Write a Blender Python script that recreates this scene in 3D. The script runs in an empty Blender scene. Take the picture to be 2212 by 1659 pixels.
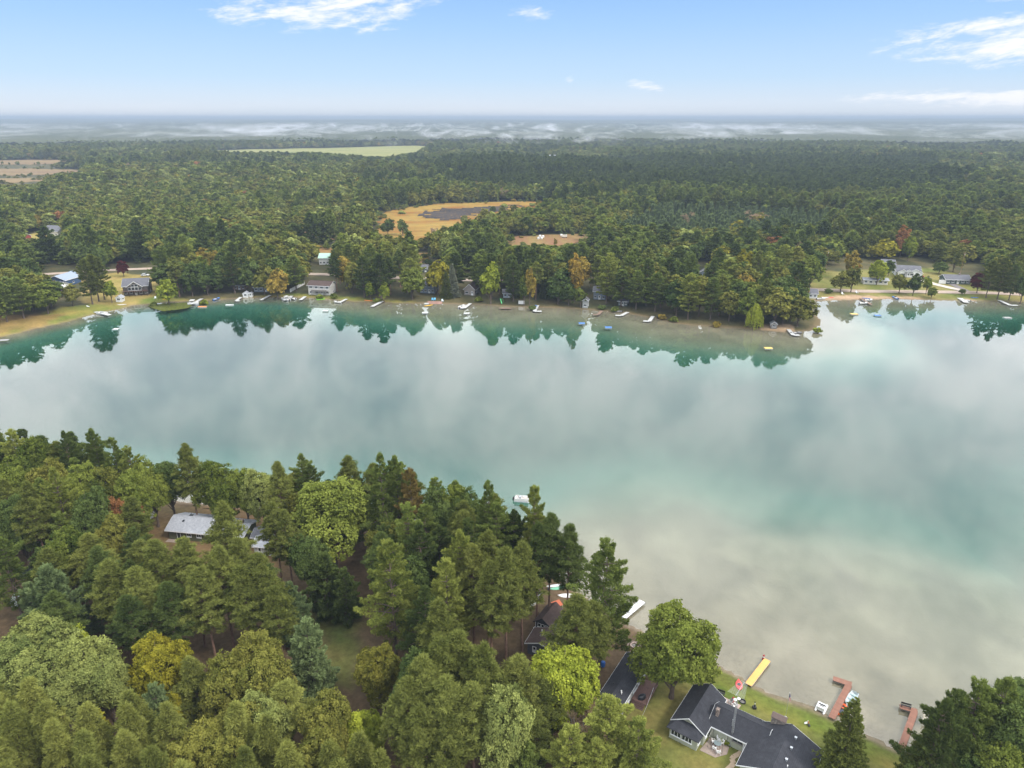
import bpy, bmesh, math, random
import numpy as np
from mathutils import Vector, Matrix

# ------------------------------------------------------------------ camera, world, sun, exposure
CAM_H = 90.0
PITCH = math.radians(20.55)
FPX, CX, CY = 1533.7, 1106.0, 829.5          # focal length and centre in photo units (2212 wide)
scn = bpy.context.scene
col = scn.collection
rng = np.random.default_rng(7)
random.seed(7)

cam_d = bpy.data.cameras.new('camera')
cam_d.sensor_width = 36.0
cam_d.lens = 36.0 * FPX / 2212.0
cam_d.clip_start = 1.0
cam_d.clip_end = 90000.0
cam = bpy.data.objects.new('camera', cam_d)
col.objects.link(cam)
cam.location = (0, 0, CAM_H)
cam.rotation_euler = (math.pi / 2 - PITCH, 0, 0)
scn.camera = cam

SUN_DIR = Vector((0.62, -0.42, 0.80)).normalized()     # towards the sun
sun_d = bpy.data.lights.new('sun', 'SUN')
sun_d.energy = 2.7
sun_d.angle = math.radians(12)
sun_d.color = (1.0, 0.95, 0.87)
sun = bpy.data.objects.new('sun', sun_d)
col.objects.link(sun)
sun.rotation_euler = SUN_DIR.to_track_quat('Z', 'Y').to_euler()

scn.view_settings.view_transform = 'Standard'
scn.view_settings.look = 'None'
scn.view_settings.gamma = 1.0
scn.view_settings.exposure = 0.20
scn.view_settings.use_curve_mapping = False
cy_ = scn.cycles
cy_.use_denoising = True
cy_.denoising_prefilter = 'ACCURATE'
scn.render.filter_size = 1.2
cy_.max_bounces = 8
cy_.diffuse_bounces = 2
cy_.glossy_bounces = 3
cy_.transmission_bounces = 3
cy_.transparent_max_bounces = 12
cy_.volume_bounces = 0
cy_.volume_max_steps = 96
cy_.sample_clamp_indirect = 6.0
cy_.caustics_reflective = False
cy_.caustics_refractive = False

class V:
    """a node socket (or number) with arithmetic that grows Math nodes"""
    def __init__(s, nt, k): s.nt, s.k = nt, k
    def _m(s, op, *o, clamp=False):
        n = s.nt.nodes.new('ShaderNodeMath'); n.operation = op; n.use_clamp = clamp
        for i, q in enumerate((s,) + o):
            q = q.k if isinstance(q, V) else q
            if isinstance(q, (int, float)): n.inputs[i].default_value = q
            else: s.nt.links.new(q, n.inputs[i])
        return V(s.nt, n.outputs[0])
    def __add__(s, o): return s._m('ADD', o)
    __radd__ = __add__
    def __mul__(s, o): return s._m('MULTIPLY', o)
    __rmul__ = __mul__
    def __sub__(s, o): return s._m('SUBTRACT', o)
    def __rsub__(s, o): return (s * -1.0) + o
    def __truediv__(s, o): return s._m('DIVIDE', o)
    def clamp(s): return s._m('ADD', 0.0, clamp=True)
    def mx(s, o): return s._m('MAXIMUM', o)
    def mn(s, o): return s._m('MINIMUM', o)
    def pw(s, o): return s._m('POWER', o)
    def sst(s, a, b):
        n = s.nt.nodes.new('ShaderNodeMapRange'); n.interpolation_type = 'SMOOTHSTEP'
        n.inputs['From Min'].default_value = a; n.inputs['From Max'].default_value = b
        s.nt.links.new(s.k, n.inputs['Value']); return V(s.nt, n.outputs[0])
    def gauss(s, c, w):
        d = (s - c) / w
        return (d * d * -1.0)._m('EXPONENT')

def combine(nt, x, y, z):
    n = nt.nodes.new('ShaderNodeCombineXYZ')
    for i, q in enumerate((x, y, z)):
        q = q.k if isinstance(q, V) else q
        if isinstance(q, (int, float)): n.inputs[i].default_value = q
        else: nt.links.new(q, n.inputs[i])
    return n.outputs[0]
def noise(nt, vec, scale, detail=4, rough=0.55, dist=0.0, w=None):
    n = nt.nodes.new('ShaderNodeTexNoise')
    n.inputs['Scale'].default_value = scale; n.inputs['Detail'].default_value = detail
    n.inputs['Roughness'].default_value = rough; n.inputs['Distortion'].default_value = dist
    if vec is not None: nt.links.new(vec, n.inputs['Vector'])
    return V(nt, n.outputs['Fac'])
def mix(nt, f, a, b, mode='MIX'):
    n = nt.nodes.new('ShaderNodeMix'); n.data_type = 'RGBA'; n.blend_type = mode
    for sock, q in ((n.inputs[0], f), (n.inputs[6], a), (n.inputs[7], b)):
        q = q.k if isinstance(q, V) else q
        if isinstance(q, (int, float)): sock.default_value = q
        elif isinstance(q, (tuple, list)): sock.default_value = (*q[:3], 1)
        else: nt.links.new(q, sock)
    return n.outputs[2]

world = bpy.data.worlds.new('World'); scn.world = world; world.use_nodes = True
wt = world.node_tree; wt.nodes.clear()
def build_world(nt):
    tc = nt.nodes.new('ShaderNodeTexCoord')
    sep = nt.nodes.new('ShaderNodeSeparateXYZ'); nt.links.new(tc.outputs['Generated'], sep.inputs[0])
    x, y, z = (V(nt, sep.outputs[i]) for i in range(3))
    az = x._m('ARCTAN2', y)
    el = z._m('ARCSINE')
    sky = nt.nodes.new('ShaderNodeTexSky'); sky.sky_type = 'NISHITA'; sky.sun_disc = False
    sky.sun_elevation = math.asin(SUN_DIR.z); sky.sun_rotation = math.atan2(SUN_DIR.x, SUN_DIR.y)
    sky.altitude = 300; sky.air_density = 1.0; sky.dust_density = 0.6; sky.ozone_density = 3.0
    nis = mix(nt, 1.0, sky.outputs[0], (0.1, 0.1, 0.1), 'MULTIPLY')
    # clear blue of the lower sky, paler towards the horizon
    rmp = nt.nodes.new('ShaderNodeValToRGB'); cr = rmp.color_ramp
    cr.elements[0].position = 0.0; cr.elements[0].color = (0.76, 0.81, 0.88, 1)
    cr.elements[1].position = 1.0; cr.elements[1].color = (0.15, 0.35, 0.80, 1)
    for p, c in ((0.06, (0.68, 0.78, 0.91, 1)), (0.16, (0.52, 0.71, 0.93, 1)), (0.36, (0.37, 0.60, 0.93, 1)), (0.55, (0.26, 0.49, 0.90, 1))):
        e = cr.elements.new(p); e.color = c
    nt.links.new((el / 0.30).clamp().k, rmp.inputs[0])
    base = mix(nt, 0.88, nis, rmp.outputs[0])
    # thin fair-weather wisps low down
    v1 = combine(nt, az * 13.0, (el - az * 0.10) * 58.0, 0.0)
    n1 = noise(nt, v1, 1.0, 8, 0.62, 0.6)
    v2 = combine(nt, az * 38.0, (el - az * 0.10) * 120.0, 3.0)
    n2 = noise(nt, v2, 1.0, 6, 0.65, 0.3)
    d2r = math.radians
    g = az.gauss(d2r(-14), d2r(7.5)) * el.gauss(d2r(7.5), d2r(2.0)) * 1.15
    g = g.mx(az.gauss(d2r(-8), d2r(4)) * el.gauss(d2r(8.3), d2r(1.0)) * 0.9)
    g = g.mx(az.gauss(d2r(38), d2r(11.0)) * el.gauss(d2r(4.4), d2r(1.5)) * 1.5)
    g = g.mx(az.gauss(d2r(37), d2r(6.5)) * el.gauss(d2r(6.9), d2r(0.9)) * 1.25)
    g = g.mx(az.gauss(d2r(33), d2r(9)) * el.gauss(d2r(1.2), d2r(0.6)) * 1.2)
    g = g.mx((az - (el - d2r(2.05)) * -2.2).gauss(d2r(10.2), d2r(1.5)) * el.gauss(d2r(2.1), d2r(0.6)) * 0.9)
    g = g.mx(az.gauss(d2r(4.2), d2r(0.45)) * el.gauss(d2r(2.8), d2r(0.5)) * 0.85)
    g = g.mx(az.gauss(d2r(1.5), d2r(2.2)) * el.gauss(d2r(7.0), d2r(0.7)) * 0.62)
    g = g.mx(az.gauss(d2r(-34), d2r(4)) * el.gauss(d2r(7.9), d2r(0.7)) * 0.55)
    wisp = ((g*0.80 + (n1-0.5)*2.1 + (n2-0.5)*1.3) * g.sst(0.05, 0.45)).sst(0.28, 1.05)
    hz = el.gauss(d2r(0.2), d2r(0.9)) * (noise(nt, combine(nt, az * 4.0, el * 60.0, 9.0), 1.0, 3) - 0.25).clamp() * 0.9
    c1 = mix(nt, wisp * 0.93, base, (0.95, 0.95, 0.97))
    c1 = mix(nt, hz.clamp(), c1, (0.86, 0.87, 0.92))
    # the broken pale deck higher up, which the lake mirrors
    pv = tc.outputs['Generated']
    nb = noise(nt, pv, 5.0, 6, 0.55, 0.4)
    ns = noise(nt, pv, 13.0, 5, 0.6, 0.3)
    t = (nb * 0.62 + ns * 0.38).sst(0.38, 0.62)
    deck = mix(nt, t, (1.55, 1.72, 1.86), (2.52, 2.54, 2.58))
    m = el.sst(d2r(9.0), d2r(15.0)) * ((nb * 0.6 + ns * 0.4).sst(0.30, 0.46) * 0.25 + 0.75)
    c2 = mix(nt, m, c1, deck)
    below = z.sst(-0.02, -0.004)
    bg = nt.nodes.new('ShaderNodeBackground'); bg.inputs[1].default_value = 1.0
    nt.links.new(c2, bg.inputs[0])
    out = nt.nodes.new('ShaderNodeOutputWorld'); nt.links.new(bg.outputs[0], out.inputs[0])
build_world(wt)
world.cycles.sampling_method = 'MANUAL'
world.cycles.sample_map_resolution = 1024

# ------------------------------------------------------------------ helpers
def GD(px, py, z=1.2):
    """photo position (2212 wide) -> world point on the level z"""
    dx = (px - CX) / FPX; dy = (py - CY) / FPX
    ca, sa = math.cos(PITCH), math.sin(PITCH)
    vy = ca - dy * sa; vz = -sa - dy * ca
    t = (z - CAM_H) / vz
    return (dx * t, vy * t)
K = 2212.0 / 3265.0
def GS(px, py, z=1.2): return GD(px * K, py * K, z)
def PX(x, y, z):
    """world -> photo position (2212 wide), used only to sort and thin things"""
    ca, sa = math.cos(PITCH), math.sin(PITCH)
    dz = z - CAM_H
    fw = y * ca - dz * sa; up = y * sa + dz * ca
    return CX + FPX * x / fw, CY - FPX * up / fw, fw

def tag(o, label=None, cat=None, group=None, kind=None):
    if label: o['label'] = label
    if cat: o['category'] = cat
    if group: o['group'] = group
    if kind: o['kind'] = kind
    return o
def mesh_np(name, verts, faces, quads=True, mats=(), smooth=False):
    """verts (n,3), faces (m,4 or 3) numpy -> mesh"""
    me = bpy.data.meshes.new(name)
    verts = np.asarray(verts, dtype=np.float32); faces = np.asarray(faces, dtype=np.int32)
    k = faces.shape[1]
    me.vertices.add(len(verts)); me.vertices.foreach_set('co', verts.ravel())
    me.loops.add(faces.size); me.loops.foreach_set('vertex_index', faces.ravel())
    me.polygons.add(len(faces))
    me.polygons.foreach_set('loop_start', np.arange(len(faces), dtype=np.int32) * k)
    if smooth: me.polygons.foreach_set('use_smooth', np.ones(len(faces), dtype=bool))
    for m in mats: me.materials.append(m)
    me.update(calc_edges=True)
    return me
def link(o, parent=None):
    col.objects.link(o)
    if parent: o.parent = parent
    return o
def empty(name, loc, rz=0.0):
    o = bpy.data.objects.new(name, None); col.objects.link(o)
    o.location = loc; o.rotation_euler = (0, 0, rz); o.empty_display_size = 0.5
    return o

class MB:
    """collects boxes, prisms and tubes, then links them as one mesh"""
    def __init__(s): s.v = []; s.f = []
    def poly(s, pts, faces):
        b = len(s.v); s.v += [tuple(p) for p in pts]; s.f += [tuple(b + i for i in f) for f in faces]; return s
    def box(s, x0, x1, y0, y1, z0, z1):
        p = [(x0,y0,z0),(x1,y0,z0),(x1,y1,z0),(x0,y1,z0),(x0,y0,z1),(x1,y0,z1),(x1,y1,z1),(x0,y1,z1)]
        return s.poly(p, [(0,3,2,1),(4,5,6,7),(0,1,5,4),(1,2,6,5),(2,3,7,6),(3,0,4,7)])
    def obox(s, c, u, v, w):
        """box from centre and three half-axis vectors"""
        c, u, v, w = map(Vector, (c, u, v, w))
        p = [c-u-v-w, c+u-v-w, c+u+v-w, c-u+v-w, c-u-v+w, c+u-v+w, c+u+v+w, c-u+v+w]
        return s.poly(p, [(0,3,2,1),(4,5,6,7),(0,1,5,4),(1,2,6,5),(2,3,7,6),(3,0,4,7)])
    def slab(s, quad, t):
        """four corner points (any plane), thickness t along its normal downwards"""
        q = [Vector(p) for p in quad]
        n = (q[1]-q[0]).cross(q[2]-q[0]).normalized()
        if n.z < 0: n = -n
        lo = [p - n * t for p in q]; k = len(q)
        fs = [tuple(range(k)), tuple(range(2*k-1, k-1, -1))] + [(i, k+i, k+(i+1) % k, (i+1) % k) for i in range(k)]
        return s.poly(q + lo, fs)
    def tube(s, a, b, r0, r1=None, n=8, cap=True):
        a, b = Vector(a), Vector(b); r1 = r0 if r1 is None else r1
        d = (b - a).normalized(); u = d.orthogonal().normalized(); w = d.cross(u)
        p = []
        for c, r in ((a, r0), (b, r1)):
            for i in range(n):
                t = 2 * math.pi * i / n; p.append(c + (u * math.cos(t) + w * math.sin(t)) * r)
        f = [(i, (i+1) % n, n + (i+1) % n, n + i) for i in range(n)]
        if cap: f += [tuple(range(n-1, -1, -1)), tuple(range(n, 2*n))]
        return s.poly(p, f)
    def lathe(s, prof, n=16, c=(0,0,0)):
        p = []
        for r, z in prof:
            for i in range(n):
                t = 2*math.pi*i/n; p.append((c[0]+r*math.cos(t), c[1]+r*math.sin(t), c[2]+z))
        m = len(prof); f = []
        for j in range(m-1):
            for i in range(n): f.append((j*n+i, j*n+(i+1) % n, (j+1)*n+(i+1) % n, (j+1)*n+i))
        f += [tuple(range(n-1, -1, -1)), tuple(range((m-1)*n, m*n))]
        return s.poly(p, f)
    def mesh(s, name, mat):
        me = bpy.data.meshes.new(name); me.from_pydata([tuple(p) for p in s.v], [], s.f)
        me.materials.append(mat); me.update()
        bm = bmesh.new(); bm.from_mesh(me); bmesh.ops.recalc_face_normals(bm, faces=bm.faces); bm.to_mesh(me); bm.free()
        return me
    def build(s, name, mat, parent=None, bevel=0.0):
        o = bpy.data.objects.new(name, s.mesh(name, mat)); link(o, parent)
        if bevel:
            m = o.modifiers.new('bevel', 'BEVEL'); m.width = bevel; m.segments = 1; m.limit_method = 'ANGLE'
        return o

# value noise (numpy)
def _hash(ix, iy, seed):
    h = (ix.astype(np.int64) * 374761393 + iy.astype(np.int64) * 668265263 + seed * 1442695041) & 0x7fffffff
    h = ((h ^ (h >> 13)) * 1274126177) & 0x7fffffff
    return ((h ^ (h >> 16)) & 0xffff) / 65535.0
def vnoise(x, y, seed=0):
    x = np.asarray(x, float); y = np.asarray(y, float)
    ix = np.floor(x); iy = np.floor(y); fx = x - ix; fy = y - iy
    fx = fx*fx*(3-2*fx); fy = fy*fy*(3-2*fy)
    a = _hash(ix, iy, seed); b = _hash(ix+1, iy, seed); c = _hash(ix, iy+1, seed); d = _hash(ix+1, iy+1, seed)
    return (a*(1-fx)+b*fx)*(1-fy) + (c*(1-fx)+d*fx)*fy
def fbm(x, y, seed=0, oct=4):
    s = 0; a = 0.5; t = 0
    for i in range(oct):
        s = s + a * vnoise(np.asarray(x)*2**i, np.asarray(y)*2**i, seed+i); t += a; a *= 0.5
    return s / t
def sstep(a, b, x):
    t = np.clip((np.asarray(x, float) - a) / (b - a), 0, 1); return t*t*(3-2*t)
def inpoly(x, y, poly):
    x = np.asarray(x, float); y = np.asarray(y, float); r = np.zeros(x.shape, bool); n = len(poly)
    for i in range(n):
        x1, y1 = poly[i]; x2, y2 = poly[(i+1) % n]
        if y1 == y2: continue
        c = ((y1 > y) != (y2 > y)) & (x < (x2-x1)*(y-y1)/(y2-y1)+x1); r ^= c
    return r
def pdist(x, y, poly, closed=True):
    x = np.asarray(x, float); y = np.asarray(y, float); best = np.full(x.shape, 1e18); n = len(poly)
    for i in range(n if closed else n-1):
        x1, y1 = poly[i]; x2, y2 = poly[(i+1) % n]; ex, ey = x2-x1, y2-y1
        L = ex*ex+ey*ey + 1e-12
        t = np.clip(((x-x1)*ex+(y-y1)*ey)/L, 0, 1)
        best = np.minimum(best, (x-x1-t*ex)**2+(y-y1-t*ey)**2)
    return np.sqrt(best)
def sdist(x, y, poly):
    """distance to the outline, positive inside"""
    d = pdist(x, y, poly); return np.where(inpoly(x, y, poly), d, -d)

# ------------------------------------------------------------------ the lake's outline (photo pixels, 3265 wide) on level 0
FAR_SHORE = [(-900,1290),(-350,1165),(0,1075),(50,1064),(119,1046),(194,1031),(249,1016),(306,1001),(385,985),(420,974),(472,970),(550,962),(639,959),(686,957),
 (749,952),(823,949),(923,947),(997,950),(1050,955),(1124,961),(1199,962),(1273,967),(1348,967),(1410,969),(1497,970),(1550,972),(1624,978),(1749,980),(1848,985),
 (1923,992),(2010,1000),(2088,1015),(2129,1026),(2206,1037),(2294,1043),(2411,1050),(2470,1056),(2529,1059),(2585,1054),(2612,1034),(2612,1018),(2590,998),(2566,978),(2550,964),
 (2576,957),(2640,957),(2737,956),(2825,953),(2928,955),(3035,958),(3164,960),(3265,962),(3500,968),(4100,985),(4800,1000)]
NEAR_SHORE = [(4800,3100),(3900,2830),(3400,2620),(3100,2490),(2861,2391),(2806,2367),(2642,2285),(2598,2262),(2563,2250),(2483,2227),(2404,2188),(2364,2163),(2302,2130),(2200,2085),
 (2110,2040),(2041,2011),(1984,1985),(1920,1945),(1850,1895),(1760,1832),(1650,1770),(1500,1720),(1350,1690),(1150,1655),(900,1630),(700,1612),(506,1594),(300,1568),(0,1535),(-400,1490),(-900,1440)]
LAKE = [GS(*p, 0.0) for p in FAR_SHORE] + [GS(*p, 0.0) for p in NEAR_SHORE]
NEARLINE = [GS(*p, 0.0) for p in NEAR_SHORE]

def lake_d(x, y):
    """distance from the shore, positive on land"""
    return -sdist(x, y, LAKE)
def ground_z(x, y, d=None):
    x = np.asarray(x, float); y = np.asarray(y, float)
    if d is None: d = lake_d(x, y)
    r = np.hypot(x, y)
    land = 0.10 + 0.9*sstep(0, 9, d) + 0.5*sstep(8, 40, d)
    land = land + sstep(60, 500, d)*(y > 200)*(fbm(x/260.0, y/260.0, 3, 3)-0.35)*9.0
    hill = sstep(2600, 9000, r)*(2+44*fbm(x/1800.0, y/1100.0, 11, 3)**1.5) + sstep(7500, 15000, r)*(12+14*sstep(-0.1, 0.75, np.abs(x)/np.maximum(y,1))+12*fbm(x/2200.0, y/3000.0, 17, 3))
    land = land + hill*(y > 0)
    nearw = 9 + 38*sstep(-12, 48, x) + 12*sstep(30, 100, x)
    farw = 8 + 24*sstep(-150, -20, x)*(1-0.4*sstep(120, 190, x))
    k = 0.8+0.4*fbm(x/30.0, y/30.0, 5, 2)
    q = -d; bl = sstep(175, 250, y); rip = 0.25*fbm(x/9.0, y/9.0, 21, 3)
    def shelf(w, a, b): return (0.9+rip)*np.clip(q/w, 0, 1)**1.15 + 6.3*sstep(a, b, q-w)
    bed = -((1-bl)*shelf(nearw*k, -10, 52) + bl*shelf(farw*k, -3, 34))
    return np.where(d > 0, land, bed-0.02)
def gz(x, y): return float(ground_z(np.array([x]), np.array([y]))[0])
# ------------------------------------------------------------------ materials
MATS = {}
def newmat(name):
    m = bpy.data.materials.new(name); m.use_nodes = True
    nt = m.node_tree; nt.nodes.clear()
    out = nt.nodes.new('ShaderNodeOutputMaterial')
    return m, nt, out
def principled(nt, out, color, rough=0.8, spec=0.3, metal=0.0):
    b = nt.nodes.new('ShaderNodeBsdfPrincipled')
    b.inputs['Roughness'].default_value = rough; b.inputs['Specular IOR Level'].default_value = spec
    b.inputs['Metallic'].default_value = metal
    if isinstance(color, (tuple, list)): b.inputs['Base Color'].default_value = (*color[:3], 1)
    else: nt.links.new(color, b.inputs['Base Color'])
    nt.links.new(b.outputs[0], out.inputs[0]); return b
def bump(nt, b, h, strength=0.4, dist=0.02):
    n = nt.nodes.new('ShaderNodeBump'); n.inputs['Strength'].default_value = strength; n.inputs['Distance'].default_value = dist
    nt.links.new(h.k, n.inputs['Height']); nt.links.new(n.outputs[0], b.inputs['Normal'])
def objvec(nt, world=False):
    if world:
        g = nt.nodes.new('ShaderNodeNewGeometry'); return g.outputs['Position']
    return nt.nodes.new('ShaderNodeTexCoord').outputs['Object']
def paint(name, c, rough=0.6, var=0.18, scale=3.0, spec=0.3, metal=0.0):
    """plain painted or bare surface with slight wear"""
    if name in MATS: return MATS[name]
    m, nt, out = newmat(name); v = objvec(nt)
    n = noise(nt, v, scale, 5, 0.6); n2 = noise(nt, v, scale*7, 3, 0.6)
    f = (n*0.65+n2*0.35).sst(0.25, 0.75)
    cc = mix(nt, f, tuple(k*(1-var) for k in c), tuple(min(1, k*(1+var)) for k in c))
    b = principled(nt, out, cc, rough, spec, metal)
    MATS[name] = m; return m
def shingle(name, c, var=0.3):
    if name in MATS: return MATS[name]
    m, nt, out = newmat(name); v = objvec(nt)
    sep = nt.nodes.new('ShaderNodeSeparateXYZ'); nt.links.new(v, sep.inputs[0])
    z = V(nt, sep.outputs[2])
    row = (z*9.0)._m('FRACT')
    n = noise(nt, v, 2.2, 6, 0.7); n2 = noise(nt, v, 14.0, 2, 0.6)
    f = (n*0.5+n2*0.5).sst(0.3, 0.7)
    cc = mix(nt, f, tuple(k*(1-var) for k in c), tuple(k*(1+var) for k in c))
    cc = mix(nt, row.sst(0.0, 0.14), tuple(k*0.55 for k in c), cc)
    cc = mix(nt, noise(nt, v, 0.45, 4, 0.7).sst(0.48, 0.72)*0.45, cc, tuple(k*1.5+0.012 for k in c))
    cc = mix(nt, noise(nt, v, 9.0, 3, 0.7).sst(0.66, 0.74)*0.5, cc, (0.11, 0.08, 0.045))
    b = principled(nt, out, cc, 0.9, 0.2); bump(nt, b, row*0.5+n2*0.5, 0.5, 0.03)
    MATS[name] = m; return m
def siding(name, c, pitch=5.0):
    if name in MATS: return MATS[name]
    m, nt, out = newmat(name); v = objvec(nt)
    sep = nt.nodes.new('ShaderNodeSeparateXYZ'); nt.links.new(v, sep.inputs[0])
    row = (V(nt, sep.outputs[2])*pitch)._m('FRACT')
    n = noise(nt, v, 1.5, 5, 0.6)
    cc = mix(nt, n.sst(0.3, 0.75), tuple(k*0.86 for k in c), tuple(min(1, k*1.08) for k in c))
    cc = mix(nt, row.sst(0.0, 0.12), tuple(k*0.62 for k in c), cc)
    b = principled(nt, out, cc, 0.65, 0.3); bump(nt, b, row, 0.4, 0.02)
    MATS[name] = m; return m
def wood(name, c, var=0.3):
    if name in MATS: return MATS[name]
    m, nt, out = newmat(name); v = objvec(nt)
    oi = nt.nodes.new('ShaderNodeObjectInfo')
    mp = nt.nodes.new('ShaderNodeMapping'); mp.inputs['Scale'].default_value = (2, 14, 6); nt.links.new(v, mp.inputs[0])
    n = noise(nt, mp.outputs[0], 1.0, 5, 0.6)
    f = (n.sst(0.25, 0.75)*0.6 + V(nt, oi.outputs['Random'])*0.4)
    cc = mix(nt, f, tuple(k*(1-var) for k in c), tuple(k*(1+var) for k in c))
    principled(nt, out, cc, 0.75, 0.25); MATS[name] = m; return m
def stone(name, c):
    if name in MATS: return MATS[name]
    m, nt, out = newmat(name); v = objvec(nt)
    vo = nt.nodes.new('ShaderNodeTexVoronoi'); vo.inputs['Scale'].default_value = 4.0; nt.links.new(v, vo.inputs[0])
    n = noise(nt, v, 6.0, 5, 0.6)
    f = (V(nt, vo.outputs['Distance'])*0.8+n*0.5).sst(0.2, 0.8)
    cc = mix(nt, f, tuple(k*1.25 for k in c), tuple(k*0.5 for k in c))
    b = principled(nt, out, cc, 0.9, 0.2); bump(nt, b, f*-1.0, 0.6, 0.05); MATS[name] = m; return m
def glassmat(name='pane_glass', c=(0.025, 0.032, 0.038)):
    if name in MATS: return MATS[name]
    m, nt, out = newmat(name); principled(nt, out, c, 0.06, 0.6); MATS[name] = m; return m
def foliage(name, dark, light, trans=0.16, hue=0.55):
    """leaves: colour runs between two tones by clump and by tree"""
    if name in MATS: return MATS[name]
    m, nt, out = newmat(name)
    at = nt.nodes.new('ShaderNodeAttribute'); at.attribute_name = 'tone'
    oi = nt.nodes.new('ShaderNodeObjectInfo')
    f = (V(nt, at.outputs['Fac'])*0.68 + (V(nt, oi.outputs['Random'])-0.5)*0.62*hue + 0.16).clamp()
    cc = mix(nt, f, tuple(k*0.72 for k in dark), tuple(k*1.0 for k in light))
    d = nt.nodes.new('ShaderNodeBsdfDiffuse'); nt.links.new(cc, d.inputs[0])
    t = nt.nodes.new('ShaderNodeBsdfTranslucent')
    nt.links.new(mix(nt, 1.0, cc, (1.15, 1.2, 0.7), 'MULTIPLY'), t.inputs[0])
    mx = nt.nodes.new('ShaderNodeMixShader'); mx.inputs[0].default_value = trans
    nt.links.new(d.outputs[0], mx.inputs[1]); nt.links.new(t.outputs[0], mx.inputs[2])
    nt.links.new(mx.outputs[0], out.inputs[0]); MATS[name] = m; return m
def barkmat(name, c):
    if name in MATS: return MATS[name]
    m, nt, out = newmat(name); v = objvec(nt)
    mp = nt.nodes.new('ShaderNodeMapping'); mp.inputs['Scale'].default_value = (5, 5, 0.9); nt.links.new(v, mp.inputs[0])
    n = noise(nt, mp.outputs[0], 1.5, 5, 0.65)
    cc = mix(nt, n.sst(0.3, 0.7), tuple(k*0.6 for k in c), tuple(k*1.3 for k in c))
    principled(nt, out, cc, 0.95, 0.1); MATS[name] = m; return m

# ------------------------------------------------------------------ ground
def PD(*pts, z=1.0): return [GD(p[0], p[1], z) for p in pts]
NEAR_LAWN = PD((1330,1570),(1410,1500),(1390,1400),(1400,1360),(1450,1400),(1560,1450),(1640,1490),(1740,1525),(1800,1545),(1860,1590),(1960,1640),(2000,1700),(1500,1800),(1300,1720))
SHORE_LAWN = PD((1370,1375),(1385,1350),(1450,1400),(1560,1445),(1640,1487),(1740,1523),(1800,1542),(1900,1602),(1990,1655),(2000,1700),(1930,1660),(1860,1625),(1720,1565),(1560,1490))
FAR_LEFT_GRASS = PD((-60,760),(-60,700),(60,690),(130,665),(215,655),(250,650),(330,640),(420,645),(520,640),(640,632),(760,640),(900,650),(760,660),(600,655),(430,665),(300,680),(150,706),(0,740))
YARD_LEFT = PD((180,655),(175,600),(260,590),(340,600),(345,640),(270,660))
RIGHT_LAWN = PD((1745,645),(1740,590),(1850,585),(2010,580),(2100,600),(2212,610),(2290,640),(2212,650),(1950,640))
RIGHT_BEACH = PD((1745,646),(1780,640),(1850,637),(1990,640),(1990,655),(1880,660),(1745,660))
BEACH2 = PD((2085,642),(2140,648),(2180,656),(2080,656))
POINT_SAND = PD((1640,712),(1650,700),(1710,702),(1720,720),(1650,722))
WETLAND = PD((790,512),(806,482),(812,458),(870,446),(960,436),(1130,431),(1210,436),(1212,446),(1120,452),(1040,470),(985,492),(960,520),(890,535),(800,528), z=3)
BURNT = PD((908,463),(925,452),(990,445),(1090,440),(1130,441),(1080,452),(1030,462),(985,470),(940,472), z=3)
PASTURE = PD((1082,522),(1100,507),(1180,502),(1275,501),(1268,520),(1200,530),(1110,532), z=3)
STRIP_A = PD((600,512),(620,498),(680,497),(770,494),(800,500),(795,512),(700,520),(640,524), z=3)
STRIP_B = PD((615,535),(700,528),(800,545),(930,540),(925,556),(900,566),(700,552),(620,548), z=3)
FIELD_L1 = PD((-200,378),(-200,364),(60,361),(178,364),(172,374),(60,378), z=3)
FIELD_L2 = PD((-200,398),(-200,388),(60,386),(120,384),(96,394),(20,400), z=3)
FIELD_L3 = PD((-200,354),(-200,348),(60,345),(195,347),(185,353),(60,355), z=3)
FARM_L = PD((20,518),(60,506),(95,500),(140,497),(138,512),(95,522),(30,524), z=2)
HAYFIELD = PD((430,326),(600,320),(760,316),(900,313),(950,315),(925,328),(890,337),(830,343),(770,342),(700,335),(560,332), z=4)
FARM_C = PD((1080,346),(1170,342),(1240,342),(1240,349),(1130,352), z=4)
ROAD_FAR = [GD(*p, 1.4) for p in ((-60,600),(60,595),(150,590),(260,583),(350,580),(470,585),(600,592),(700,593),(780,598),(940,603),(1010,606),(1120,607),(1300,600),(1500,610),(1650,618),(1740,624),(1850,628),(1960,629),(2050,630),(2150,632),(2300,640))]
DRIVE1 = [GD(*p, 1.4) for p in ((1990,604),(2005,611),(2040,619),(2085,628))]
DRIVE2 = [GD(*p, 1.4) for p in ((2050,612),(2070,620),(2090,629))]
BROWN_NEAR = PD((640,1320),(760,1290),(780,1400),(850,1500),(1010,1300),(1100,1280),(1200,1260),(1300,1330),(1200,1420),(1000,1500),(880,1560),(700,1500))

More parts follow.
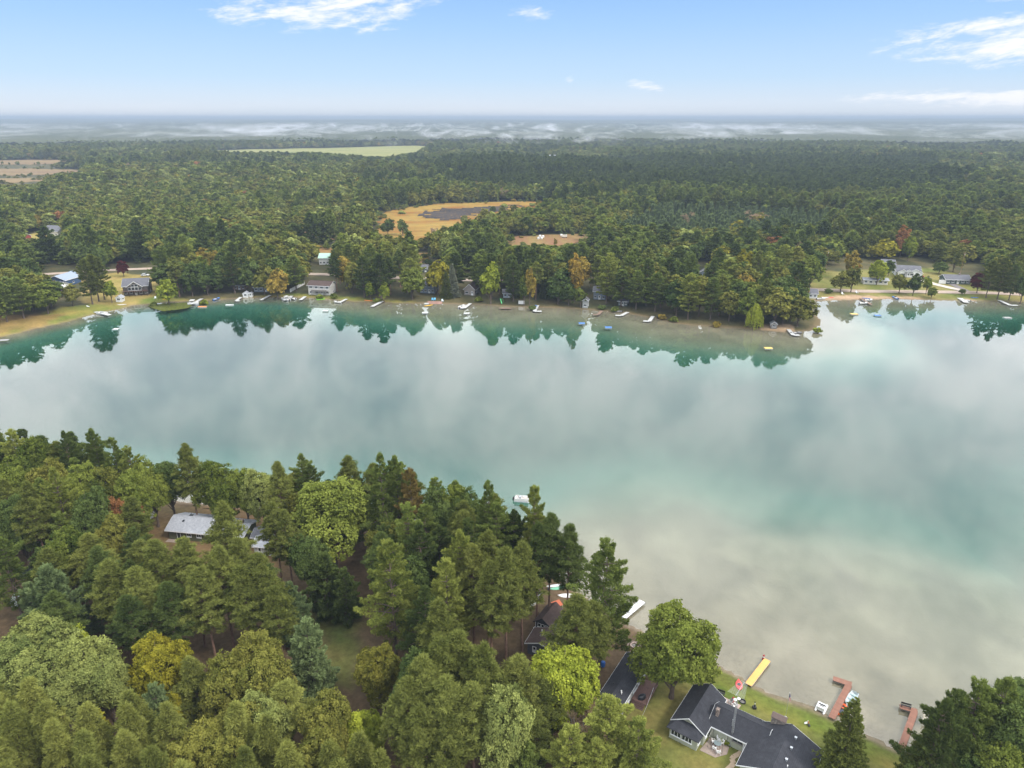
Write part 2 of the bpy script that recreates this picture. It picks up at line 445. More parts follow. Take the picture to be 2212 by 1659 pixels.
def cover_color(x, y, d):
    """true colour of the ground cover at each point (linear rgb)"""
    n = fbm(x/7.0, y/7.0, 41, 4)[:, None]; n2 = fbm(x/1.6, y/1.6, 51, 3)[:, None]
    def C(a, b, t=None):
        t = n if t is None else t
        t = np.clip((t-0.25)*2, 0, 1); return np.array(a)*(1-t)+np.array(b)*t
    out = C((0.075,0.056,0.034), (0.135,0.092,0.056), n*0.6+n2*0.4)                # needle litter
    far = (y > 190)[:, None]
    out = np.where(far, C((0.045,0.05,0.025), (0.10,0.085,0.04)), out)             # forest floor
    def lay(poly, c, edge=3.0, k=1.0):
        nonlocal out
        px_ = [p[0] for p in poly]; py_ = [p[1] for p in poly]
        m = (x > min(px_)-30) & (x < max(px_)+30) & (y > min(py_)-30) & (y < max(py_)+30)
        if not m.any(): return
        s = sdist(x[m], y[m], poly) + (n[m, 0]-0.5)*edge*2
        w = (sstep(-edge*0.5, edge*0.5, s)*k)[:, None]
        out[m] = out[m]*(1-w) + (c[m] if isinstance(c, np.ndarray) and c.ndim == 2 else np.array(c))*w
    lay(NEAR_LAWN, C((0.085,0.115,0.026), (0.155,0.135,0.044)), 2.0)
    lay(SHORE_LAWN, C((0.095,0.125,0.020), (0.165,0.140,0.040)), 1.5)
    grn = np.clip(1-np.abs(d-1.6)/2.6, 0, 1)*((y < 190) & (x > 26)); grn = (grn*0.8)[:, None]; out = out*(1-grn)+np.array((0.10,0.125,0.028))*grn
    lay(PD((660,1330),(700,1310),(770,1310),(790,1400),(760,1500),(700,1480),(690,1400)), C((0.075,0.095,0.026), (0.125,0.105,0.04)), 4.0)
    lay(PD((330,1080),(600,1090),(640,1200),(560,1260),(380,1260),(280,1200)), C((0.10,0.075,0.035), (0.17,0.105,0.055)), 4.0)
    lay(FAR_LEFT_GRASS, C((0.10,0.135,0.026), (0.23,0.19,0.05)), 3.0)
    lay(PD((-60,720),(-60,690),(80,680),(140,680),(90,700),(0,718)), C((0.16,0.10,0.04), (0.24,0.15,0.06)), 3.0, 0.7)
    lay(YARD_LEFT, C((0.20,0.17,0.05), (0.28,0.21,0.075)), 4.0)
    lay(RIGHT_LAWN, C((0.11,0.13,0.03), (0.20,0.17,0.06)), 4.0)
    lay(RIGHT_BEACH, C((0.33,0.22,0.145), (0.40,0.28,0.19)), 2.0)
    lay(BEACH2, C((0.28,0.20,0.13), (0.36,0.26,0.18)), 2.0)
    lay(POINT_SAND, C((0.33,0.23,0.15), (0.40,0.29,0.19)), 1.5)
    # lake bed
    q = -d
    sand = C((0.140,0.124,0.086), (0.195,0.172,0.122), n*0.85+n2*0.15)
    weed = np.array((0.095,0.088,0.062))
    k = sstep(0.52, 0.68, fbm(x/11.0, y/15.0, 61, 4))[:, None]*0.40
    bed = sand*(1-k)+weed*k
    fw_ = 8 + 24*sstep(-150, -20, x)*(1-0.4*sstep(120, 190, x))
    nw_ = 9 + 38*sstep(-12, 48, x) + 12*sstep(30, 100, x)
    bl_ = sstep(175, 250, y)
    deep = ((1-bl_)*sstep(0.75, 1.7, q/nw_)+bl_*sstep(0.55, 1.5, q/fw_))[:, None]
    bed = bed*(1-deep)+np.array((0.088,0.146,0.114))*deep
    out = np.where((d < 0.0)[:, None], bed, out)
    wet = (sstep(0.9, 0.1, np.abs(d-0.2)) * (y < 190))[:, None]*0.7          # narrow wet gravel edge
    out = out*(1-wet)+np.array((0.22,0.175,0.135))*wet
    rim = (sstep(2.2, 0.3, np.abs(d-0.6)) * (y > 190))[:, None]*0.5
    out = out*(1-rim)+np.array((0.21,0.15,0.085))*rim
    return out

def ground_material(name, mul=1.0):
    m, nt, out = newmat(name)
    at = nt.nodes.new('ShaderNodeAttribute'); at.attribute_name = 'cover'
    p = objvec(nt, True)
    n = noise(nt, p, 1.1, 6, 0.68); nf = noise(nt, p, 0.09, 5, 0.6)
    f = (n*0.6+nf*0.4).sst(0.25, 0.75)
    sp = nt.nodes.new('ShaderNodeSeparateXYZ'); nt.links.new(p, sp.inputs[0])
    f = (f-0.5)*(V(nt, sp.outputs[2]).sst(-0.4, 0.2)*0.75+0.25)+0.5
    cc = mix(nt, 1.0, at.outputs['Color'], mix(nt, f, (0.62, 0.60, 0.56), (1.36, 1.34, 1.30)), 'MULTIPLY')
    b = principled(nt, out, cc, 0.95, 0.1); bump(nt, b, n, 0.6, 0.12)
    return m
GROUND = ground_material('ground_cover')

# polar sheet, fine near the lake, coarse towards the horizon
radii = [34.0]
while radii[-1] < 34000:
    r = radii[-1]; radii.append(r + (max(0.75, 0.0062*r) if r < 900 else 0.028*r))
radii = np.array(radii); NA = 500
ang = np.linspace(math.radians(-54), math.radians(54), NA)
RR, AA = np.meshgrid(radii, ang, indexing='ij')
TX = (RR*np.sin(AA)).ravel(); TY = (RR*np.cos(AA)).ravel() - 12.0
TD = np.full(TX.shape, 1e4)
near_m = RR.ravel() < 1500
TD[near_m] = lake_d(TX[near_m], TY[near_m])
TZ = ground_z(TX, TY, TD)
NR = len(radii)
ii = (np.arange(NR-1)[:, None]*NA + np.arange(NA-1)[None, :])
TF = np.stack([ii, ii+1, ii+NA+1, ii+NA], -1).reshape(-1, 4)[:, ::-1]
me = mesh_np('ground', np.stack([TX, TY, TZ], -1), TF, mats=(GROUND,), smooth=True)
ca = me.color_attributes.new('cover', 'FLOAT_COLOR', 'POINT')
cc = np.ones((len(TX), 4), np.float32); cc[:, :3] = cover_color(TX, TY, TD)
ca.data.foreach_set('color', cc.ravel())
ground = link(bpy.data.objects.new('ground', me)); tag(ground, kind='structure')

def sheet(name, poly, mat, dz=0.12, step=4.0, edge=2.0, hole=None):
    """a patch of ground cover lying on the land, with a ragged edge"""
    xs = [p[0] for p in poly]; ys = [p[1] for p in poly]
    gx, gy = np.meshgrid(np.arange(min(xs)-step, max(xs)+step, step), np.arange(min(ys)-step, max(ys)+step, step), indexing='ij')
    s = sdist(gx.ravel(), gy.ravel(), poly) + (fbm(gx.ravel()/(step*3), gy.ravel()/(step*3), 71, 3)-0.5)*edge*2
    keep = (s > 0).reshape(gx.shape)
    z = ground_z(gx.ravel(), gy.ravel()) + dz
    n1 = gx.shape[1]
    i = (np.arange(gx.shape[0]-1)[:, None]*n1+np.arange(n1-1)[None, :])
    ok = keep[:-1, :-1] & keep[1:, :-1] & keep[:-1, 1:] & keep[1:, 1:]
    f = np.stack([i, i+n1, i+n1+1, i+1], -1)[ok]
    used = np.unique(f); mp = np.full(gx.size, -1); mp[used] = np.arange(len(used))
    v = np.stack([gx.ravel(), gy.ravel(), z], -1)[used]
    o = link(bpy.data.objects.new(name, mesh_np(name, v, mp[f], mats=(mat,), smooth=True)))
    return tag(o, kind='structure')
def patchy(name, a, b, c, scale=0.05, stretch=(1, 1)):
    m, nt, out = newmat(name); p = objvec(nt, True)
    mp = nt.nodes.new('ShaderNodeMapping'); mp.inputs['Scale'].default_value = (*stretch, 1); nt.links.new(p, mp.inputs[0])
    n = noise(nt, mp.outputs[0], scale, 7, 0.65, 0.4); n2 = noise(nt, p, scale*8, 4, 0.6)
    cc = mix(nt, n.sst(0.36, 0.62), a, b); cc = mix(nt, n2.sst(0.5, 0.72)*0.7, cc, c)
    principled(nt, out, cc, 0.95, 0.1); return m
sheet('wetland', WETLAND, patchy('sedge_meadow', (0.20,0.090,0.018), (0.26,0.170,0.040), (0.11,0.105,0.034), 0.022, (0.6, 1.6)), 0.25, 4.0, 6)
sheet('marsh_pool', BURNT, patchy('dark_marsh', (0.020,0.019,0.022), (0.048,0.040,0.038), (0.19,0.11,0.035), 0.05, (0.5, 2.4)), 0.5, 3.0, 22)
sheet('pasture', PASTURE, patchy('pasture_soil', (0.21,0.15,0.055), (0.19,0.095,0.05), (0.13,0.095,0.04), 0.02, (1.5, 0.4)), 0.25, 4.0, 2)
dry = patchy('dry_meadow', (0.20,0.105,0.04), (0.23,0.145,0.055), (0.12,0.085,0.04), 0.03)
sheet('dry_meadow', STRIP_A, dry, 0.25, 4.0, 5); sheet('dry_meadow', STRIP_B, dry, 0.25, 4.0, 5)
tan = patchy('tan_field', (0.165,0.105,0.058), (0.20,0.14,0.068), (0.11,0.095,0.04), 0.012, (0.4, 1.5))
for q in (FIELD_L1, FIELD_L2, FIELD_L3): sheet('field', q, tan, 0.3, 8.0, 8)
sheet('farmyard', FARM_L, patchy('yard_grass', (0.22,0.19,0.05), (0.30,0.22,0.07), (0.15,0.15,0.04), 0.04), 0.25, 4.0, 4)
sheet('hayfield', HAYFIELD, patchy('hay', (0.17,0.180,0.062), (0.22,0.21,0.075), (0.15,0.16,0.05), 0.006, (0.5, 2)), 0.4, 10.0, 6)
sheet('farmland', FARM_C, tan, 0.4, 8.0, 6)

def ribbon(name, pts, w, mat, dz=0.05, step=2.5):
    pts = [Vector(p) for p in pts]; P = []
    for a, b in zip(pts[:-1], pts[1:]):
        k = max(1, int((b-a).length/step)); P += [a.lerp(b, i/k) for i in range(k)]
    P.append(pts[-1])
    for _ in range(6): P = [P[0]] + [(P[i-1]+P[i]*2+P[i+1])/4 for i in range(1, len(P)-1)] + [P[-1]]
    v = []
    for i, p in enumerate(P):
        t = (P[min(i+1, len(P)-1)]-P[max(i-1, 0)]).normalized(); nrm = Vector((-t.y, t.x))
        ww = w*(0.95+0.1*random.random())
        for s in (-1, -0.33, 0.33, 1): q = p+nrm*s*ww/2; v.append((q.x, q.y, 0))
    v = np.array(v); v[:, 2] = ground_z(v[:, 0], v[:, 1])+dz
    f = [(i*4+j, i*4+j+1, i*4+j+5, i*4+j+4) for i in range(len(P)-1) for j in range(3)]
    o = link(bpy.data.objects.new(name, mesh_np(name, v, np.array(f)[:, ::-1], mats=(mat,))))
    return tag(o, kind='structure')
road_m = patchy('worn_road', (0.34,0.26,0.21), (0.40,0.32,0.26), (0.27,0.21,0.17), 0.25)
ribbon('road', ROAD_FAR, 6.5, road_m, 0.16)
conc = patchy('drive_concrete', (0.42,0.37,0.32), (0.50,0.44,0.38), (0.36,0.31,0.27), 0.4)
ribbon('driveway', DRIVE1, 4.5, conc, 0.14); ribbon('driveway', DRIVE2, 4.0, paint('asphalt_drive', (0.16,0.14,0.135), 0.9), 0.14)

# ------------------------------------------------------------------ lake water: a clear, slightly green body over the bed
def water_material():
    m, nt, out = newmat('lake_water')
    fr = nt.nodes.new('ShaderNodeFresnel'); fr.inputs[0].default_value = 1.58
    p = objvec(nt, True)
    mp = nt.nodes.new('ShaderNodeMapping'); mp.inputs['Scale'].default_value = (0.6, 1.0, 1); nt.links.new(p, mp.inputs[0])
    h = noise(nt, mp.outputs[0], 0.9, 3, 0.5)
    patch = noise(nt, p, 0.012, 3, 0.5).sst(0.4, 0.65)
    bm_ = nt.nodes.new('ShaderNodeBump'); bm_.inputs['Strength'].default_value = 0.02; bm_.inputs['Distance'].default_value = 0.05
    nt.links.new(h.k, bm_.inputs['Height'])
    g = nt.nodes.new('ShaderNodeBsdfGlossy'); nt.links.new(((patch*0.03)+0.02).k, g.inputs['Roughness'])
    g.inputs[0].default_value = (1, 1, 1, 1)
    nt.links.new(bm_.outputs[0], g.inputs['Normal'])
    t = nt.nodes.new('ShaderNodeBsdfTransparent'); t.inputs[0].default_value = (1, 1, 1, 1)
    geo = nt.nodes.new('ShaderNodeNewGeometry')          # seen from below the surface lets light straight through
    mx = nt.nodes.new('ShaderNodeMixShader'); nt.links.new((V(nt, fr.outputs[0])*(1.0-V(nt, geo.outputs['Backfacing']))).k, mx.inputs[0])
    nt.links.new(t.outputs[0], mx.inputs[1]); nt.links.new(g.outputs[0], mx.inputs[2])
    nt.links.new(mx.outputs[0], out.inputs['Surface'])
    ab = nt.nodes.new('ShaderNodeVolumeAbsorption')
    ab.inputs['Color'].default_value = (0.60, 0.83, 0.80, 1); ab.inputs['Density'].default_value = 0.30
    nt.links.new(ab.outputs[0], out.inputs['Volume'])
    return m
xs = [p[0] for p in LAKE]; ys = [p[1] for p in LAKE]
wm = MB().box(-430, 430, min(ys)-2, max(ys)+6, -12.0, 0.0)
lake = wm.build('lake', water_material()); tag(lake, kind='structure')

# ------------------------------------------------------------------ air
def haze_box():
    m, nt, out = newmat('haze_air')
    pv = nt.nodes.new('ShaderNodeVolumePrincipled')
    pv.inputs['Color'].default_value = (0.37, 0.445, 0.55, 1); pv.inputs['Density'].default_value = 0.000165
    pv.inputs['Anisotropy'].default_value = 0.0
    nt.links.new(pv.outputs[0], out.inputs['Volume'])
    o = MB().box(-31000, 31000, -90, 35500, -14.0, 118.0).build('haze', m)
    return tag(o, 'pale blue morning haze over the far woods', 'haze', kind='stuff')
haze_box()
def mist_bank():
    m, nt, out = newmat('mist_air')
    p = objvec(nt, True)
    mp = nt.nodes.new('ShaderNodeMapping'); mp.inputs['Scale'].default_value = (0.0075, 0.0022, 0.022); nt.links.new(p, mp.inputs[0])
    n = noise(nt, mp.outputs[0], 1.0, 5, 0.62, 1.2)
    sep = nt.nodes.new('ShaderNodeSeparateXYZ'); nt.links.new(p, sep.inputs[0])
    z = V(nt, sep.outputs[2]); y = V(nt, sep.outputs[1])
    mp2 = nt.nodes.new('ShaderNodeMapping'); mp2.inputs['Scale'].default_value = (0.0011, 0.0007, 0.0); nt.links.new(p, mp2.inputs[0])
    n = n*0.72+noise(nt, mp2.outputs[0], 1.0, 2, 0.5)*0.28
    dens = n.sst(0.53, 0.68)*z.sst(66, 26)*y.sst(1900, 2600)*0.0075
    pv = nt.nodes.new('ShaderNodeVolumePrincipled'); pv.inputs['Color'].default_value = (0.95, 0.96, 1, 1)
    nt.links.new(dens.k, pv.inputs['Density']); nt.links.new(pv.outputs[0], out.inputs['Volume'])
    o = MB().box(-6000, 6000, 1900, 5600, 5.0, 66.0).build('mist', m)
    return tag(o, 'low white mist drifting over the far woods', 'mist', kind='stuff')
mist_bank()
# ------------------------------------------------------------------ trees: crowns of many small leaf faces, tapered trunks with limbs
def unit(a): return a/(np.linalg.norm(a, axis=-1, keepdims=True)+1e-9)
def rnd_dirs(g, n):
    return unit(g.normal(size=(n, 3)))
class Crown:
    def __init__(s): s.q = []; s.t = []
    def blades(s, base, d, L, W, g, tone):
        n = len(base)
        side = unit(np.cross(d, rnd_dirs(g, n)))
        L = np.broadcast_to(L, (n,))[:, None]; W = np.broadcast_to(W, (n,))[:, None]
        tip = base+d*L; mid = base+d*L*0.55
        a = base-side*W*0.18; b = mid-side*W*0.5; c = tip; e = mid+side*W*0.5
        s.q.append(np.stack([a, b, c, e], 1)); s.t.append(np.broadcast_to(tone, (n,)))
    def leaves(s, c, nrm, size, g, tone):
        n = len(c)
        u = unit(np.cross(nrm, rnd_dirs(g, n))); v = np.cross(nrm, u)
        sz = np.broadcast_to(size, (n,))[:, None]*0.5
        k = (0.65+0.5*g.random((n, 1)))
        s.q.append(np.stack([c-u*sz, c-v*sz*k, c+u*sz, c+v*sz*k], 1)); s.t.append(np.broadcast_to(tone, (n,)))
    def mesh(s, name, mat):
        q = np.concatenate(s.q); t = np.concatenate(s.t).astype(np.float32)
        me = mesh_np(name, q.reshape(-1, 3), np.arange(len(q)*4).reshape(-1, 4), mats=(mat,))
        a = me.attributes.new('tone', 'FLOAT', 'POINT'); a.data.foreach_set('value', np.repeat(np.clip(t, 0, 1), 4))
        return me
def trunk_mesh(name, h, r, mat, limbs=(), g=None, lean=0.0, n=7):
    mb = MB(); k = 6
    off = np.cumsum(g.normal(0, 0.08*h/20, (k+1, 2)), 0)*0.6 if g is not None else np.zeros((k+1, 2)); off[0] = 0
    for i in range(k):
        z0, z1 = h*i/k, h*(i+1)/k
        r0 = r*(1-0.93*(i/k)**0.9); r1 = r*(1-0.93*((i+1)/k)**0.9)
        if i == 0: mb.tube((0, 0, -0.5), (0, 0, 0.05*h), r*1.35, r*1.02, n, False)
        mb.tube((off[i][0], off[i][1], z0), (off[i+1][0], off[i+1][1], z1), r0, r1, n, False)
    for a, b, r0 in limbs:
        a, b = Vector(a), Vector(b); m = a.lerp(b, 0.5)+Vector((0, 0, 0.06*(b-a).length))
        mb.tube(a, m, r0, r0*0.65, 5, False); mb.tube(m, b, r0*0.65, r0*0.2, 5, False)
    return mb.mesh(name, mat)

def white_pine(seed, h=22.0, r=5.0, base=0.22, dens=1.0, blade=0.42, wid=0.15, plume=0.35, tp=1.5):
    g = np.random.default_rng(seed); C = Crown(); limbs = []
    z = base*h; zb = z
    ph = g.random()*6
    while z < h*0.985:
        t = (z-zb)/(h-zb)
        prof = (1-t**tp)*(0.62+0.38*min(1, t/0.22))*0.95+0.07
        nb = int(g.integers(4, 7)) if t < 0.85 else 4
        wh = 0.7+0.6*g.random()
        for k in range(nb):
            if g.random() < 0.10: continue
            a = ph+2*math.pi*(k+0.5*g.random())/nb
            L = r*prof*wh*(0.62+0.5*g.random())
            up = -0.10+0.75*t+0.16*g.normal()
            s = np.linspace(0.0, 1.0, 9)
            dh = np.array([math.cos(a), math.sin(a), 0.0]); lat = np.array([-dh[1], dh[0], 0.0])
            cur = s[:, None]*L*dh + np.array([0, 0, 1.0])*(up*s*L*0.6+0.30*L*plume*s**2.2)[:, None]
            cur = cur+np.array([0, 0, z])
            if L > 1.4 and g.random() < 0.75: limbs.append(((0, 0, z), tuple(cur[5]), 0.05+0.012*L))
            m = int((26+20*L)*dens)
            st = 0.22+0.80*g.random(m)**0.75; st = np.minimum(st, 1.02)
            cx_ = np.stack([np.interp(st, s, cur[:, j]) for j in range(3)], 1)
            wl = (g.random(m)*2-1)*L*0.36*(1.12-st)
            c = cx_ + lat*wl[:, None] + dh*(np.abs(wl)*0.45)[:, None]
            c[:, 2] += g.normal(0, 0.13, m)+0.10*np.abs(wl)
            tone = np.clip(0.46+0.12*st+g.normal(0, 0.13, m)+0.13*g.normal(), 0, 1)
            for rep in range(3):
                d = unit(dh*0.8+lat*(np.sign(wl)*0.7)[:, None]+np.array([0, 0, 0.55])+g.normal(0, 0.42, (m, 3)))
                C.blades(c, d, blade*(0.7+0.6*g.random(m)), wid*(0.8+0.5*g.random(m)), g, tone)
        ph += 1.3; z += (0.040+0.022*g.random())*h*(1.0-0.25*t)
    m = int(160*dens)
    zz = h-(g.random(m)**1.6)*h*0.10; c = np.stack([g.normal(0, 0.22, m), g.normal(0, 0.22, m), zz], 1)
    C.blades(c, unit(np.stack([g.normal(0, 0.5, m), g.normal(0, 0.5, m), np.full(m, 0.8)], 1)), blade*1.1, wid, g, 0.6+0.2*g.random(m))
    return C, limbs

def red_pine(seed, h=21.0, r=3.6, base=0.42, dens=1.0, puff=0.62, blade=0.40, wid=0.13, cone=0.5):
    g = np.random.default_rng(seed); C = Crown(); limbs = []
    zb = base*h; n = int(78*dens**0.5*(1-base)/0.58)
    P = []; TN = []
    for i in range(n):
        t = ((i+g.random())/n)**0.9; z = zb+(h-zb)*t*0.97
        prof = (1-t**(1.3+cone))*(0.60+0.40*min(1, t/0.25))+0.08
        a = i*2.399+g.normal(0, 0.3); L = r*prof*(0.55+0.70*g.random())
        up = 0.15+0.9*t
        d = np.array([math.cos(a), math.sin(a), up*0.6])
        e = np.array([0, 0, z])+d*L
        if L > 1.0: limbs.append(((0, 0, z), tuple(e), 0.04+0.012*L))
        k = int(max(3, 3+L*1.9)); tn = g.normal(0, 0.12)
        for j in range(k):
            s = 0.45+0.55*(j+0.5)/k if k > 1 else 1
            lat = np.array([-math.sin(a), math.cos(a), 0])*(g.normal(0, 0.30)*L*0.6*s)
            p = np.array([0, 0, z])+d*L*s+lat+np.array([0, 0, g.normal(0, 0.18)+0.12*s*L])
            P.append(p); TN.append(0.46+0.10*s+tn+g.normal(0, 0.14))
    P = np.array(P); TN = np.array(TN)
    k = int(34*dens)
    cc = np.repeat(P, k, 0); tt = np.repeat(TN, k)
    d = rnd_dirs(g, len(cc)); d[:, 2] = np.abs(d[:, 2])*1.1-0.18; d = unit(d)
    sz = np.repeat(puff*(0.75+0.5*g.random(len(P))), k)
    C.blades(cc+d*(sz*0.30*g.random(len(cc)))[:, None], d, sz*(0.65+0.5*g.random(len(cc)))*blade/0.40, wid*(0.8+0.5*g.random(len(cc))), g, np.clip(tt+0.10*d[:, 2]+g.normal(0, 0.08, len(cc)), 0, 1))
    return C, limbs

def spruce(seed, h=18.0, r=3.4, base=0.03, dens=1.0, blade=0.34, wid=0.13):
    g = np.random.default_rng(seed); C = Crown(); limbs = []
    z = base*h+0.4
    while z < h*0.985:
        t = z/h; R = r*(1-t)**0.92+0.10
        nb = max(5, int(5+R*2.6))
        for k in range(nb):
            a = g.random()*2*math.pi; L = R*(0.72+0.4*g.random())
            dh = np.array([math.cos(a), math.sin(a), 0]); lat = np.array([-dh[1], dh[0], 0])
            m = int((9+13*L)*dens)
            st = 0.25+0.78*g.random(m)**0.8
            wl = (g.random(m)*2-1)*L*0.26*(1.1-st)
            c = dh*(st*L)[:, None]+lat*wl[:, None]
            c[:, 2] += z - 0.38*L*st + 0.22*L*st**2.5*1.2
            tone = np.clip(0.45+0.10*st+g.normal(0, 0.16, m), 0, 1)
            for rep in range(3):
                d = unit(dh*0.8+lat*(np.sign(wl)*0.5)[:, None]+np.array([0, 0, -0.05+0.3*rep])+g.normal(0, 0.35, (m, 3)))
                C.blades(c, d, blade*(0.7+0.6*g.random(m)), wid*(0.8+0.5*g.random(m)), g, tone)
        z += 0.30+0.016*h*g.random()
    return C, limbs

def broadleaf(seed, h=16.0, r=5.5, base=0.22, dens=1.0, leaf=0.40, lobes=34, lump=0.72, clump=0.75, m=24):
    """sprays of leaves at the ends of branchlets, spread over a lobed envelope"""
    g = np.random.default_rng(seed); C = Crown(); limbs = []
    zc = h*(base+1)/2-0.04*h; rz = h*(1-base)/2+0.04*h
    L = unit(g.normal(size=(lobes, 3))*np.array([1, 1, 0.9])+np.array([0, 0, 0.25])); LR = 0.62+0.42*g.random(lobes); LW = 0.26+0.20*g.random(lobes); LT = g.normal(0, 0.13, lobes)
    n = int(520*dens*(r*r*0.35+r*h*(1-base)*0.30)/22.0*(0.75/clump)**1.6)
    d = rnd_dirs(g, n*2); d = d[d[:, 2] > -0.72+0.3*g.random(n*2)][:n]; n = len(d)
    cs = d@L.T                                              # closeness to each lobe
    env = np.max(LR[None]*np.exp(-((1-cs)/LW[None]**2/2.2)), 1); env = (1-lump)*0.80+lump*np.maximum(env, 0.30)*1.05
    own = np.argmax(cs, 1)
    k = env*(1.0-0.42*g.random(n)**1.7)
    P = d*k[:, None]*np.array([r*1.12, r*1.12, rz*1.06])+np.array([0, 0, zc]); P[:, 2] = np.maximum(P[:, 2], base*h*0.75+0.2)
    rad = clump*(0.65+0.7*g.random(n))
    ax = unit(d*0.7+np.array([0, 0, 0.55])+g.normal(0, 0.45, (n, 3)))
    o = rnd_dirs(g, n*m)*np.repeat(rad, m)[:, None]*(g.random((n*m, 1))**0.45)
    axr = np.repeat(ax, m, 0); o = o-axr*(np.sum(o*axr, 1, keepdims=True))*0.62
    c = np.repeat(P, m, 0)+o
    nr = unit(axr*0.9+g.normal(0, 0.50, (n*m, 3)))
    tone = np.repeat(0.42+LT[own]+g.normal(0, 0.13, n), m)+g.normal(0, 0.10, n*m)
    C.leaves(c, nr, leaf*(0.65+0.75*g.random(n*m)), g, np.clip(tone, 0, 1))
    for i in range(min(lobes, 22)):
        e = L[i]*LR[i]*0.8*np.array([r, r, rz])+np.array([0, 0, zc])
        if e[2] > h*base: limbs.append(((0, 0, h*(base*0.8+0.22*g.random())+0.2), tuple(e), 0.07+0.01*r))
    return C, limbs

def willow(seed, h=11.0, r=4.0, dens=1.0):
    g = np.random.default_rng(seed); C = Crown(); limbs = []
    for i in range(int(150*dens)):
        a = g.random()*6.28; k = math.sqrt(g.random()); rr = r*k
        top = h*(1-0.42*k*k)*(0.86+0.16*g.random()); L = top*(0.45+0.45*g.random())*(0.5+0.5*k)
        m = 26; s = g.random(m)
        c = np.stack([rr*math.cos(a)*(1+0.12*s)+g.normal(0, 0.12, m), rr*math.sin(a)*(1+0.12*s)+g.normal(0, 0.12, m), top-s*L], 1)
        C.blades(c, unit(np.stack([g.normal(0, 0.25, m), g.normal(0, 0.25, m), -np.ones(m)], 1)), 0.7, 0.17, g, np.clip(0.65-0.25*s+g.normal(0, 0.1)+g.normal(0, 0.08, m), 0, 1))
        if i % 9 == 0: limbs.append(((0, 0, h*0.3), (rr*math.cos(a)*0.8, rr*math.sin(a)*0.8, top*0.93), 0.10))
    return C, limbs

def bare_twigs(seed, h=9.0, r=3.0):
    g = np.random.default_rng(seed); C = Crown(); limbs = []
    def grow(p, d, L, lev):
        q = p+d*L; limbs.append((tuple(p), tuple(q), 0.09*0.55**lev))
        if lev >= 3:
            m = 14; s = g.random(m)[:, None]
            C.blades(p+(q-p)*s, unit(d+g.normal(0, 0.6, (m, 3))), 0.75, 0.045, g, 0.5+g.normal(0, 0.15, m)); return
        for i in range(4): grow(p+d*L*(0.45+0.55*g.random()), unit(d+g.normal(0, 0.55, 3)+np.array([0, 0, 0.15])), L*0.62, lev+1)
    for i in range(5): grow(np.array([0, 0, h*(0.2+0.1*i)]), unit(np.array([g.normal(), g.normal(), 1.1])), h*0.30, 0)
    return C, limbs

# leaf colours (true albedo)
F = dict(
 pine=foliage('needles_white_pine', (0.043,0.076,0.021), (0.226,0.270,0.064)),
 pine_light=foliage('needles_light_pine', (0.068,0.108,0.024), (0.336,0.353,0.079)),
 pine_blue=foliage('needles_blue_pine', (0.047,0.084,0.037), (0.216,0.270,0.111)),
 pine_olive=foliage('needles_red_pine', (0.051,0.070,0.016), (0.223,0.241,0.061)),
 pine_young=foliage('needles_plantation', (0.068,0.088,0.021), (0.281,0.290,0.073)),
 pine_dark=foliage('needles_dark_pine', (0.025,0.047,0.015), (0.129,0.163,0.045)),
 pine_brown=foliage('needles_browning', (0.097,0.077,0.024), (0.298,0.213,0.065)),
 spruce=foliage('needles_spruce', (0.028,0.051,0.012), (0.173,0.190,0.047)),
 spruce_blue=foliage('needles_blue_spruce', (0.063,0.080,0.058), (0.249,0.262,0.183)),
 leaf=foliage('leaves_green', (0.053,0.084,0.015), (0.249,0.280,0.055)),
 leaf_mid=foliage('leaves_oak', (0.061,0.084,0.018), (0.281,0.262,0.058)),
 leaf_dark=foliage('leaves_dark', (0.029,0.058,0.015), (0.151,0.190,0.055)),
 leaf_pale=foliage('leaves_pale', (0.079,0.114,0.033), (0.337,0.358,0.104)),
 leaf_yellowgreen=foliage('leaves_yellow_green', (0.081,0.124,0.017), (0.396,0.426,0.052)),
 leaf_yellow=foliage('leaves_yellow', (0.100,0.115,0.016), (0.370,0.320,0.034)),
 leaf_orange=foliage('leaves_orange', (0.146,0.112,0.021), (0.486,0.309,0.059)),
 leaf_red=foliage('leaves_red', (0.144,0.060,0.025), (0.409,0.198,0.081)),
 leaf_turn=foliage('leaves_turning', (0.106,0.106,0.021), (0.442,0.308,0.065)),
 leaf_wine=foliage('leaves_wine', (0.045,0.009,0.009), (0.116,0.020,0.019)),
 leaf_gold=foliage('leaves_gold', (0.055,0.075,0.014), (0.240,0.215,0.042)),
 twig=foliage('bare_twigs', (0.195,0.129,0.081), (0.452,0.316,0.203), 0.05),
)
BARK = barkmat('bark', (0.115, 0.088, 0.072)); BARK_RED = barkmat('bark_red_pine', (0.20, 0.125, 0.095)); BARK_PALE = barkmat('bark_pale', (0.32, 0.30, 0.27))

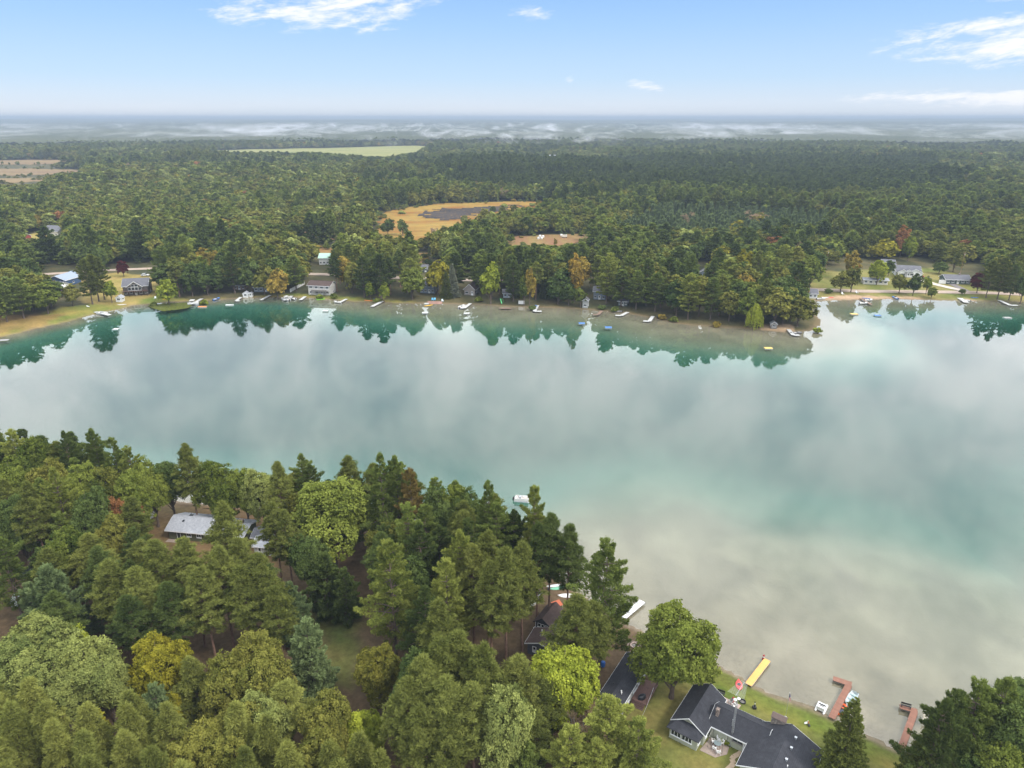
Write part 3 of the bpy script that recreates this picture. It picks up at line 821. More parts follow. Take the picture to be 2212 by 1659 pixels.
PROTO = {}   # kind -> list of (crown mesh, trunk mesh, nominal height, nominal radius)
def proto(kind, gen, n, mat, bark, tr, seed0, lod='', **kw):
    L = []
    for i in range(n):
        C, limbs = gen(seed0+i, **kw)
        h, r = kw['h'], kw['r']
        cm = C.mesh('crown_'+kind+lod, mat)
        tm = trunk_mesh('trunk_'+kind+lod, h*0.93, tr, bark, limbs, np.random.default_rng(seed0+i+500))
        L.append((cm, tm, h, r))
    PROTO[kind+lod] = L
proto('white_pine', white_pine, 4, F['pine'], BARK, 0.34, 100, h=23.0, r=5.2, dens=2.0, blade=0.42, wid=0.11, tp=1.8)
proto('red_pine', red_pine, 4, F['pine_olive'], BARK_RED, 0.27, 120, h=22.0, r=3.9, base=0.40, dens=1.35, puff=0.60, wid=0.085, cone=0.1)
proto('young_pine', red_pine, 4, F['pine_young'], BARK_RED, 0.22, 140, h=17.0, r=3.5, base=0.16, dens=1.25, puff=0.60, wid=0.085, cone=-0.2)
proto('bushy_pine', white_pine, 2, F['pine_blue'], BARK, 0.24, 150, h=14.0, r=4.6, base=0.05, dens=1.7, blade=0.46, wid=0.13, plume=0.2)
proto('spruce', spruce, 2, F['spruce'], BARK, 0.28, 160, h=18.0, r=4.1, dens=0.8, blade=0.38, wid=0.15)
proto('broadleaf', broadleaf, 5, F['leaf'], BARK, 0.32, 180, h=17.0, r=5.6, base=0.14, dens=1.0, leaf=0.29, lobes=20, m=40)
proto('maple', broadleaf, 2, F['leaf_yellowgreen'], BARK, 0.36, 190, h=16.0, r=6.2, base=0.06, dens=1.0, leaf=0.29, lobes=26, m=40)
proto('slender', broadleaf, 2, F['leaf'], BARK, 0.2, 200, h=13.0, r=3.0, base=0.12, dens=1.2, leaf=0.27, lobes=14, clump=0.6, m=34)
proto('shrub', broadleaf, 2, F['leaf'], BARK, 0.08, 210, h=3.2, r=1.9, base=0.0, dens=1.2, leaf=0.26, lobes=8, clump=0.4)
proto('willow', willow, 1, F['leaf_yellowgreen'], BARK, 0.3, 220, h=11.0, r=3.4)
proto('bare', bare_twigs, 1, F['twig'], BARK_PALE, 0.16, 230, h=9.0, r=3.0)
# lighter versions for the far shore
proto('white_pine', white_pine, 4, F['pine'], BARK, 0.36, 300, '_far', h=23.0, r=5.2, dens=0.50, blade=0.80, wid=0.30, tp=2.5)
proto('red_pine', red_pine, 2, F['pine_olive'], BARK_RED, 0.30, 320, '_far', h=22.0, r=3.9, base=0.40, dens=0.45, puff=0.8, wid=0.30)
proto('spruce', spruce, 2, F['spruce'], BARK, 0.28, 340, '_far', h=18.0, r=3.8, dens=0.5, blade=0.6, wid=0.26)
proto('broadleaf', broadleaf, 5, F['leaf_mid'], BARK, 0.34, 360, '_far', h=17.0, r=5.6, base=0.10, dens=0.55, leaf=0.75, lobes=16, clump=1.1)
proto('slender', broadleaf, 2, F['leaf'], BARK, 0.22, 380, '_far', h=14.0, r=3.2, base=0.12, dens=0.6, leaf=0.6, lobes=10, clump=0.9)
proto('willow', willow, 1, F['leaf_yellowgreen'], BARK, 0.3, 390, '_far', h=11.0, r=3.4)
proto('shrub', broadleaf, 2, F['leaf'], BARK, 0.08, 395, '_far', h=3.2, r=2.0, base=0.0, dens=0.8, leaf=0.5, lobes=8, clump=0.6)
proto('bare', bare_twigs, 1, F['twig'], BARK_PALE, 0.16, 398, '_far', h=9.0, r=3.0)

TREES = []      # every single tree: dict(kind, tint, x, y, h, obj)
NAME = dict(white_pine='pine_tree', red_pine='pine_tree', young_pine='pine_tree', bushy_pine='pine_tree', spruce='spruce_tree', broadleaf='deciduous_tree',
            maple='maple_tree', slender='deciduous_tree', shrub='shrub', willow='willow_tree', bare='bare_tree')
_cnt = {}
def plant(kind, x, y, h, r=None, tint=None, lod='', label=None, group=None, where=None, sink=0.0):
    L = PROTO[kind+lod]; i = _cnt.get(kind+lod, int(abs(x*7+y*13)) % 4); _cnt[kind+lod] = i+1
    cm, tm, h0, r0 = L[i % len(L)]
    s = h/h0; sr = s if r is None else r/r0
    e = empty(NAME[kind], (x, y, gz(x, y)-sink), random.random()*6.28)
    c = bpy.data.objects.new('crown' if kind != 'bare' else 'twigs', cm); link(c, e); c.scale = (sr, sr, s)
    t = bpy.data.objects.new('trunk', tm); link(t, e); t.scale = (sr*0.5+s*0.5, sr*0.5+s*0.5, s)
    if tint:
        c.material_slots[0].link = 'OBJECT'; c.material_slots[0].material = F[tint]
    TREES.append(dict(kind=kind, tint=tint, x=x, y=y, h=h, o=e, label=label, group=group, where=where, lod=lod))
    return e
def apex(px, py, h, zg=1.3):
    """where a tree of height h stands whose top shows at that place in the photograph"""
    for _ in range(40):
        x, y = GD(px, py, zg+h)
        if float(lake_d(np.array([x]), np.array([y]))[0]) > 1.6 or h < 5: return x, y, h
        h -= 0.5
    return x, y, h
def T(px, py, h, r, kind='white_pine', tint=None, label=None, **kw):
    x, y, h = apex(px, py, h); return plant(kind, x, y, h, r, tint, '', label, **kw)

OPEN = []
def in_the_way(x, y, h, r):
    """does a tree there stand in one of the open sight lines (and nearer than what is seen in it)?"""
    x = np.atleast_1d(x).astype(float); y = np.atleast_1d(y).astype(float); h = np.broadcast_to(h, x.shape); r = np.broadcast_to(r, x.shape)
    bad = np.zeros(x.shape, bool); ca, sa = math.cos(PITCH), math.sin(PITCH)
    for pl, zz in OPEN:
        far = max(math.hypot(*GD(p[0], p[1], zz)) for p in pl); px0 = min(p[0] for p in pl)-14; px1 = max(p[0] for p in pl)+14
        for k in (0.15, 0.4, 0.65, 0.9):
            for s in (-0.6, 0.0, 0.6):
                xx = x+s*r*(1.1-k*0.7); dz = 1.5+h*k-CAM_H; fw = y*ca-dz*sa; up = y*sa+dz*ca; px_ = CX+FPX*xx/fw; py_ = CY-FPX*up/fw
                m = (px_ > px0) & (px_ < px1) & (np.hypot(x, y) < far+2)
                if m.any(): bad[m] |= inpoly(px_[m], py_[m], pl)
    return bad

# ------------------------------------------------------------------ the near shore, tree by tree: top of the crown in the photograph, height, crown radius
SPECIAL = {(330,1372): 'golden yellow maple glowing among the dark pines', (252,1075): 'round tree with reddish orange tips before the half hidden white cottage', (1470,1308): 'large green maple on the lawn between mobile home and sage house',
 (1222,1386): 'bright yellow-green maple in front of the low brown-roofed cabin', (1850,1503): 'pointed dark spruce in front of the brown L-shaped dock', (1262,1532): 'leafless grey-brown tree below the mobile home',
 (1312,1163): 'tall full green pine at the water beside the long white dock', (812,1398): 'small tree turning yellow at the grassy clearing', (660,1345): 'bushy blue-green pine with skirts to the ground at the clearing',
 (365,1490): 'slim bright yellow sapling between green crowns', (196,1532): 'slim orange-yellow sapling in the pine plantation', (705,1020): 'biggest round leafy tree on the bank beside the twin pines', (884,1012): 'browning pine leaning against the twin pines at the water',
 (820,978): 'left stem of the tall twin pines on the bank', (852,984): 'right stem of the tall twin pines on the bank', (700,1198): 'dark bushy evergreen above the grassy clearing, the taller of two', (742,1232): 'dark bushy evergreen above the grassy clearing, the smaller of two',
 (98,1228): 'wide blue-green pine hiding the grey camper trailer', (1098,1484): 'pale green leafy tree among the olive pines below the maple', (838,1172): 'light green pine with drooping tiers right of the clearing', (150,1345): 'yellow-tipped sapling between the pale grey-green crowns',
 (478,1090): 'tall narrow olive pine standing before the pale-roofed house', (55,1045): 'olive pine with long bare trunk over the brown clearing', (1312-2,0): '', (792,1542): 'low lime-green tree at the lower end of the clearing', (398,958): 'olive pine with bare trunk at the open water gap', (1155,1050): 'yellowish pine right of the floating pontoon boat'}
NEAR = [
 # along the water, from the picture's edge
 (22,926,21,5.2,'white_pine','pine_light'),(62,940,20,4.6,'broadleaf','leaf'),(135,930,22,3.4,'white_pine','pine_dark'),(195,925,22,4.2,'white_pine','pine'),
 (238,945,21,4.0,'white_pine','pine'),(272,962,20,4.4,'white_pine','pine_light'),(312,985,18,4.6,'broadleaf','leaf'),(352,982,17,4.2,'broadleaf','leaf_dark'),
 (398,958,21,3.6,'red_pine',None),(440,985,17,4.6,'broadleaf','leaf'),(482,1003,16,4.6,'broadleaf','leaf'),(520,1010,15,4.2,'broadleaf','leaf'),(556,1006,16,4.6,'broadleaf','leaf_pale'),
 (598,998,22,3.6,'red_pine','pine_olive'),(640,1050,17,4.0,'broadleaf','leaf_mid'),(705,1020,22,8.4,'broadleaf','leaf'),
 (820,978,25,4.8,'white_pine','pine'),(852,984,24,4.4,'white_pine','pine'),(884,1012,22,4.2,'white_pine','pine_brown'),
 (945,1052,18,4.6,'broadleaf','leaf_dark'),(985,1046,18,4.4,'broadleaf','leaf'),(1018,1052,18,4.0,'broadleaf','leaf_dark'),
 (1054,1038,25,4.4,'white_pine','pine'),(1072,1085,22,5.4,'white_pine','pine'),(1110,1100,20,4.0,'white_pine','pine_dark'),(1155,1050,25,4.4,'white_pine','pine_light'),
 (1192,1108,23,3.6,'red_pine','pine_dark'),(1232,1130,22,3.8,'red_pine','pine_dark'),(1312,1163,25,6.4,'white_pine','pine'),
 # second row
 (12,985,20,5.2,'broadleaf','leaf'),(92,985,21,5.0,'broadleaf','leaf_mid'),(165,1000,20,5.0,'broadleaf','leaf'),(215,1008,19,5.4,'broadleaf','leaf_mid'),(255,1020,18,4.6,'broadleaf','leaf'),
 (55,1045,22,3.6,'red_pine','pine_olive'),(112,1012,23,4.4,'white_pine','pine_light'),(180,1050,20,4.4,'broadleaf','leaf_dark'),(20,1060,19,4.8,'broadleaf','leaf_dark'),
 (252,1075,14,5.0,'broadleaf','leaf_red'),(0,1165,18,4.6,'white_pine','pine'),(140,1140,18,4.2,'broadleaf','leaf'),(188,1158,18,4.6,'red_pine','pine_young'),
 (228,1110,17,3.8,'broadleaf','leaf_mid'),(330,1172,20,4.4,'red_pine','pine_olive'),(392,1165,20,4.2,'red_pine','pine_olive'),(478,1090,24,4.2,'red_pine','pine_olive'),
 (470,1185,21,4.2,'red_pine','pine_olive'),(556,1200,21,4.0,'red_pine','pine_olive'),(520,1225,20,4.0,'red_pine','pine_olive'),(430,1230,20,4.2,'red_pine','pine_olive'),
 (290,1230,19,4.2,'red_pine','pine_olive'),(232,1215,19,4.2,'red_pine','pine_olive'),(590,1270,17,3.6,'red_pine','pine_olive'),(360,1262,18,4.0,'red_pine','pine_dark'),
 (98,1228,18,6.0,'bushy_pine','pine_blue'),(60,1265,14,4.0,'bushy_pine','pine_blue'),
 (612,1105,19,3.2,'red_pine','pine_olive'),(586,1088,20,3.4,'red_pine','pine_olive'),
 (700,1198,13,4.6,'bushy_pine','pine_dark'),(742,1232,11,3.8,'bushy_pine','pine_dark'),(625,1262,13,3.6,'bushy_pine','pine_blue'),(655,1150,15,4.4,'broadleaf','leaf_dark'),
 (838,1172,24,5.6,'white_pine','pine_light'),(880,1088,23,5.0,'white_pine','pine'),(905,1132,21,4.8,'white_pine','pine_dark'),(880,1200,18,4.6,'broadleaf','leaf_dark'),
 (992,1148,24,4.4,'white_pine','pine_light'),(962,1212,22,4.6,'white_pine','pine_light'),(1010,1120,21,4.6,'white_pine','pine_dark'),(945,1300,20,4.0,'red_pine','pine_olive'),
 (918,1270,20,4.2,'white_pine','pine_dark'),(1052,1150,23,4.2,'red_pine','pine_olive'),(1092,1186,24,4.4,'red_pine','pine_olive'),(1130,1172,23,3.8,'red_pine','pine_olive'),
 (1162,1128,22,3.2,'red_pine','pine_dark'),(1060,1215,22,4.0,'red_pine','pine_olive'),(1020,1180,22,4.4,'red_pine','pine_young'),
 (1246,1288,19,4.6,'red_pine','pine_olive'),(1285,1300,17,3.6,'red_pine','pine_olive'),
 # around the houses
 (1470,1308,18,7.0,'maple','leaf'),(1222,1386,17,6.2,'maple','leaf_yellowgreen'),(1180,1470,14,3.6,'red_pine','pine_olive'),
 (660,1345,15,4.9,'bushy_pine','pine_blue'),(812,1398,12,4.0,'broadleaf','leaf_gold'),
 (950,1385,21,4.4,'red_pine','pine_olive'),(912,1425,20,4.4,'red_pine','pine_olive'),(990,1368,21,4.2,'red_pine','pine_olive'),(1042,1398,21,4.2,'red_pine','pine_olive'),
 (880,1470,18,4.2,'red_pine','pine_olive'),(960,1470,19,4.4,'red_pine','pine_olive'),(1020,1480,18,4.2,'red_pine','pine_olive'),(905,1530,16,3.8,'red_pine','pine_olive'),
 (970,1545,15,3.8,'red_pine','pine_olive'),
 (1120,1424,18,4.2,'red_pine','pine_young'),(1098,1484,19,4.6,'broadleaf','leaf_pale'),(1150,1540,12,3.6,'red_pine','pine_olive'),
 (1262,1532,10,3.2,'bare',None),(1318,1508,16,5.2,'white_pine','pine_light'),(1382,1558,14,4.4,'white_pine','pine_light'),(1232,1572,14,4.4,'white_pine','pine_light'),
 (1130,1600,11,4.2,'bushy_pine','pine'),(1290,1600,12,4.0,'white_pine','pine_light'),
 # yellow and pale crowns in the corner
 (330,1376,14,4.9,'maple','leaf_yellow'),(365,1490,10,1.5,'slender','leaf_yellow'),(196,1532,12,2.2,'slender','leaf_yellow'),(150,1345,13,2.8,'slender','leaf_yellowgreen'),
 (60,1335,15,5.4,'broadleaf','leaf_pale'),(20,1365,15,5.2,'broadleaf','leaf_pale'),(115,1352,15,4.8,'broadleaf','leaf_pale'),(172,1378,15,4.8,'broadleaf','leaf_pale'),
 (40,1420,14,5.0,'broadleaf','leaf_pale'),(110,1425,14,4.8,'broadleaf','leaf_pale'),(215,1420,13,4.4,'broadleaf','leaf_pale'),
 (480,1415,16,4.4,'broadleaf','leaf_mid'),(545,1362,17,4.2,'broadleaf','leaf_mid'),(560,1420,16,4.6,'broadleaf','leaf_mid'),(612,1478,14,4.0,'red_pine','pine_young'),
 (565,1490,14,4.4,'broadleaf','leaf_pale'),(500,1520,14,4.4,'broadleaf','leaf_mid'),(700,1500,14,4.4,'broadleaf','leaf_mid'),(760,1530,10,2.6,'slender','leaf_yellowgreen'),(792,1542,8,2.8,'broadleaf','leaf_yellowgreen'),
 (408,1425,13,3.8,'young_pine','pine_young'),(330,1485,12,3.8,'bushy_pine','pine_blue'),
 # corner by the brown docks
 (1850,1503,16,4.3,'spruce','spruce'),(2012,1560,14,3.6,'spruce','spruce'),(2048,1508,19,4.0,'white_pine','pine_dark'),(2072,1490,19,4.2,'white_pine','pine_dark'),(2128,1462,20,4.8,'white_pine','pine'),
 (2185,1452,20,5.0,'white_pine','pine'),(2210,1500,18,4.8,'broadleaf','leaf_dark'),(2120,1530,15,4.6,'broadleaf','leaf_dark'),(2078,1570,13,4.0,'broadleaf','leaf_dark'),(2170,1580,14,4.6,'broadleaf','leaf'),
 (2250,1470,19,4.8,'broadleaf','leaf_dark'),(1992,1628,9,2.8,'spruce','spruce'),(2110,1625,11,4.0,'broadleaf','leaf_dark'),(2215,1640,12,4.4,'broadleaf','leaf'),
]
for q in NEAR: T(*q, label=SPECIAL.get(q[:2]))
# the young plantation that fills the corner of the picture
taken = [(t['x'], t['y']) for t in TREES]
PLANT_REG = [(-40,1450),(120,1470),(250,1490),(420,1510),(560,1530),(720,1560),(830,1590),(900,1650),(900,1720),(-40,1720)]
g = np.random.default_rng(5); row = []
for j in range(9):
    for i in range(24):
        px_ = -30+i*42+(j % 2)*21+g.normal(0, 7); py_ = 1462+j*31+g.normal(0, 6)
        if not inpoly(np.array([px_]), np.array([py_]), PLANT_REG)[0]: continue
        h = 15.5+2.2*g.random(); x, y = GD(px_, py_, 1.3+h)
        if min((x-a)**2+(y-b)**2 for a, b in taken) < 3.6**2: continue
        taken.append((x, y)); k = g.random()
        if k < 0.10: plant('broadleaf', x, y, h-2, 4.0, 'leaf_mid')
        else: plant('young_pine', x, y, h, 3.2+0.6*g.random(), 'pine_young' if k < 0.8 else 'pine_olive')
print('near trees', len(TREES))

# fill between the listed crowns where the photograph shows closed canopy
CLOSED = [PD((-60,1180),(60,1150),(250,1190),(330,1250),(420,1270),(600,1270),(640,1340),(600,1400),(420,1480),(-60,1480)), PD((840,1250),(930,1180),(1040,1200),(1180,1180),(1240,1230),(1000,1310),(960,1420),(860,1440),(810,1330)),
          PD((860,1500),(960,1430),(1080,1480),(1200,1480),(1300,1560),(1400,1640),(1380,1740),(850,1740)), PD((-60,1020),(280,1040),(330,1090),(230,1130),(60,1180),(-60,1160)), PD((640,1120),(800,1080),(960,1090),(1000,1180),(860,1200),(700,1190)),
          PD((2010,1720),(2050,1640),(2260,1580),(2260,1780))]
KEEP = [PD((340,1180),(330,1090),(560,1090),(620,1180),(600,1230),(400,1230)), PD((1005,1420),(1000,1340),(1090,1300),(1170,1280),(1220,1340),(1180,1400),(1100,1440))]
OPEN[:] = [([(1300,1525),(1300,1470),(1345,1400),(1405,1400),(1410,1530)],1.4), ([(1120,1330),(1120,1285),(1190,1255),(1235,1262),(1235,1330),(1200,1400),(1140,1400)],1.4), ([(1010,1440),(1010,1330),(1100,1290),(1150,1330),(1140,1410),(1060,1460)],1.3),
        ([(330,1190),(335,1085),(580,1085),(610,1200),(430,1200)],1.4), ([(665,1330),(775,1300),(790,1400),(820,1500),(830,1560),(760,1520),(715,1480)],1.3), ([(-20,1340),(-20,1230),(60,1205),(90,1225),(30,1290)],1.3), ([(1345,1400),(1345,1340),(1400,1380),(1440,1400),(1420,1560),(1390,1540)],1.3),
        ([(770,1320),(760,1290),(800,1260),(810,1290)],1.3)]
g = np.random.default_rng(9)
for pl in CLOSED:
    bx = [p[0] for p in pl]; by = [p[1] for p in pl]
    for i in range(500):
        x, y = g.uniform(min(bx), max(bx)), g.uniform(min(by), max(by))
        if not inpoly(np.array([x]), np.array([y]), pl)[0] or any(inpoly(np.array([x]), np.array([y]), k)[0] for k in KEEP): continue
        if float(lake_d(np.array([x]), np.array([y]))[0]) < 3 or min((x-a)**2+(y-b)**2 for a, b in taken) < 4.6**2: continue
        if math.hypot(x-18.6, y-92.6) < 9 or math.hypot(x-6, y-105) < 8 or math.hypot(x-34, y-82) < 14: continue
        if in_the_way(x, y, 17, 4.0)[0]: continue
        taken.append((x, y)); k = g.random()
        if k < 0.45: plant('red_pine', x, y, 15+4*g.random(), 3.8, 'pine_olive' if g.random() < 0.6 else 'pine_dark')
        elif k < 0.7: plant('broadleaf', x, y, 11+4*g.random(), 4.4, 'leaf_mid' if g.random() < 0.5 else 'leaf_dark')
        else: plant('white_pine', x, y, 15+4*g.random(), 4.2, 'pine_dark' if g.random() < 0.5 else 'pine')
print('near trees with fill', len(TREES))
# ------------------------------------------------------------------ clearings the far woods keep free
CLEAR = [WETLAND, PASTURE, STRIP_A, STRIP_B, FIELD_L1, FIELD_L2, FIELD_L3, FARM_L, HAYFIELD, FARM_C, YARD_LEFT,
         PD((1745,660),(1735,596),(1790,600),(1850,606),(1870,606),(1900,572),(1930,558),(2000,562),(2030,575),(2110,585),(2118,630),(2290,640),(2290,670),(1900,668)),   # right lawn, houses, road
         PD((255,600),(262,572),(355,570),(360,610),(340,645),(258,648)),                      # around the lodge
         PD((95,602),(110,578),(158,574),(165,600),(165,640),(100,640)),                       # blue barn
         PD((655,640),(660,585),(725,583),(722,640)),                                          # white house with brown roof
         PD((905,640),(905,560),(930,558),(968,600),(968,640)),
         PD((992,648),(1000,590),(1030,590),(1030,648)),
         PD((1255,655),(1262,600),(1285,600),(1285,655)), PD((1320,600),(1345,600),(1345,650),(1320,650)),
         PD((1505,600),(1500,570),(1545,570),(1545,600)), PD((1815,600),(1815,560),(1880,560),(1880,606))]
def blocked(x, y, pad=0.0):
    b = np.zeros(np.shape(x), bool)
    for c in CLEAR:
        px_ = [p[0] for p in c]; py_ = [p[1] for p in c]
        m = (x > min(px_)-20) & (x < max(px_)+20) & (y > min(py_)-20) & (y < max(py_)+20)
        if m.any():
            s = sdist(x[m], y[m], c); b[m] |= s > -pad
    m = (y > 300) & (y < 520)
    if m.any(): b[m] |= pdist(x[m], y[m], ROAD_FAR, False) < 5.5
    return b


# what shows between the trees in the photograph: the loops below keep these sight lines open (outline in the photograph, level it was traced on)
OPEN[:] = [([(806,500),(808,462),(870,447),(960,438),(1130,432),(1200,437),(1130,449),(1050,461),(1010,478),(960,492),(900,502)],3),
        ([(1082,524),(1102,506),(1270,502),(1268,522),(1200,531)],3), ([(690,512),(700,500),(775,498),(770,506)],3), ([(660,545),(700,535),(740,546)],3),
        ([(-20,380),(-20,362),(60,360),(178,363),(172,378)],3), ([(-20,402),(-20,386),(122,384),(96,394),(60,402)],3), ([(-20,356),(-20,348),(60,345),(195,347),(60,357)],3),
        ([(435,329),(440,326),(760,317),(925,314),(900,332),(830,342),(700,334)],4), ([(30,522),(60,507),(92,500),(138,498),(136,511)],2), ([(1130,349),(1170,343),(1230,344)],4),
        ([(262,645),(264,595),(340,593),(345,640)],1.4), ([(102,638),(104,592),(150,592),(150,640)],1.4), ([(672,632),(674,606),(704,606),(704,632)],1.4), 
        ([(912,634),(914,612),(928,612),(928,634)],1.4), ([(1000,642),(1004,612),(1022,606),(1026,642)],1.4), ([(1256,662),(1258,634),(1274,634),(1274,662)],1.4), 
        ([(905,590),(908,572),(922,572),(922,590)],2), ([(690,572),(692,548),(712,548),(712,572)],2), ([(1508,602),(1510,582),(1530,582),(1530,602)],1.4), ([(1745,642),(1748,620),(1768,620),(1768,642)],1.4),
        ([(1780,640),(1785,575),(1810,565),(2130,560),(2130,640)],1.4), ([(135,628),(140,594),(340,580),(345,594),(262,600),(262,640),(180,655)],1.4), ([(520,638),(522,622),(545,622),(545,638)],1.4),
        ([(1640,706),(1650,694),(1690,694),(1690,706)],1.2), ([(690,600),(694,586),(716,586),(716,600)],1.6)]
# ------------------------------------------------------------------ the far shore: the trees one can pick out
def Fb(px, py, h, r, kind, tint=None, label=None, **kw):
    """base of the trunk at that place of the photograph"""
    x, y = GD(px, py, 1.4); return plant(kind, x, y, h, r, tint, '_far', label, **kw)
FARLIST = [
 (20,668,15,8.0,'broadleaf','leaf_mid','broad rounded tree at the picture edge behind the reedy bank'),
 (72,672,15,8.5,'broadleaf','leaf_mid','bushy green tree hiding the white camper near the reedy bank'),
 (112,664,14,8.0,'broadleaf','leaf_dark','dark bushy tree next to the blue pole barn'),
 (158,660,11,4.5,'broadleaf','leaf_mid','small round tree between the blue barn and the tall lawn pines'),
 (200,656,23,5.0,'white_pine','pine_olive','tall pine with bare trunk on the golden lawn, nearest the water'),
 (214,650,24,5.2,'white_pine','pine_olive','tallest of the lawn pines with bare trunks by the dark lodge'),
 (226,646,22,4.6,'white_pine','pine_olive','third bare-trunked lawn pine, the one closest to the lodge'),
 (242,652,12,3.2,'slender','leaf_yellowgreen','small bright green tree beside the white shed below the lodge'),
 (365,652,15,6.0,'broadleaf','leaf_yellowgreen','bright green tree on the bank just past the dark lodge'),
 (268,598,10,3.6,'broadleaf','leaf_wine','dark reddish tree beside the road behind the lodge'),
 (945,634,19,6.6,'broadleaf','leaf_yellow','yellow-green willow-like tree in front of the grey lake house'),
 (978,640,18,4.0,'spruce','spruce_blue','blue-grey spruce beside the yellow-green tree on the bank'),
 (965,642,14,3.4,'spruce','spruce','dark green spruce squeezed against the blue-grey spruce'),
 (1060,652,22,5.6,'broadleaf','leaf_yellowgreen','tall yellow-green tree beside the cottage with brown gable roof'),
 (1144,656,22,3.0,'slender','leaf_turn','tall slender birch with thin yellowing top on the bank'),
 (1132,656,17,2.8,'slender','leaf','slender green birch in front of the dark bank'),
 (1240,648,24,4.6,'broadleaf','leaf_orange','tall amber tree standing above the bank of willows'),
 (1205,654,13,5.6,'broadleaf','leaf_dark','dark rounded willow clump under the amber tree'),
 (1228,656,12,5.0,'broadleaf','leaf_dark','dark green willow bush right below the amber tree'),
 (1254,660,12,3.4,'slender','leaf','grey-green slender tree in front of the small white boathouse'),
 (800,645,11,2.6,'slender','leaf_yellowgreen','small yellow-green birch at the foot of the pines'),
 (830,648,12,3.0,'slender','leaf_yellowgreen','narrow yellow-green birch right at the water'),
 (600,640,17,6.0,'broadleaf','leaf_turn','tree turning yellow-brown beside the white house'),
 (1600,625,22,5.6,'broadleaf','leaf_yellow','bright yellow tree rising over the wooded point'),
 (1628,706,13,3.6,'willow','leaf_yellowgreen','small weeping willow at the water on the wooded point'),
 (1672,702,18,7.6,'broadleaf','leaf_mid','big rounded tree beside the sandy landing on the point'),
 (1722,702,15,7.0,'broadleaf','leaf_mid','outermost tree at the tip of the wooded point'),
 (1748,622,18,6.8,'broadleaf','leaf','large round green tree over the road at the point'),
 (1815,630,13,5.4,'broadleaf','leaf_mid','dark leaning tree between road and beach'),
 (1838,630,15,4.4,'broadleaf','leaf_mid','tree on the beach with a leaning neighbour'),
 (1835,606,17,5.0,'broadleaf','leaf_turn','tall yellowing tree behind the beach trees'),
 (1842,612,12,2.2,'slender','leaf_red','slim reddish tree behind the beach trees'),
 (1893,615,15,5.4,'broadleaf','leaf_yellowgreen','round light green tree on the lawn before the grey-roofed house'),
 (1918,597,10,3.6,'broadleaf','leaf_dark','dark round tree touching the big grey-roofed house'),
 (1942,632,11,4.4,'broadleaf','leaf_mid','round green tree on the shore side of the road'),
 (1972,636,12,3.8,'broadleaf','pine_dark','very dark egg-shaped tree on the roadside before the driveway'),
 (2000,634,11,2.6,'slender','leaf_yellowgreen','young light green tree on the shore below the driveway'),
 (2012,640,6,2.6,'broadleaf','leaf','low green tree on the shore below the driveway'),
 (2028,592,8,4.6,'broadleaf','leaf_dark','rounded bush between the two houses by the road'),
 (2058,588,15,5.4,'broadleaf','leaf_mid','spreading tree behind the grey ranch house'),
 (2110,632,12,4.6,'broadleaf','leaf_wine','dark purplish tree at the roadside by the ranch house'),
 (2130,640,20,4.2,'white_pine','pine_olive','pine with bare trunk on the roadside, first after the ranch house'),
 (2155,642,22,4.4,'white_pine','pine_olive','tall pine with light top on the shore road'),
 (2180,644,19,4.2,'white_pine','pine','pine beside the L-shaped white dock'),
 (2205,650,17,4.2,'broadleaf','leaf_dark','dark tree at the picture edge above the stony shore'),
 (2078,636,4,1.8,'slender','leaf','little sapling on the shore between the docks'),
 (1943,556,21,4.6,'broadleaf','leaf_red','rusty red tree standing in the dark woods'),
 (1960,565,18,5.0,'broadleaf','leaf_yellowgreen','yellow-green tree in front of the rusty red tree'),
 (870,510,13,5.0,'broadleaf','leaf_dark','dark round tree at the edge of the orange wetland'),
 (838,508,14,5.6,'broadleaf','leaf_dark','dark tree standing alone by the dry meadow'),
 (780,512,14,6.4,'broadleaf','leaf_dark','broad dark tree at the wetland corner'),
 (1090,486,15,6.0,'broadleaf','leaf_mid','rounded tree right next to the tilled pasture'),
 (1045,500,20,7.5,'broadleaf','leaf_mid','large rounded tree between wetland and pasture'),
 (938,516,10,2.4,'bare',None,'leafless grey tree at the wetland edge'),
 (90,500,13,5.0,'broadleaf','leaf_turn','yellowing tree beside the far grey barn'),
]
for q in FARLIST: Fb(*q)
for q in ((830,470),(845,478),(818,492),(1150,446),(1090,448),(905,446),(868,462),(1005,482),(835,500),(880,505)):
    Fb(q[0], q[1], 2.2+2*random.random(), 2.4+2*random.random(), 'shrub', ('leaf_turn', 'leaf_pale', 'leaf_mid')[q[0] % 3])
# shrubs low on the bank
for q in ((1035,648,'leaf_yellowgreen'),(1150,664,'leaf_dark'),(1330,668,'leaf'),(1300,664,'leaf_dark'),(1550,700,'leaf_turn'),(1430,684,'leaf_turn'),(1456,690,'leaf'),(1765,712,'leaf_yellowgreen'),(720,640,'leaf'),(815,648,'leaf'),
          (440,650,'leaf_yellowgreen'),(1790,632,'leaf_dark'),(1730,648,'leaf_yellowgreen'),(690,640,'leaf'),(330,655,'leaf')):
    Fb(q[0], q[1], 2.6, 2.2, 'shrub', q[2])
g = np.random.default_rng(31)
taken = [(t['x'], t['y']) for t in TREES]
def free(x, y, d): return all((x-a)**2+(y-b)**2 > d*d for a, b in taken)
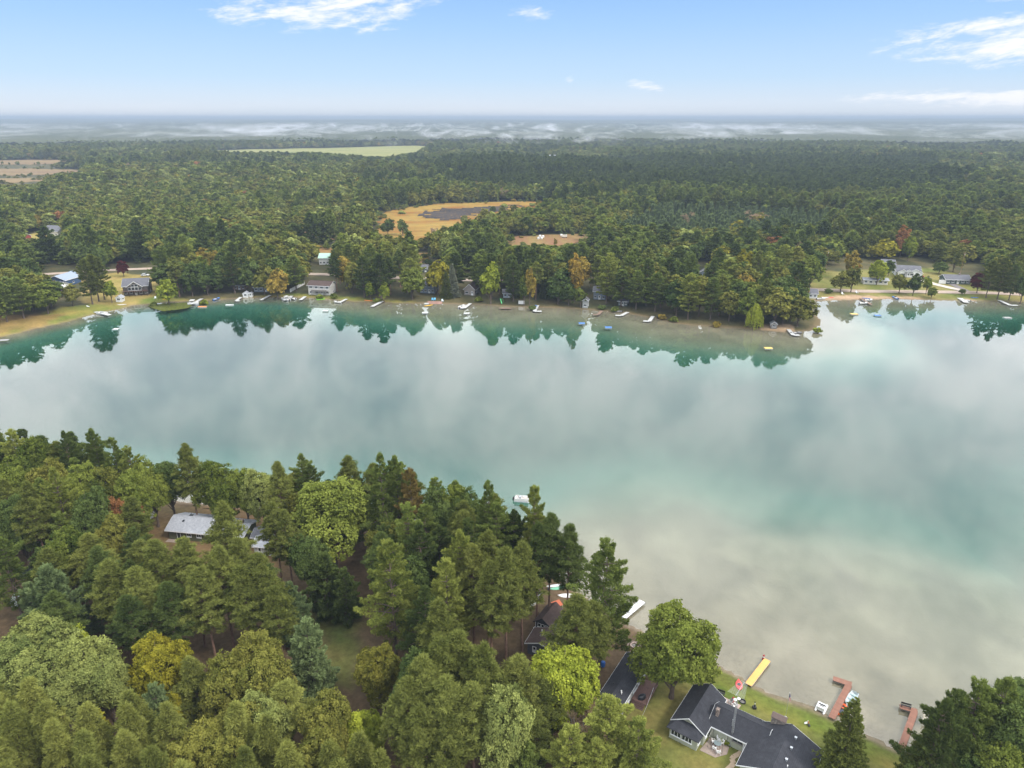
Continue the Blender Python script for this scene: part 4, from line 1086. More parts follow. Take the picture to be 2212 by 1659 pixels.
# the continuous front of trees behind the docks
cand = []
for (px0, px1) in ((-40, 1725), (1760, 2260)):
    for i in range(9000):
        px_ = px0+(px1-px0)*g.random(); py_ = 560+150*g.random(); cand.append(GD(px_, py_, 1.4))
cand = np.array(cand); cd = lake_d(cand[:, 0], cand[:, 1]); cb = blocked(cand[:, 0], cand[:, 1], 1.0)
band = (cd > 5) & (cd < 46) & ~cb & (cand[:, 1] > 230)
cand = cand[band]; cd = cd[band]
for (x, y), d in zip(cand, cd):
    px_ = PX(x, y, 1.4)[0]
    if px_ < 330 and d < 16: continue
    if px_ > 1745 and d < 60 and g.random() < 0.9: continue
    sp = 6.4 if d < 20 else 7.2
    if not free(x, y, sp) or in_the_way(x, y, 19, 4.8)[0]: continue
    taken.append((x, y)); k = g.random(); pin = 0.32 if px_ < 680 else (0.70 if px_ < 1420 else 0.50)
    if px_ > 1560: pin = 0.25
    if k < pin:
        t = g.random()
        if t < 0.62: plant('white_pine', x, y, 18+6*g.random(), 5.2+1.6*g.random(), ('pine', 'pine_dark', 'pine_light', 'pine')[int(g.integers(4))], '_far')
        elif t < 0.9: plant('red_pine', x, y, 18+5*g.random(), 3.9+0.8*g.random(), ('pine_olive', 'pine_dark')[int(g.integers(2))], '_far')
        else: plant('spruce', x, y, 14+6*g.random(), 3.2+0.8*g.random(), 'spruce', '_far')
    else:
        plant('broadleaf', x, y, 14+6*g.random(), 5.6+1.8*g.random(), ('leaf', 'leaf_mid', 'leaf_mid', 'leaf_dark', 'leaf_dark', 'leaf_turn')[int(g.integers(5)) if g.random() > 0.05 else 5], '_far')
print('all single trees', len(TREES))

# ------------------------------------------------------------------ the woods beyond: one mass
wcol = bpy.data.collections.new('woodland_kinds')
def wood_kind(i, gen, mat, seed, **kw):
    C, limbs = gen(seed, **kw)
    o = bpy.data.objects.new('wood_kind_%02d' % i, C.mesh('wood_crown', mat)); wcol.objects.link(o)
bk = dict(h=17.5, r=6.2, base=0.02, dens=0.36, leaf=1.05, lobes=11, clump=1.4)
pk = dict(h=21.0, r=5.2, base=0.10, dens=0.15, blade=1.4, wid=0.65, tp=2.6)
wood_kind(0, broadleaf, F['leaf_mid'], 1, **bk); wood_kind(1, broadleaf, F['leaf_mid'], 2, **bk); wood_kind(2, broadleaf, F['leaf'], 3, **bk)
wood_kind(3, broadleaf, F['leaf'], 4, **bk); wood_kind(4, broadleaf, F['leaf_dark'], 5, **bk); wood_kind(5, broadleaf, F['leaf_pale'], 6, **bk)
wood_kind(6, broadleaf, F['leaf_turn'], 7, **bk); wood_kind(7, broadleaf, F['leaf_yellow'], 8, **bk)
wood_kind(8, white_pine, F['pine'], 9, **pk); wood_kind(9, white_pine, F['pine_dark'], 10, **pk)
wood_kind(10, white_pine, F['pine_dark'], 11, h=22.0, r=3.4, base=0.25, dens=0.14, blade=1.5, wid=0.7); wood_kind(11, white_pine, F['pine_olive'], 12, **pk)
wood_kind(12, spruce, F['pine_blue'], 13, h=14.0, r=2.6, dens=0.20, blade=1.0, wid=0.5); wood_kind(13, broadleaf, F['leaf_red'], 14, **bk)
wood_kind(14, bare_twigs, F['twig'], 15, h=14.0, r=4.0)

def jitter(r0, r1, cell):
    xm = r1*0.84
    gx, gy = np.meshgrid(np.arange(-xm, xm, cell), np.arange(max(0, r0*0.5), r1, cell), indexing='ij')
    x = gx.ravel()+g.uniform(-0.42, 0.42, gx.size)*cell; y = gy.ravel()+g.uniform(-0.42, 0.42, gx.size)*cell
    rr = np.hypot(x, y); k = (rr >= r0) & (rr < r1) & (np.abs(x) < y*0.80+25) & (y > 225)
    return x[k], y[k]
X1, Y1 = jitter(225, 1050, 7.5); X2, Y2 = jitter(1050, 2700, 10.5)
S = np.concatenate([np.ones(len(X1)), np.full(len(X2), 1.42)])
X = np.concatenate([X1, X2]); Y = np.concatenate([Y1, Y2])
D = np.full(X.shape, 999.0); m = np.hypot(X, Y) < 900; D[m] = lake_d(X[m], Y[m])
ok = (D > 44) & ~blocked(X, Y, 2.5)
X, Y, S, D = X[ok], Y[ok], S[ok], D[ok]
tk = np.array(taken); tk = tk[tk[:, 1] > 225]
near_t = np.zeros(len(X), bool); q = Y < 700
dm = np.full(q.sum(), 1e9)
for a, b in tk: dm = np.minimum(dm, (X[q]-a)**2+(Y[q]-b)**2)
near_t[q] = dm < 5.2**2
X, Y, S = X[~near_t], Y[~near_t], S[~near_t]
pn = fbm(X/140.0, Y/140.0, 81, 3); pn2 = fbm(X/60.0, Y/60.0, 91, 3); u = g.random(len(X))
pineish = pn > 0.56
kind = np.where(pineish, np.where(u < 0.40, 8, np.where(u < 0.62, 9, np.where(u < 0.75, 11, np.where(u < 0.88, 3, 0)))),
                np.where(u < 0.30, 0, np.where(u < 0.55, 1, np.where(u < 0.72, 2, np.where(u < 0.86, 3, np.where(u < 0.92, 5, np.where(u < 0.935, 6, 8)))))))
cxi = np.floor((X+35*(pn2-0.5))/130.0+0.35*np.sin(Y/210.0)); cyi = np.floor((Y+60*(pn-0.5))/170.0)
ch1 = _hash(cxi, cyi, 5); ch2 = _hash(cxi, cyi, 6)
blocks = np.array([[0, 1, 2, 0, 3, 1], [5, 0, 5, 2, 1, 0], [4, 3, 4, 9, 0, 4], [8, 9, 8, 11, 8, 3], [0, 6, 1, 0, 2, 5], [11, 8, 11, 0, 11, 1]])
bi = (ch1*5.99).astype(int); kind = np.where(g.random(len(X)) < 0.72, blocks[bi, (u*311).astype(int) % 6], kind)
stand = lambda *p: inpoly(X, Y, PD(*p, z=18))
s1 = stand((900,350),(1250,338),(1700,338),(2000,340),(2090,372),(2080,400),(1700,412),(1500,405),(1350,395),(1000,385))        # dark pine plantation
kind = np.where(s1, np.where(u < 0.75, 10, np.where(u < 0.9, 9, 3)), kind)
s2 = stand((1330,455),(1420,425),(1640,430),(1830,440),(1830,462),(1640,478),(1430,482),(1345,478))                                # paler spruce planting
kind = np.where(s2, 12, kind)
s3 = stand((0,395),(250,350),(760,355),(780,400),(800,480),(600,470),(300,500),(0,480))                                          # hardwoods
kind = np.where(s3 & (u < 0.9), np.array([0, 1, 2, 0, 1, 5, 3, 2])[(u*79).astype(int) % 8], kind)
rare = g.random(len(X)); kind = np.where(rare < 0.004, 7, np.where(rare < 0.0055, 13, np.where(rare < 0.014, 14, kind)))
H = (0.70+0.42*g.random(len(X)))*(0.72+0.42*ch2)*np.where(kind == 12, 0.85, 1.0)
Wd = S*(0.92+0.45*g.random(len(X)))
way = in_the_way(X, Y, H*np.where(kind >= 8, 22, 17), 4.5*Wd)
low = way & ~in_the_way(X, Y, 9.0, 3.5*Wd); way &= ~low
H = np.where(low, 0.52*np.where(kind >= 8, 0.8, 1.0), H); Wd = np.where(low, Wd*0.75, Wd)
X, Y, S, kind, H, Wd = (q[~way] for q in (X, Y, S, kind, H, Wd))
# brushy margins round the clearings
ex, ey = [], []
for pl, stp in ((WETLAND, 5.0), (PASTURE, 6.0), (STRIP_A, 6.0), (STRIP_B, 6.0), (HAYFIELD, 16.0), (FIELD_L1, 9.0), (FIELD_L2, 9.0), (FIELD_L3, 12.0)):
    for (x0, y0), (x1, y1) in zip(pl, pl[1:]+pl[:1]):
        L_ = math.hypot(x1-x0, y1-y0)
        for i in range(int(L_/stp)):
            t_ = g.random(); s_ = 5.0 if stp < 8 else 9.0
            ex.append(x0+(x1-x0)*t_+g.normal(0, s_)); ey.append(y0+(y1-y0)*t_+g.normal(0, s_))
ne = len(ex); ex = np.array(ex); ey = np.array(ey)
X = np.concatenate([X, ex]); Y = np.concatenate([Y, ey]); S = np.concatenate([S, np.ones(ne)])
kind = np.concatenate([kind, np.array([0, 2, 5, 6, 12, 4, 0, 5])[g.integers(0, 8, ne)]]); H = np.concatenate([H, 0.12+0.34*g.random(ne)**1.5]); Wd = np.concatenate([Wd, 0.25+0.45*g.random(ne)])
Z = ground_z(X, Y)
wm_ = bpy.data.meshes.new('woodland'); wm_.vertices.add(len(X)); wm_.vertices.foreach_set('co', np.stack([X, Y, Z-0.3], -1).astype(np.float32).ravel())
a = wm_.attributes.new('kind', 'INT', 'POINT'); a.data.foreach_set('value', kind.astype(np.int32))
a = wm_.attributes.new('size', 'FLOAT_VECTOR', 'POINT'); a.data.foreach_set('vector', np.stack([Wd, Wd, H*np.where(S > 1.1, 1.08, 1.0)], -1).astype(np.float32).ravel())
a = wm_.attributes.new('turn', 'FLOAT_VECTOR', 'POINT'); a.data.foreach_set('vector', np.stack([X*0, X*0, g.random(len(X))*6.28], -1).astype(np.float32).ravel())
wood_o = link(bpy.data.objects.new('woodland', wm_)); tag(wood_o, 'dense mixed woods stretching away beyond the far shore', 'woods', kind='stuff')
ng = bpy.data.node_groups.new('woodland_nodes', 'GeometryNodeTree')
ng.interface.new_socket('Geometry', in_out='INPUT', socket_type='NodeSocketGeometry'); ng.interface.new_socket('Geometry', in_out='OUTPUT', socket_type='NodeSocketGeometry')
gi = ng.nodes.new('NodeGroupInput'); go = ng.nodes.new('NodeGroupOutput'); ip = ng.nodes.new('GeometryNodeInstanceOnPoints')
ci = ng.nodes.new('GeometryNodeCollectionInfo'); ci.inputs['Collection'].default_value = wcol; ci.inputs['Separate Children'].default_value = True; ci.inputs['Reset Children'].default_value = True
def nattr(nm, ty):
    n = ng.nodes.new('GeometryNodeInputNamedAttribute'); n.data_type = ty; n.inputs[0].default_value = nm
    return n.outputs['Attribute']
ng.links.new(gi.outputs[0], ip.inputs['Points']); ng.links.new(ci.outputs[0], ip.inputs['Instance']); ip.inputs['Pick Instance'].default_value = True
ng.links.new(nattr('kind', 'INT'), ip.inputs['Instance Index']); ng.links.new(nattr('turn', 'FLOAT_VECTOR'), ip.inputs['Rotation']); ng.links.new(nattr('size', 'FLOAT_VECTOR'), ip.inputs['Scale'])
ng.links.new(ip.outputs[0], go.inputs[0])
md = wood_o.modifiers.new('woodland', 'NODES'); md.node_group = ng
print('woodland', len(X))

# ------------------------------------------------------------------ the woods towards the horizon: a rough canopy over the land
rad = [2560.0]
while rad[-1] < 31000: rad.append(rad[-1]*1.0115)
rad = np.array(rad); an = np.linspace(math.radians(-46), math.radians(46), 720)
R_, A_ = np.meshgrid(rad, an, indexing='ij'); cx_ = (R_*np.sin(A_)).ravel(); cy2 = (R_*np.cos(A_)).ravel()
z0 = ground_z(cx_, cy2, np.full(cx_.shape, 1e4))
can = 13+7*fbm(cx_/220.0, cy2/220.0, 101, 2)+6.5*g.random(cx_.shape)
fld = fbm(cx_/1500.0, cy2/700.0, 111, 3); isf = (fld > 0.73)
can = np.where(isf, 0.6, can)
tone = np.clip(0.15+0.75*fbm(cx_/420.0, cy2/300.0, 121, 4)+g.normal(0, 0.10, cx_.shape), 0, 1)[:, None]
ccol = np.array((0.020,0.032,0.018))*(1-tone)+np.array((0.090,0.098,0.050))*tone
ccol = np.where(isf[:, None], np.array((0.17,0.15,0.075)), ccol)
n1 = len(an); i = (np.arange(len(rad)-1)[:, None]*n1+np.arange(n1-1)[None, :])
fq = np.stack([i, i+1, i+n1+1, i+n1], -1).reshape(-1, 4)[:, ::-1]
cm_ = mesh_np('distant_woods', np.stack([cx_, cy2, z0+can], -1), fq, mats=(ground_material('distant_canopy'),))
ca = cm_.color_attributes.new('cover', 'FLOAT_COLOR', 'POINT'); c4 = np.ones((len(cx_), 4), np.float32); c4[:, :3] = ccol; ca.data.foreach_set('color', c4.ravel())
dw = link(bpy.data.objects.new('distant_woods', cm_)); tag(dw, 'hazy woods and ridges reaching to the horizon', 'woods', kind='stuff')
# ------------------------------------------------------------------ buildings: walls, roofs, fascias, windows, doors
WHITE = paint('white_paint', (0.64, 0.64, 0.63), 0.5, 0.08)
TRIM = paint('trim_white', (0.70, 0.71, 0.72), 0.55, 0.08)
DARKMETAL = paint('dark_metal', (0.03, 0.03, 0.032), 0.5, 0.2)
GREYMETAL = paint('grey_metal', (0.42, 0.44, 0.46), 0.4, 0.12, 3, 0.5, 0.6)
ALU = paint('aluminium', (0.55, 0.58, 0.60), 0.35, 0.1, 3, 0.5, 0.7)
ROOF_BLACK = shingle('charcoal_shingles', (0.034, 0.035, 0.042)); ROOF_GREY = shingle('pale_grey_shingles', (0.30, 0.31, 0.34)); ROOF_BROWN = shingle('brown_shingles', (0.075, 0.052, 0.046))
ROOF_MID = shingle('grey_shingles', (0.12, 0.12, 0.135)); ROOF_BLUE = paint('grey_blue_metal_roof', (0.22, 0.26, 0.33), 0.45, 0.1)
GLASS = glassmat()
def gable(e, x0, x1, y0, y1, ze, zr, axis='x', oh=0.4, wall=None, roof=None, fascia=TRIM, zb=-0.4, th=0.13, wname='wall', rname='roof'):
    """block with a pitched roof as parts of thing e (local frame of e)"""
    if axis == 'x': a0, a1, b0, b1 = x0, x1, y0, y1; P = lambda a, b, z: (a, b, z)
    else: a0, a1, b0, b1 = y0, y1, x0, x1; P = lambda a, b, z: (b, a, z)
    bm_ = (b0+b1)/2; s = (zr-ze)/((b1-b0)/2)
    w = MB(); pts = []
    for a in (a0, a1): pts += [P(a, b0, zb), P(a, b1, zb), P(a, b1, ze-0.02), P(a, bm_, zr-0.05), P(a, b0, ze-0.02)]
    w.poly(pts, [(0, 1, 2, 3, 4), (5, 9, 8, 7, 6), (0, 4, 9, 5), (1, 6, 7, 2), (2, 7, 8, 3), (3, 8, 9, 4), (0, 5, 6, 1)])
    wo = w.build(wname, wall, e)
    lo = ze-s*oh+th
    r = MB()
    r.slab([P(a0-oh, b0-oh, lo), P(a1+oh, b0-oh, lo), P(a1+oh, bm_, zr+th), P(a0-oh, bm_, zr+th)], th)
    r.slab([P(a0-oh, b1+oh, lo), P(a1+oh, b1+oh, lo), P(a1+oh, bm_, zr+th), P(a0-oh, bm_, zr+th)], th)
    cap = 0.12
    r.slab([P(a0-oh, bm_-cap, zr+th+0.03-s*cap), P(a1+oh, bm_-cap, zr+th+0.03-s*cap), P(a1+oh, bm_, zr+th+0.035), P(a0-oh, bm_, zr+th+0.035)], 0.03)
    r.slab([P(a0-oh, bm_+cap, zr+th+0.03-s*cap), P(a1+oh, bm_+cap, zr+th+0.03-s*cap), P(a1+oh, bm_, zr+th+0.035), P(a0-oh, bm_, zr+th+0.035)], 0.03)
    ro = r.build(rname, roof, e)
    if fascia:
        f = MB(); k = 0.035
        for b in (b0-oh-k, b1+oh):
            p, q = P(a0-oh-k, b, lo-th-0.10), P(a1+oh+k, b+k, lo-0.015)
            f.box(min(p[0], q[0]), max(p[0], q[0]), min(p[1], q[1]), max(p[1], q[1]), min(p[2], q[2]), max(p[2], q[2]))
        for a in (a0-oh-k/2, a1+oh+k/2):
            for b in (b0-oh, b1+oh):
                u = Vector(P(a, bm_, zr+th))-Vector(P(a, b, lo)); c = (Vector(P(a, bm_, zr+th))+Vector(P(a, b, lo)))/2-Vector((0, 0, 0.10))
                f.obox(c, u*0.5, Vector(P(k/2, 0, 0)), Vector((0, 0, 0.095)))
        f.build('fascia', fascia, ro)
    return wo, ro
def opening(e, p, n, w, z0, z1, kind='window', frame=TRIM, bars=1, glass=GLASS, name=None, fill=None):
    """window or door on a wall: p = (x, y) foot point on the wall face, n = outward normal (unit, local)"""
    n = Vector((n[0], n[1], 0)).normalized(); t = Vector((-n.y, n.x, 0)); p = Vector((p[0], p[1], 0))
    c = p+Vector((0, 0, (z0+z1)/2)); hw, hz = w/2, (z1-z0)/2; f = MB(); fw = 0.07
    for s in (-1, 1):
        f.obox(c+t*s*(hw-fw/2)+n*0.03, t*fw/2, n*0.045, Vector((0, 0, hz)))
        f.obox(c+Vector((0, 0, s*(hz-fw/2)))+n*0.03, t*(hw-fw-0.002), n*0.043, Vector((0, 0, fw/2)))
    for i in range(1, bars):
        f.obox(c+t*(-hw+w*i/bars)+n*0.03, t*0.03, n*0.04, Vector((0, 0, hz-fw-0.002)))
    if kind == 'window': f.obox(c+Vector((0, 0, -hz-0.05))+n*0.06, t*(hw+0.06), n*0.07, Vector((0, 0, 0.04)))
    if kind == 'door':
        d = MB().obox(c+n*0.012, t*(hw-fw), n*0.02, Vector((0, 0, hz-fw))).build('door', fill or WHITE, e)
        f.build('frame', frame, d)
        MB().obox(c+n*0.045+Vector((0, 0, hz*0.38)), t*(hw-fw)*0.62, n*0.012, Vector((0, 0, hz*0.40))).build('pane', glass, d)
        MB().obox(c+n*0.06+t*(hw-fw)*0.8, t*0.03, n*0.03, Vector((0, 0, 0.05))).build('handle', GREYMETAL, d)
        return d
    o = f.build(name or 'window', frame, e)
    MB().obox(c+n*0.014, t*(hw-0.03), n*0.012, Vector((0, 0, hz-0.03))).build('pane', glass, o)
    return o
def vent(e, x, y, z, s=0.25, mat=GREYMETAL, h=0.25, name='roof_vent'):
    return MB().box(x-s/2, x+s/2, y-s/2, y+s/2, z-0.25, z+h).box(x-s*0.7, x+s*0.7, y-s*0.7, y+s*0.7, z+h, z+h+0.05).build(name, mat, e)
def pipe(e, x, y, z, r=0.06, h=0.5, mat=None):
    return MB().tube((x, y, z-0.3), (x, y, z+h), r).tube((x, y, z+h), (x, y, z+h+0.08), r*1.6, r*1.2).build('vent_pipe', mat or GREYMETAL, e)

# ---- the sage green lake house with charcoal roof
SAGE = siding('sage_siding', (0.36, 0.375, 0.295), 6.0)
gh = empty('lake_house', (30.4, 82.9, gz(30.4, 82.9)), math.radians(-36))
tag(gh, 'sage green lake house with charcoal roof, big stone chimney and sunroom', 'house')
gable(gh, -0.2, 7.5, 0.2, 5.1, 2.55, 4.0, 'x', 0.45, SAGE, ROOF_BLACK)
gable(gh, -5.2, -0.35, -2.2, 5.9, 2.5, 4.1, 'y', 0.35, SAGE, ROOF_BLACK)
gable(gh, 5.9, 14.5, -4.4, 4.5, 2.6, 4.6, 'y', 0.45, SAGE, ROOF_BLACK)
MB().box(-5.15, -0.75, -3.75, -2.15, -0.4, 2.28).build('sunroom_wall', SAGE, gh)
r_ = MB(); A0, A1, A2, A3, R0, R1 = (-5.55, -4.15, 2.2), (-0.35, -4.15, 2.2), (-0.35, -2.0, 2.2), (-5.55, -2.0, 2.2), (-4.2, -2.05, 3.15), (-1.7, -2.05, 3.15)
r_.slab([A0, A1, R1, R0], 0.12); r_.slab([A1, A2, R1], 0.12); r_.slab([A3, A0, R0], 0.12); r_.build('sunroom_roof', ROOF_BLACK, gh)
for i in range(2): opening(gh, (-4.35+i*1.75+0.25, -3.75), (0, -1), 1.6, 0.95, 2.0, bars=3)
opening(gh, (-0.75, -3.0), (1, 0), 0.8, 0.95, 1.95); opening(gh, (-0.35, -1.2), (1, 0), 0.5, 0.9, 1.9)
opening(gh, (4.0, 0.2), (0, -1), 1.6, 1.25, 2.1, bars=2, frame=paint('grey_trim', (0.22, 0.21, 0.20)))
opening(gh, (5.35, 0.2), (0, -1), 0.95, 0.12, 2.2, 'door')
opening(gh, (7.6, -4.4), (0, -1), 1.5, 1.0, 2.1, bars=2); opening(gh, (5.9, -2.0), (-1, 0), 1.2, 1.0, 2.0)
opening(gh, (14.5, 0.6), (1, 0), 1.4, 1.0, 2.1, bars=2); opening(gh, (1.2, 5.1), (0, 1), 1.6, 0.9, 2.1, bars=2)
MB().box(-0.02, 0.42, 1.2, 1.65, 2.5, 4.7).box(-0.08, 0.48, 1.14, 1.71, 4.5, 4.62).build('chimney', stone('brick_chimney', (0.30, 0.24, 0.21)), gh)
ch = MB().box(7.3, 9.3, 4.6, 5.7, -0.4, 4.6).box(7.4, 9.2, 4.68, 5.62, 4.6, 4.75).build('stone_chimney', stone('field_stone', (0.27, 0.235, 0.205)), gh)
MB().slab([(7.2, 4.5, 4.75), (9.4, 4.5, 4.75), (9.4, 5.15, 5.15), (7.2, 5.15, 5.15)], 0.08).slab([(7.2, 5.8, 4.75), (9.4, 5.8, 4.75), (9.4, 5.15, 5.15), (7.2, 5.15, 5.15)], 0.08).build('chimney_cap', paint('cap_brown', (0.10, 0.07, 0.06)), ch)
for v in (3.0, 0.8, -1.6): vent(gh, 11.3, v, 4.28)
pipe(gh, 11.7, -2.4, 4.0, 0.06, 0.3, WHITE); pipe(gh, 2.7, 1.0, 3.1, 0.05, 1.2)
MB().box(4.8, 6.0, -0.9, 0.15, -0.2, 0.12).box(4.6, 6.1, -1.2, -0.9, -0.2, 0.0).build('doorstep', stone('step_stone', (0.28, 0.22, 0.17)), gh)
def H(o, u, v):
    c, s = math.cos(o.rotation_euler.z), math.sin(o.rotation_euler.z); return (o.location.x+u*c-v*s, o.location.y+u*s+v*c)

# ---- lattice mast with television aerial, standing in the courtyard
tx, ty = 33.0, 81.2
tw = empty('aerial_tower', (tx, ty, gz(tx, ty))); tag(tw, 'slim grey lattice mast carrying a many-rodded television aerial over the house', 'tower')
leg_p = [(0.16, 0, 0), (-0.08, 0.14, 0), (-0.08, -0.14, 0)]
for p in leg_p: MB().tube((p[0], p[1], -0.2), (p[0]*0.8, p[1]*0.8, 8.8), 0.03, n=6).build('leg', GREYMETAL, tw)
b_ = MB()
for k in range(22):
    z0 = 0.4*k; 
    for i in range(3):
        a, b = leg_p[i], leg_p[(i+1) % 3]; b_.tube((a[0], a[1], z0), (b[0], b[1], z0+0.4), 0.012, n=4)
b_.build('bracing', GREYMETAL, tw)
MB().tube((0, 0, 8.6), (0, 0, 10.9), 0.03).build('mast', GREYMETAL, tw)
bd = Vector((0.62, 0.78, 0.0)).normalized(); cr_ = Vector((-bd.y, bd.x, 0))
bo = MB().tube(bd*-1.0+Vector((0, 0, 10.6)), bd*2.4+Vector((0, 0, 10.6)), 0.03).build('boom', GREYMETAL, tw)
for k in range(15):
    c = bd*(-0.9+k*0.23)+Vector((0, 0, 10.64)); L = 1.25-0.05*k
    MB().tube(c-cr_*L, c+cr_*L, 0.014, n=5).build('rod', ALU, bo)
for s in (0.25, -0.3): MB().lathe([(0.02, 0), (0.24, 0.05), (0.26, 0.12), (0.05, 0.14)], 12, (s, s*0.3, 9.1)).build('dish', WHITE, tw)

# ---- courtyard: paved corner, table, chairs, gas bottle, swing frame, winding walk
cob = patchy('courtyard_paving', (0.24, 0.19, 0.165), (0.30, 0.24, 0.20), (0.18, 0.14, 0.12), 0.8)
def flat(name, pts, mat, dz=0.03, cuts=3):
    bm_ = bmesh.new(); bm_.faces.new([bm_.verts.new((p[0], p[1], 0)) for p in pts]); bmesh.ops.triangulate(bm_, faces=bm_.faces)
    bmesh.ops.subdivide_edges(bm_, edges=bm_.edges, cuts=cuts, use_grid_fill=True)
    vs = list(bm_.verts); zz = ground_z(np.array([v.co.x for v in vs]), np.array([v.co.y for v in vs]))
    for v, z in zip(vs, zz): v.co.z = z+dz
    me = bpy.data.meshes.new(name); bm_.to_mesh(me); bm_.free(); me.materials.append(mat)
    return tag(link(bpy.data.objects.new(name, me)), kind='structure')
flat('courtyard', [H(gh, 0.0, -0.1), H(gh, 3.0, -0.1), H(gh, 3.2, -1.6), H(gh, 2.0, -3.2), H(gh, -0.4, -3.3)], cob, 0.05)
def slabs(name, pts, w, mat):
    """a walk of single paving slabs"""
    e = empty(name, (pts[0][0], pts[0][1], 0)); tag(e, kind='structure')
    for (x0, y0), (x1, y1) in zip(pts[:-1], pts[1:]):
        a, b = Vector((x0, y0, 0)), Vector((x1, y1, 0)); d = (b-a); n = Vector((-d.y, d.x, 0)).normalized()*w/2; c = (a+b)/2
        z = gz(c.x, c.y)+0.06
        q = [a-n+d*0.02, b-n-d*0.02, b+n-d*0.02, a+n+d*0.02]
        o = MB().slab([(p.x-e.location.x, p.y-e.location.y, z) for p in q], 0.1).build('slab', mat, e)
    return e
C1 = lambda x, y, z=1.35: GS(2100+x*.2712, 2150+y*.2712, z)
slabs('garden_walk', [C1(985, 890), C1(945, 925), C1(890, 950), C1(862, 985), C1(885, 1030), C1(850, 1075), C1(800, 1120)], 0.75, paint('tan_concrete', (0.40, 0.30, 0.21), 0.9))
def chair(x, y, rz, label, mat, group='chairs of the courtyard set'):
    e = empty('garden_chair', (x, y, gz(x, y)+0.05), rz)
    tag(e, label, 'chair', group)
    MB().box(-0.24, 0.24, -0.24, 0.24, 0.40, 0.44).build('seat', mat, e, 0.01)
    MB().obox((0, 0.26, 0.68), (0.23, 0, 0), (0, 0.02, 0.0), (0, 0.07, 0.24)).build('backrest', mat, e, 0.01)
    for sx in (-1, 1):
        for sy in (-1, 1): MB().tube((sx*0.21, sy*0.21, 0.41), (sx*0.25, sy*0.26, 0), 0.025, 0.02, 6).build('leg', mat, e)
        MB().box(sx*0.27-0.03, sx*0.27+0.03, -0.22, 0.26, 0.62, 0.65).tube((sx*0.27, -0.2, 0.63), (sx*0.25, -0.22, 0.42), 0.02, n=5).build('armrest', mat, e)
    return e
CH = paint('chair_white', (0.72, 0.71, 0.71), 0.4, 0.05)
for (cx0, cy0, rz, lb) in ((655, 880, 2.6, 'bright white plastic chair at the lawn side of the courtyard table'), (702, 925, 3.0, 'white plastic chair out on the courtyard edge nearest the lawn'),
    (645, 800, 1.4, 'white chair on the sunroom side of the courtyard table'), (705, 770, 0.2, 'white round-backed chair between courtyard table and gas bottle'), (740, 815, -1.2, 'white chair on the tower side of the courtyard table')):
    x, y = C1(cx0, cy0); chair(x, y, rz, lb, CH)
x, y = C1(690, 835); e = empty('garden_table', (x, y, gz(x, y)+0.05)); tag(e, 'round glass-topped garden table in the paved courtyard', 'table')
MB().lathe([(0.55, 0.70), (0.56, 0.72), (0.55, 0.735)], 20).build('tabletop', glassmat('table_glass', (0.18, 0.22, 0.23)), e)
for a in range(4): MB().tube((0.45*math.cos(a*1.57), 0.45*math.sin(a*1.57), 0.70), (0.5*math.cos(a*1.57), 0.5*math.sin(a*1.57), 0), 0.025, n=6).build('leg', WHITE, e)
x, y = C1(738, 740); e = empty('gas_tank', (x, y, gz(x, y)+0.05)); tag(e, 'upright white gas tank against the courtyard wall', 'gas tank')
MB().lathe([(0.30, 0.0), (0.31, 0.1), (0.31, 1.05), (0.24, 1.25), (0.08, 1.3)], 18).build('body', WHITE, e); MB().lathe([(0.13, 1.28), (0.14, 1.42), (0.10, 1.46)], 12).build('cap', WHITE, e)
x, y = C1(690, 830); e = empty('pergola', (x, y, gz(x, y)), math.radians(-36)); tag(e, 'bare grey pole pergola standing around the courtyard table', 'pergola')
gw = paint('weathered_pole', (0.20, 0.19, 0.165))
for sx in (-1.1, 1.1):
    for sy in (-1.0, 1.0): MB().tube((sx, sy, 0), (sx, sy, 2.1), 0.045, n=6).build('post', gw, e)
for sy in (-1.0, 1.0): MB().tube((-1.1, sy, 2.1), (1.1, sy, 2.1), 0.04, n=6).build('rail', gw, e)
for sx in (-1.1, 1.1): MB().tube((sx, -1, 2.06), (sx, 1, 2.06), 0.035, n=6).build('rail', gw, e)
for k, (cx0, cy0) in enumerate(((800, 790), (775, 770))):
    x, y = C1(cx0, cy0); plant('shrub', x, y, 1.0, 0.8, 'leaf_yellowgreen', '', ('low green shrub beside the tower foot in the courtyard', 'low green shrub behind the gas tank in the courtyard')[k])

# ---- lakeside patio with furniture
flat('patio', [C1(660, 190), C1(760, 235), C1(975, 335), C1(905, 440), C1(780, 380), C1(640, 230)], patchy('pink_patio', (0.33, 0.245, 0.215), (0.40, 0.31, 0.27), (0.28, 0.21, 0.18), 0.9), 0.05)
for (cx0, cy0, rz, lb) in ((905, 355, 2.0, 'pale lounge chair on the lakeside patio, nearest the fire ring'), (880, 375, 2.0, 'pale lounge chair on the lakeside patio beside the roof edge'), (845, 325, -1.0, 'dark-framed chair behind the patio table')):
    x, y = C1(cx0, cy0); chair(x, y, rz, lb, CH if rz > 0 else paint('chair_grey', (0.25, 0.24, 0.24)), 'chairs on the lakeside patio')
x, y = C1(735, 215); e = empty('patio_bench', (x, y, gz(x, y)+0.05), -0.5); tag(e, 'dark metal bench at the lawn edge of the patio', 'bench')
MB().box(-0.6, 0.6, -0.2, 0.2, 0.40, 0.44).build('seat', DARKMETAL, e); MB().box(-0.6, 0.6, 0.18, 0.22, 0.5, 0.85).build('backrest', DARKMETAL, e)
for sx in (-0.5, 0.5): MB().box(sx-0.03, sx+0.03, -0.18, 0.18, 0, 0.4).build('leg', DARKMETAL, e)
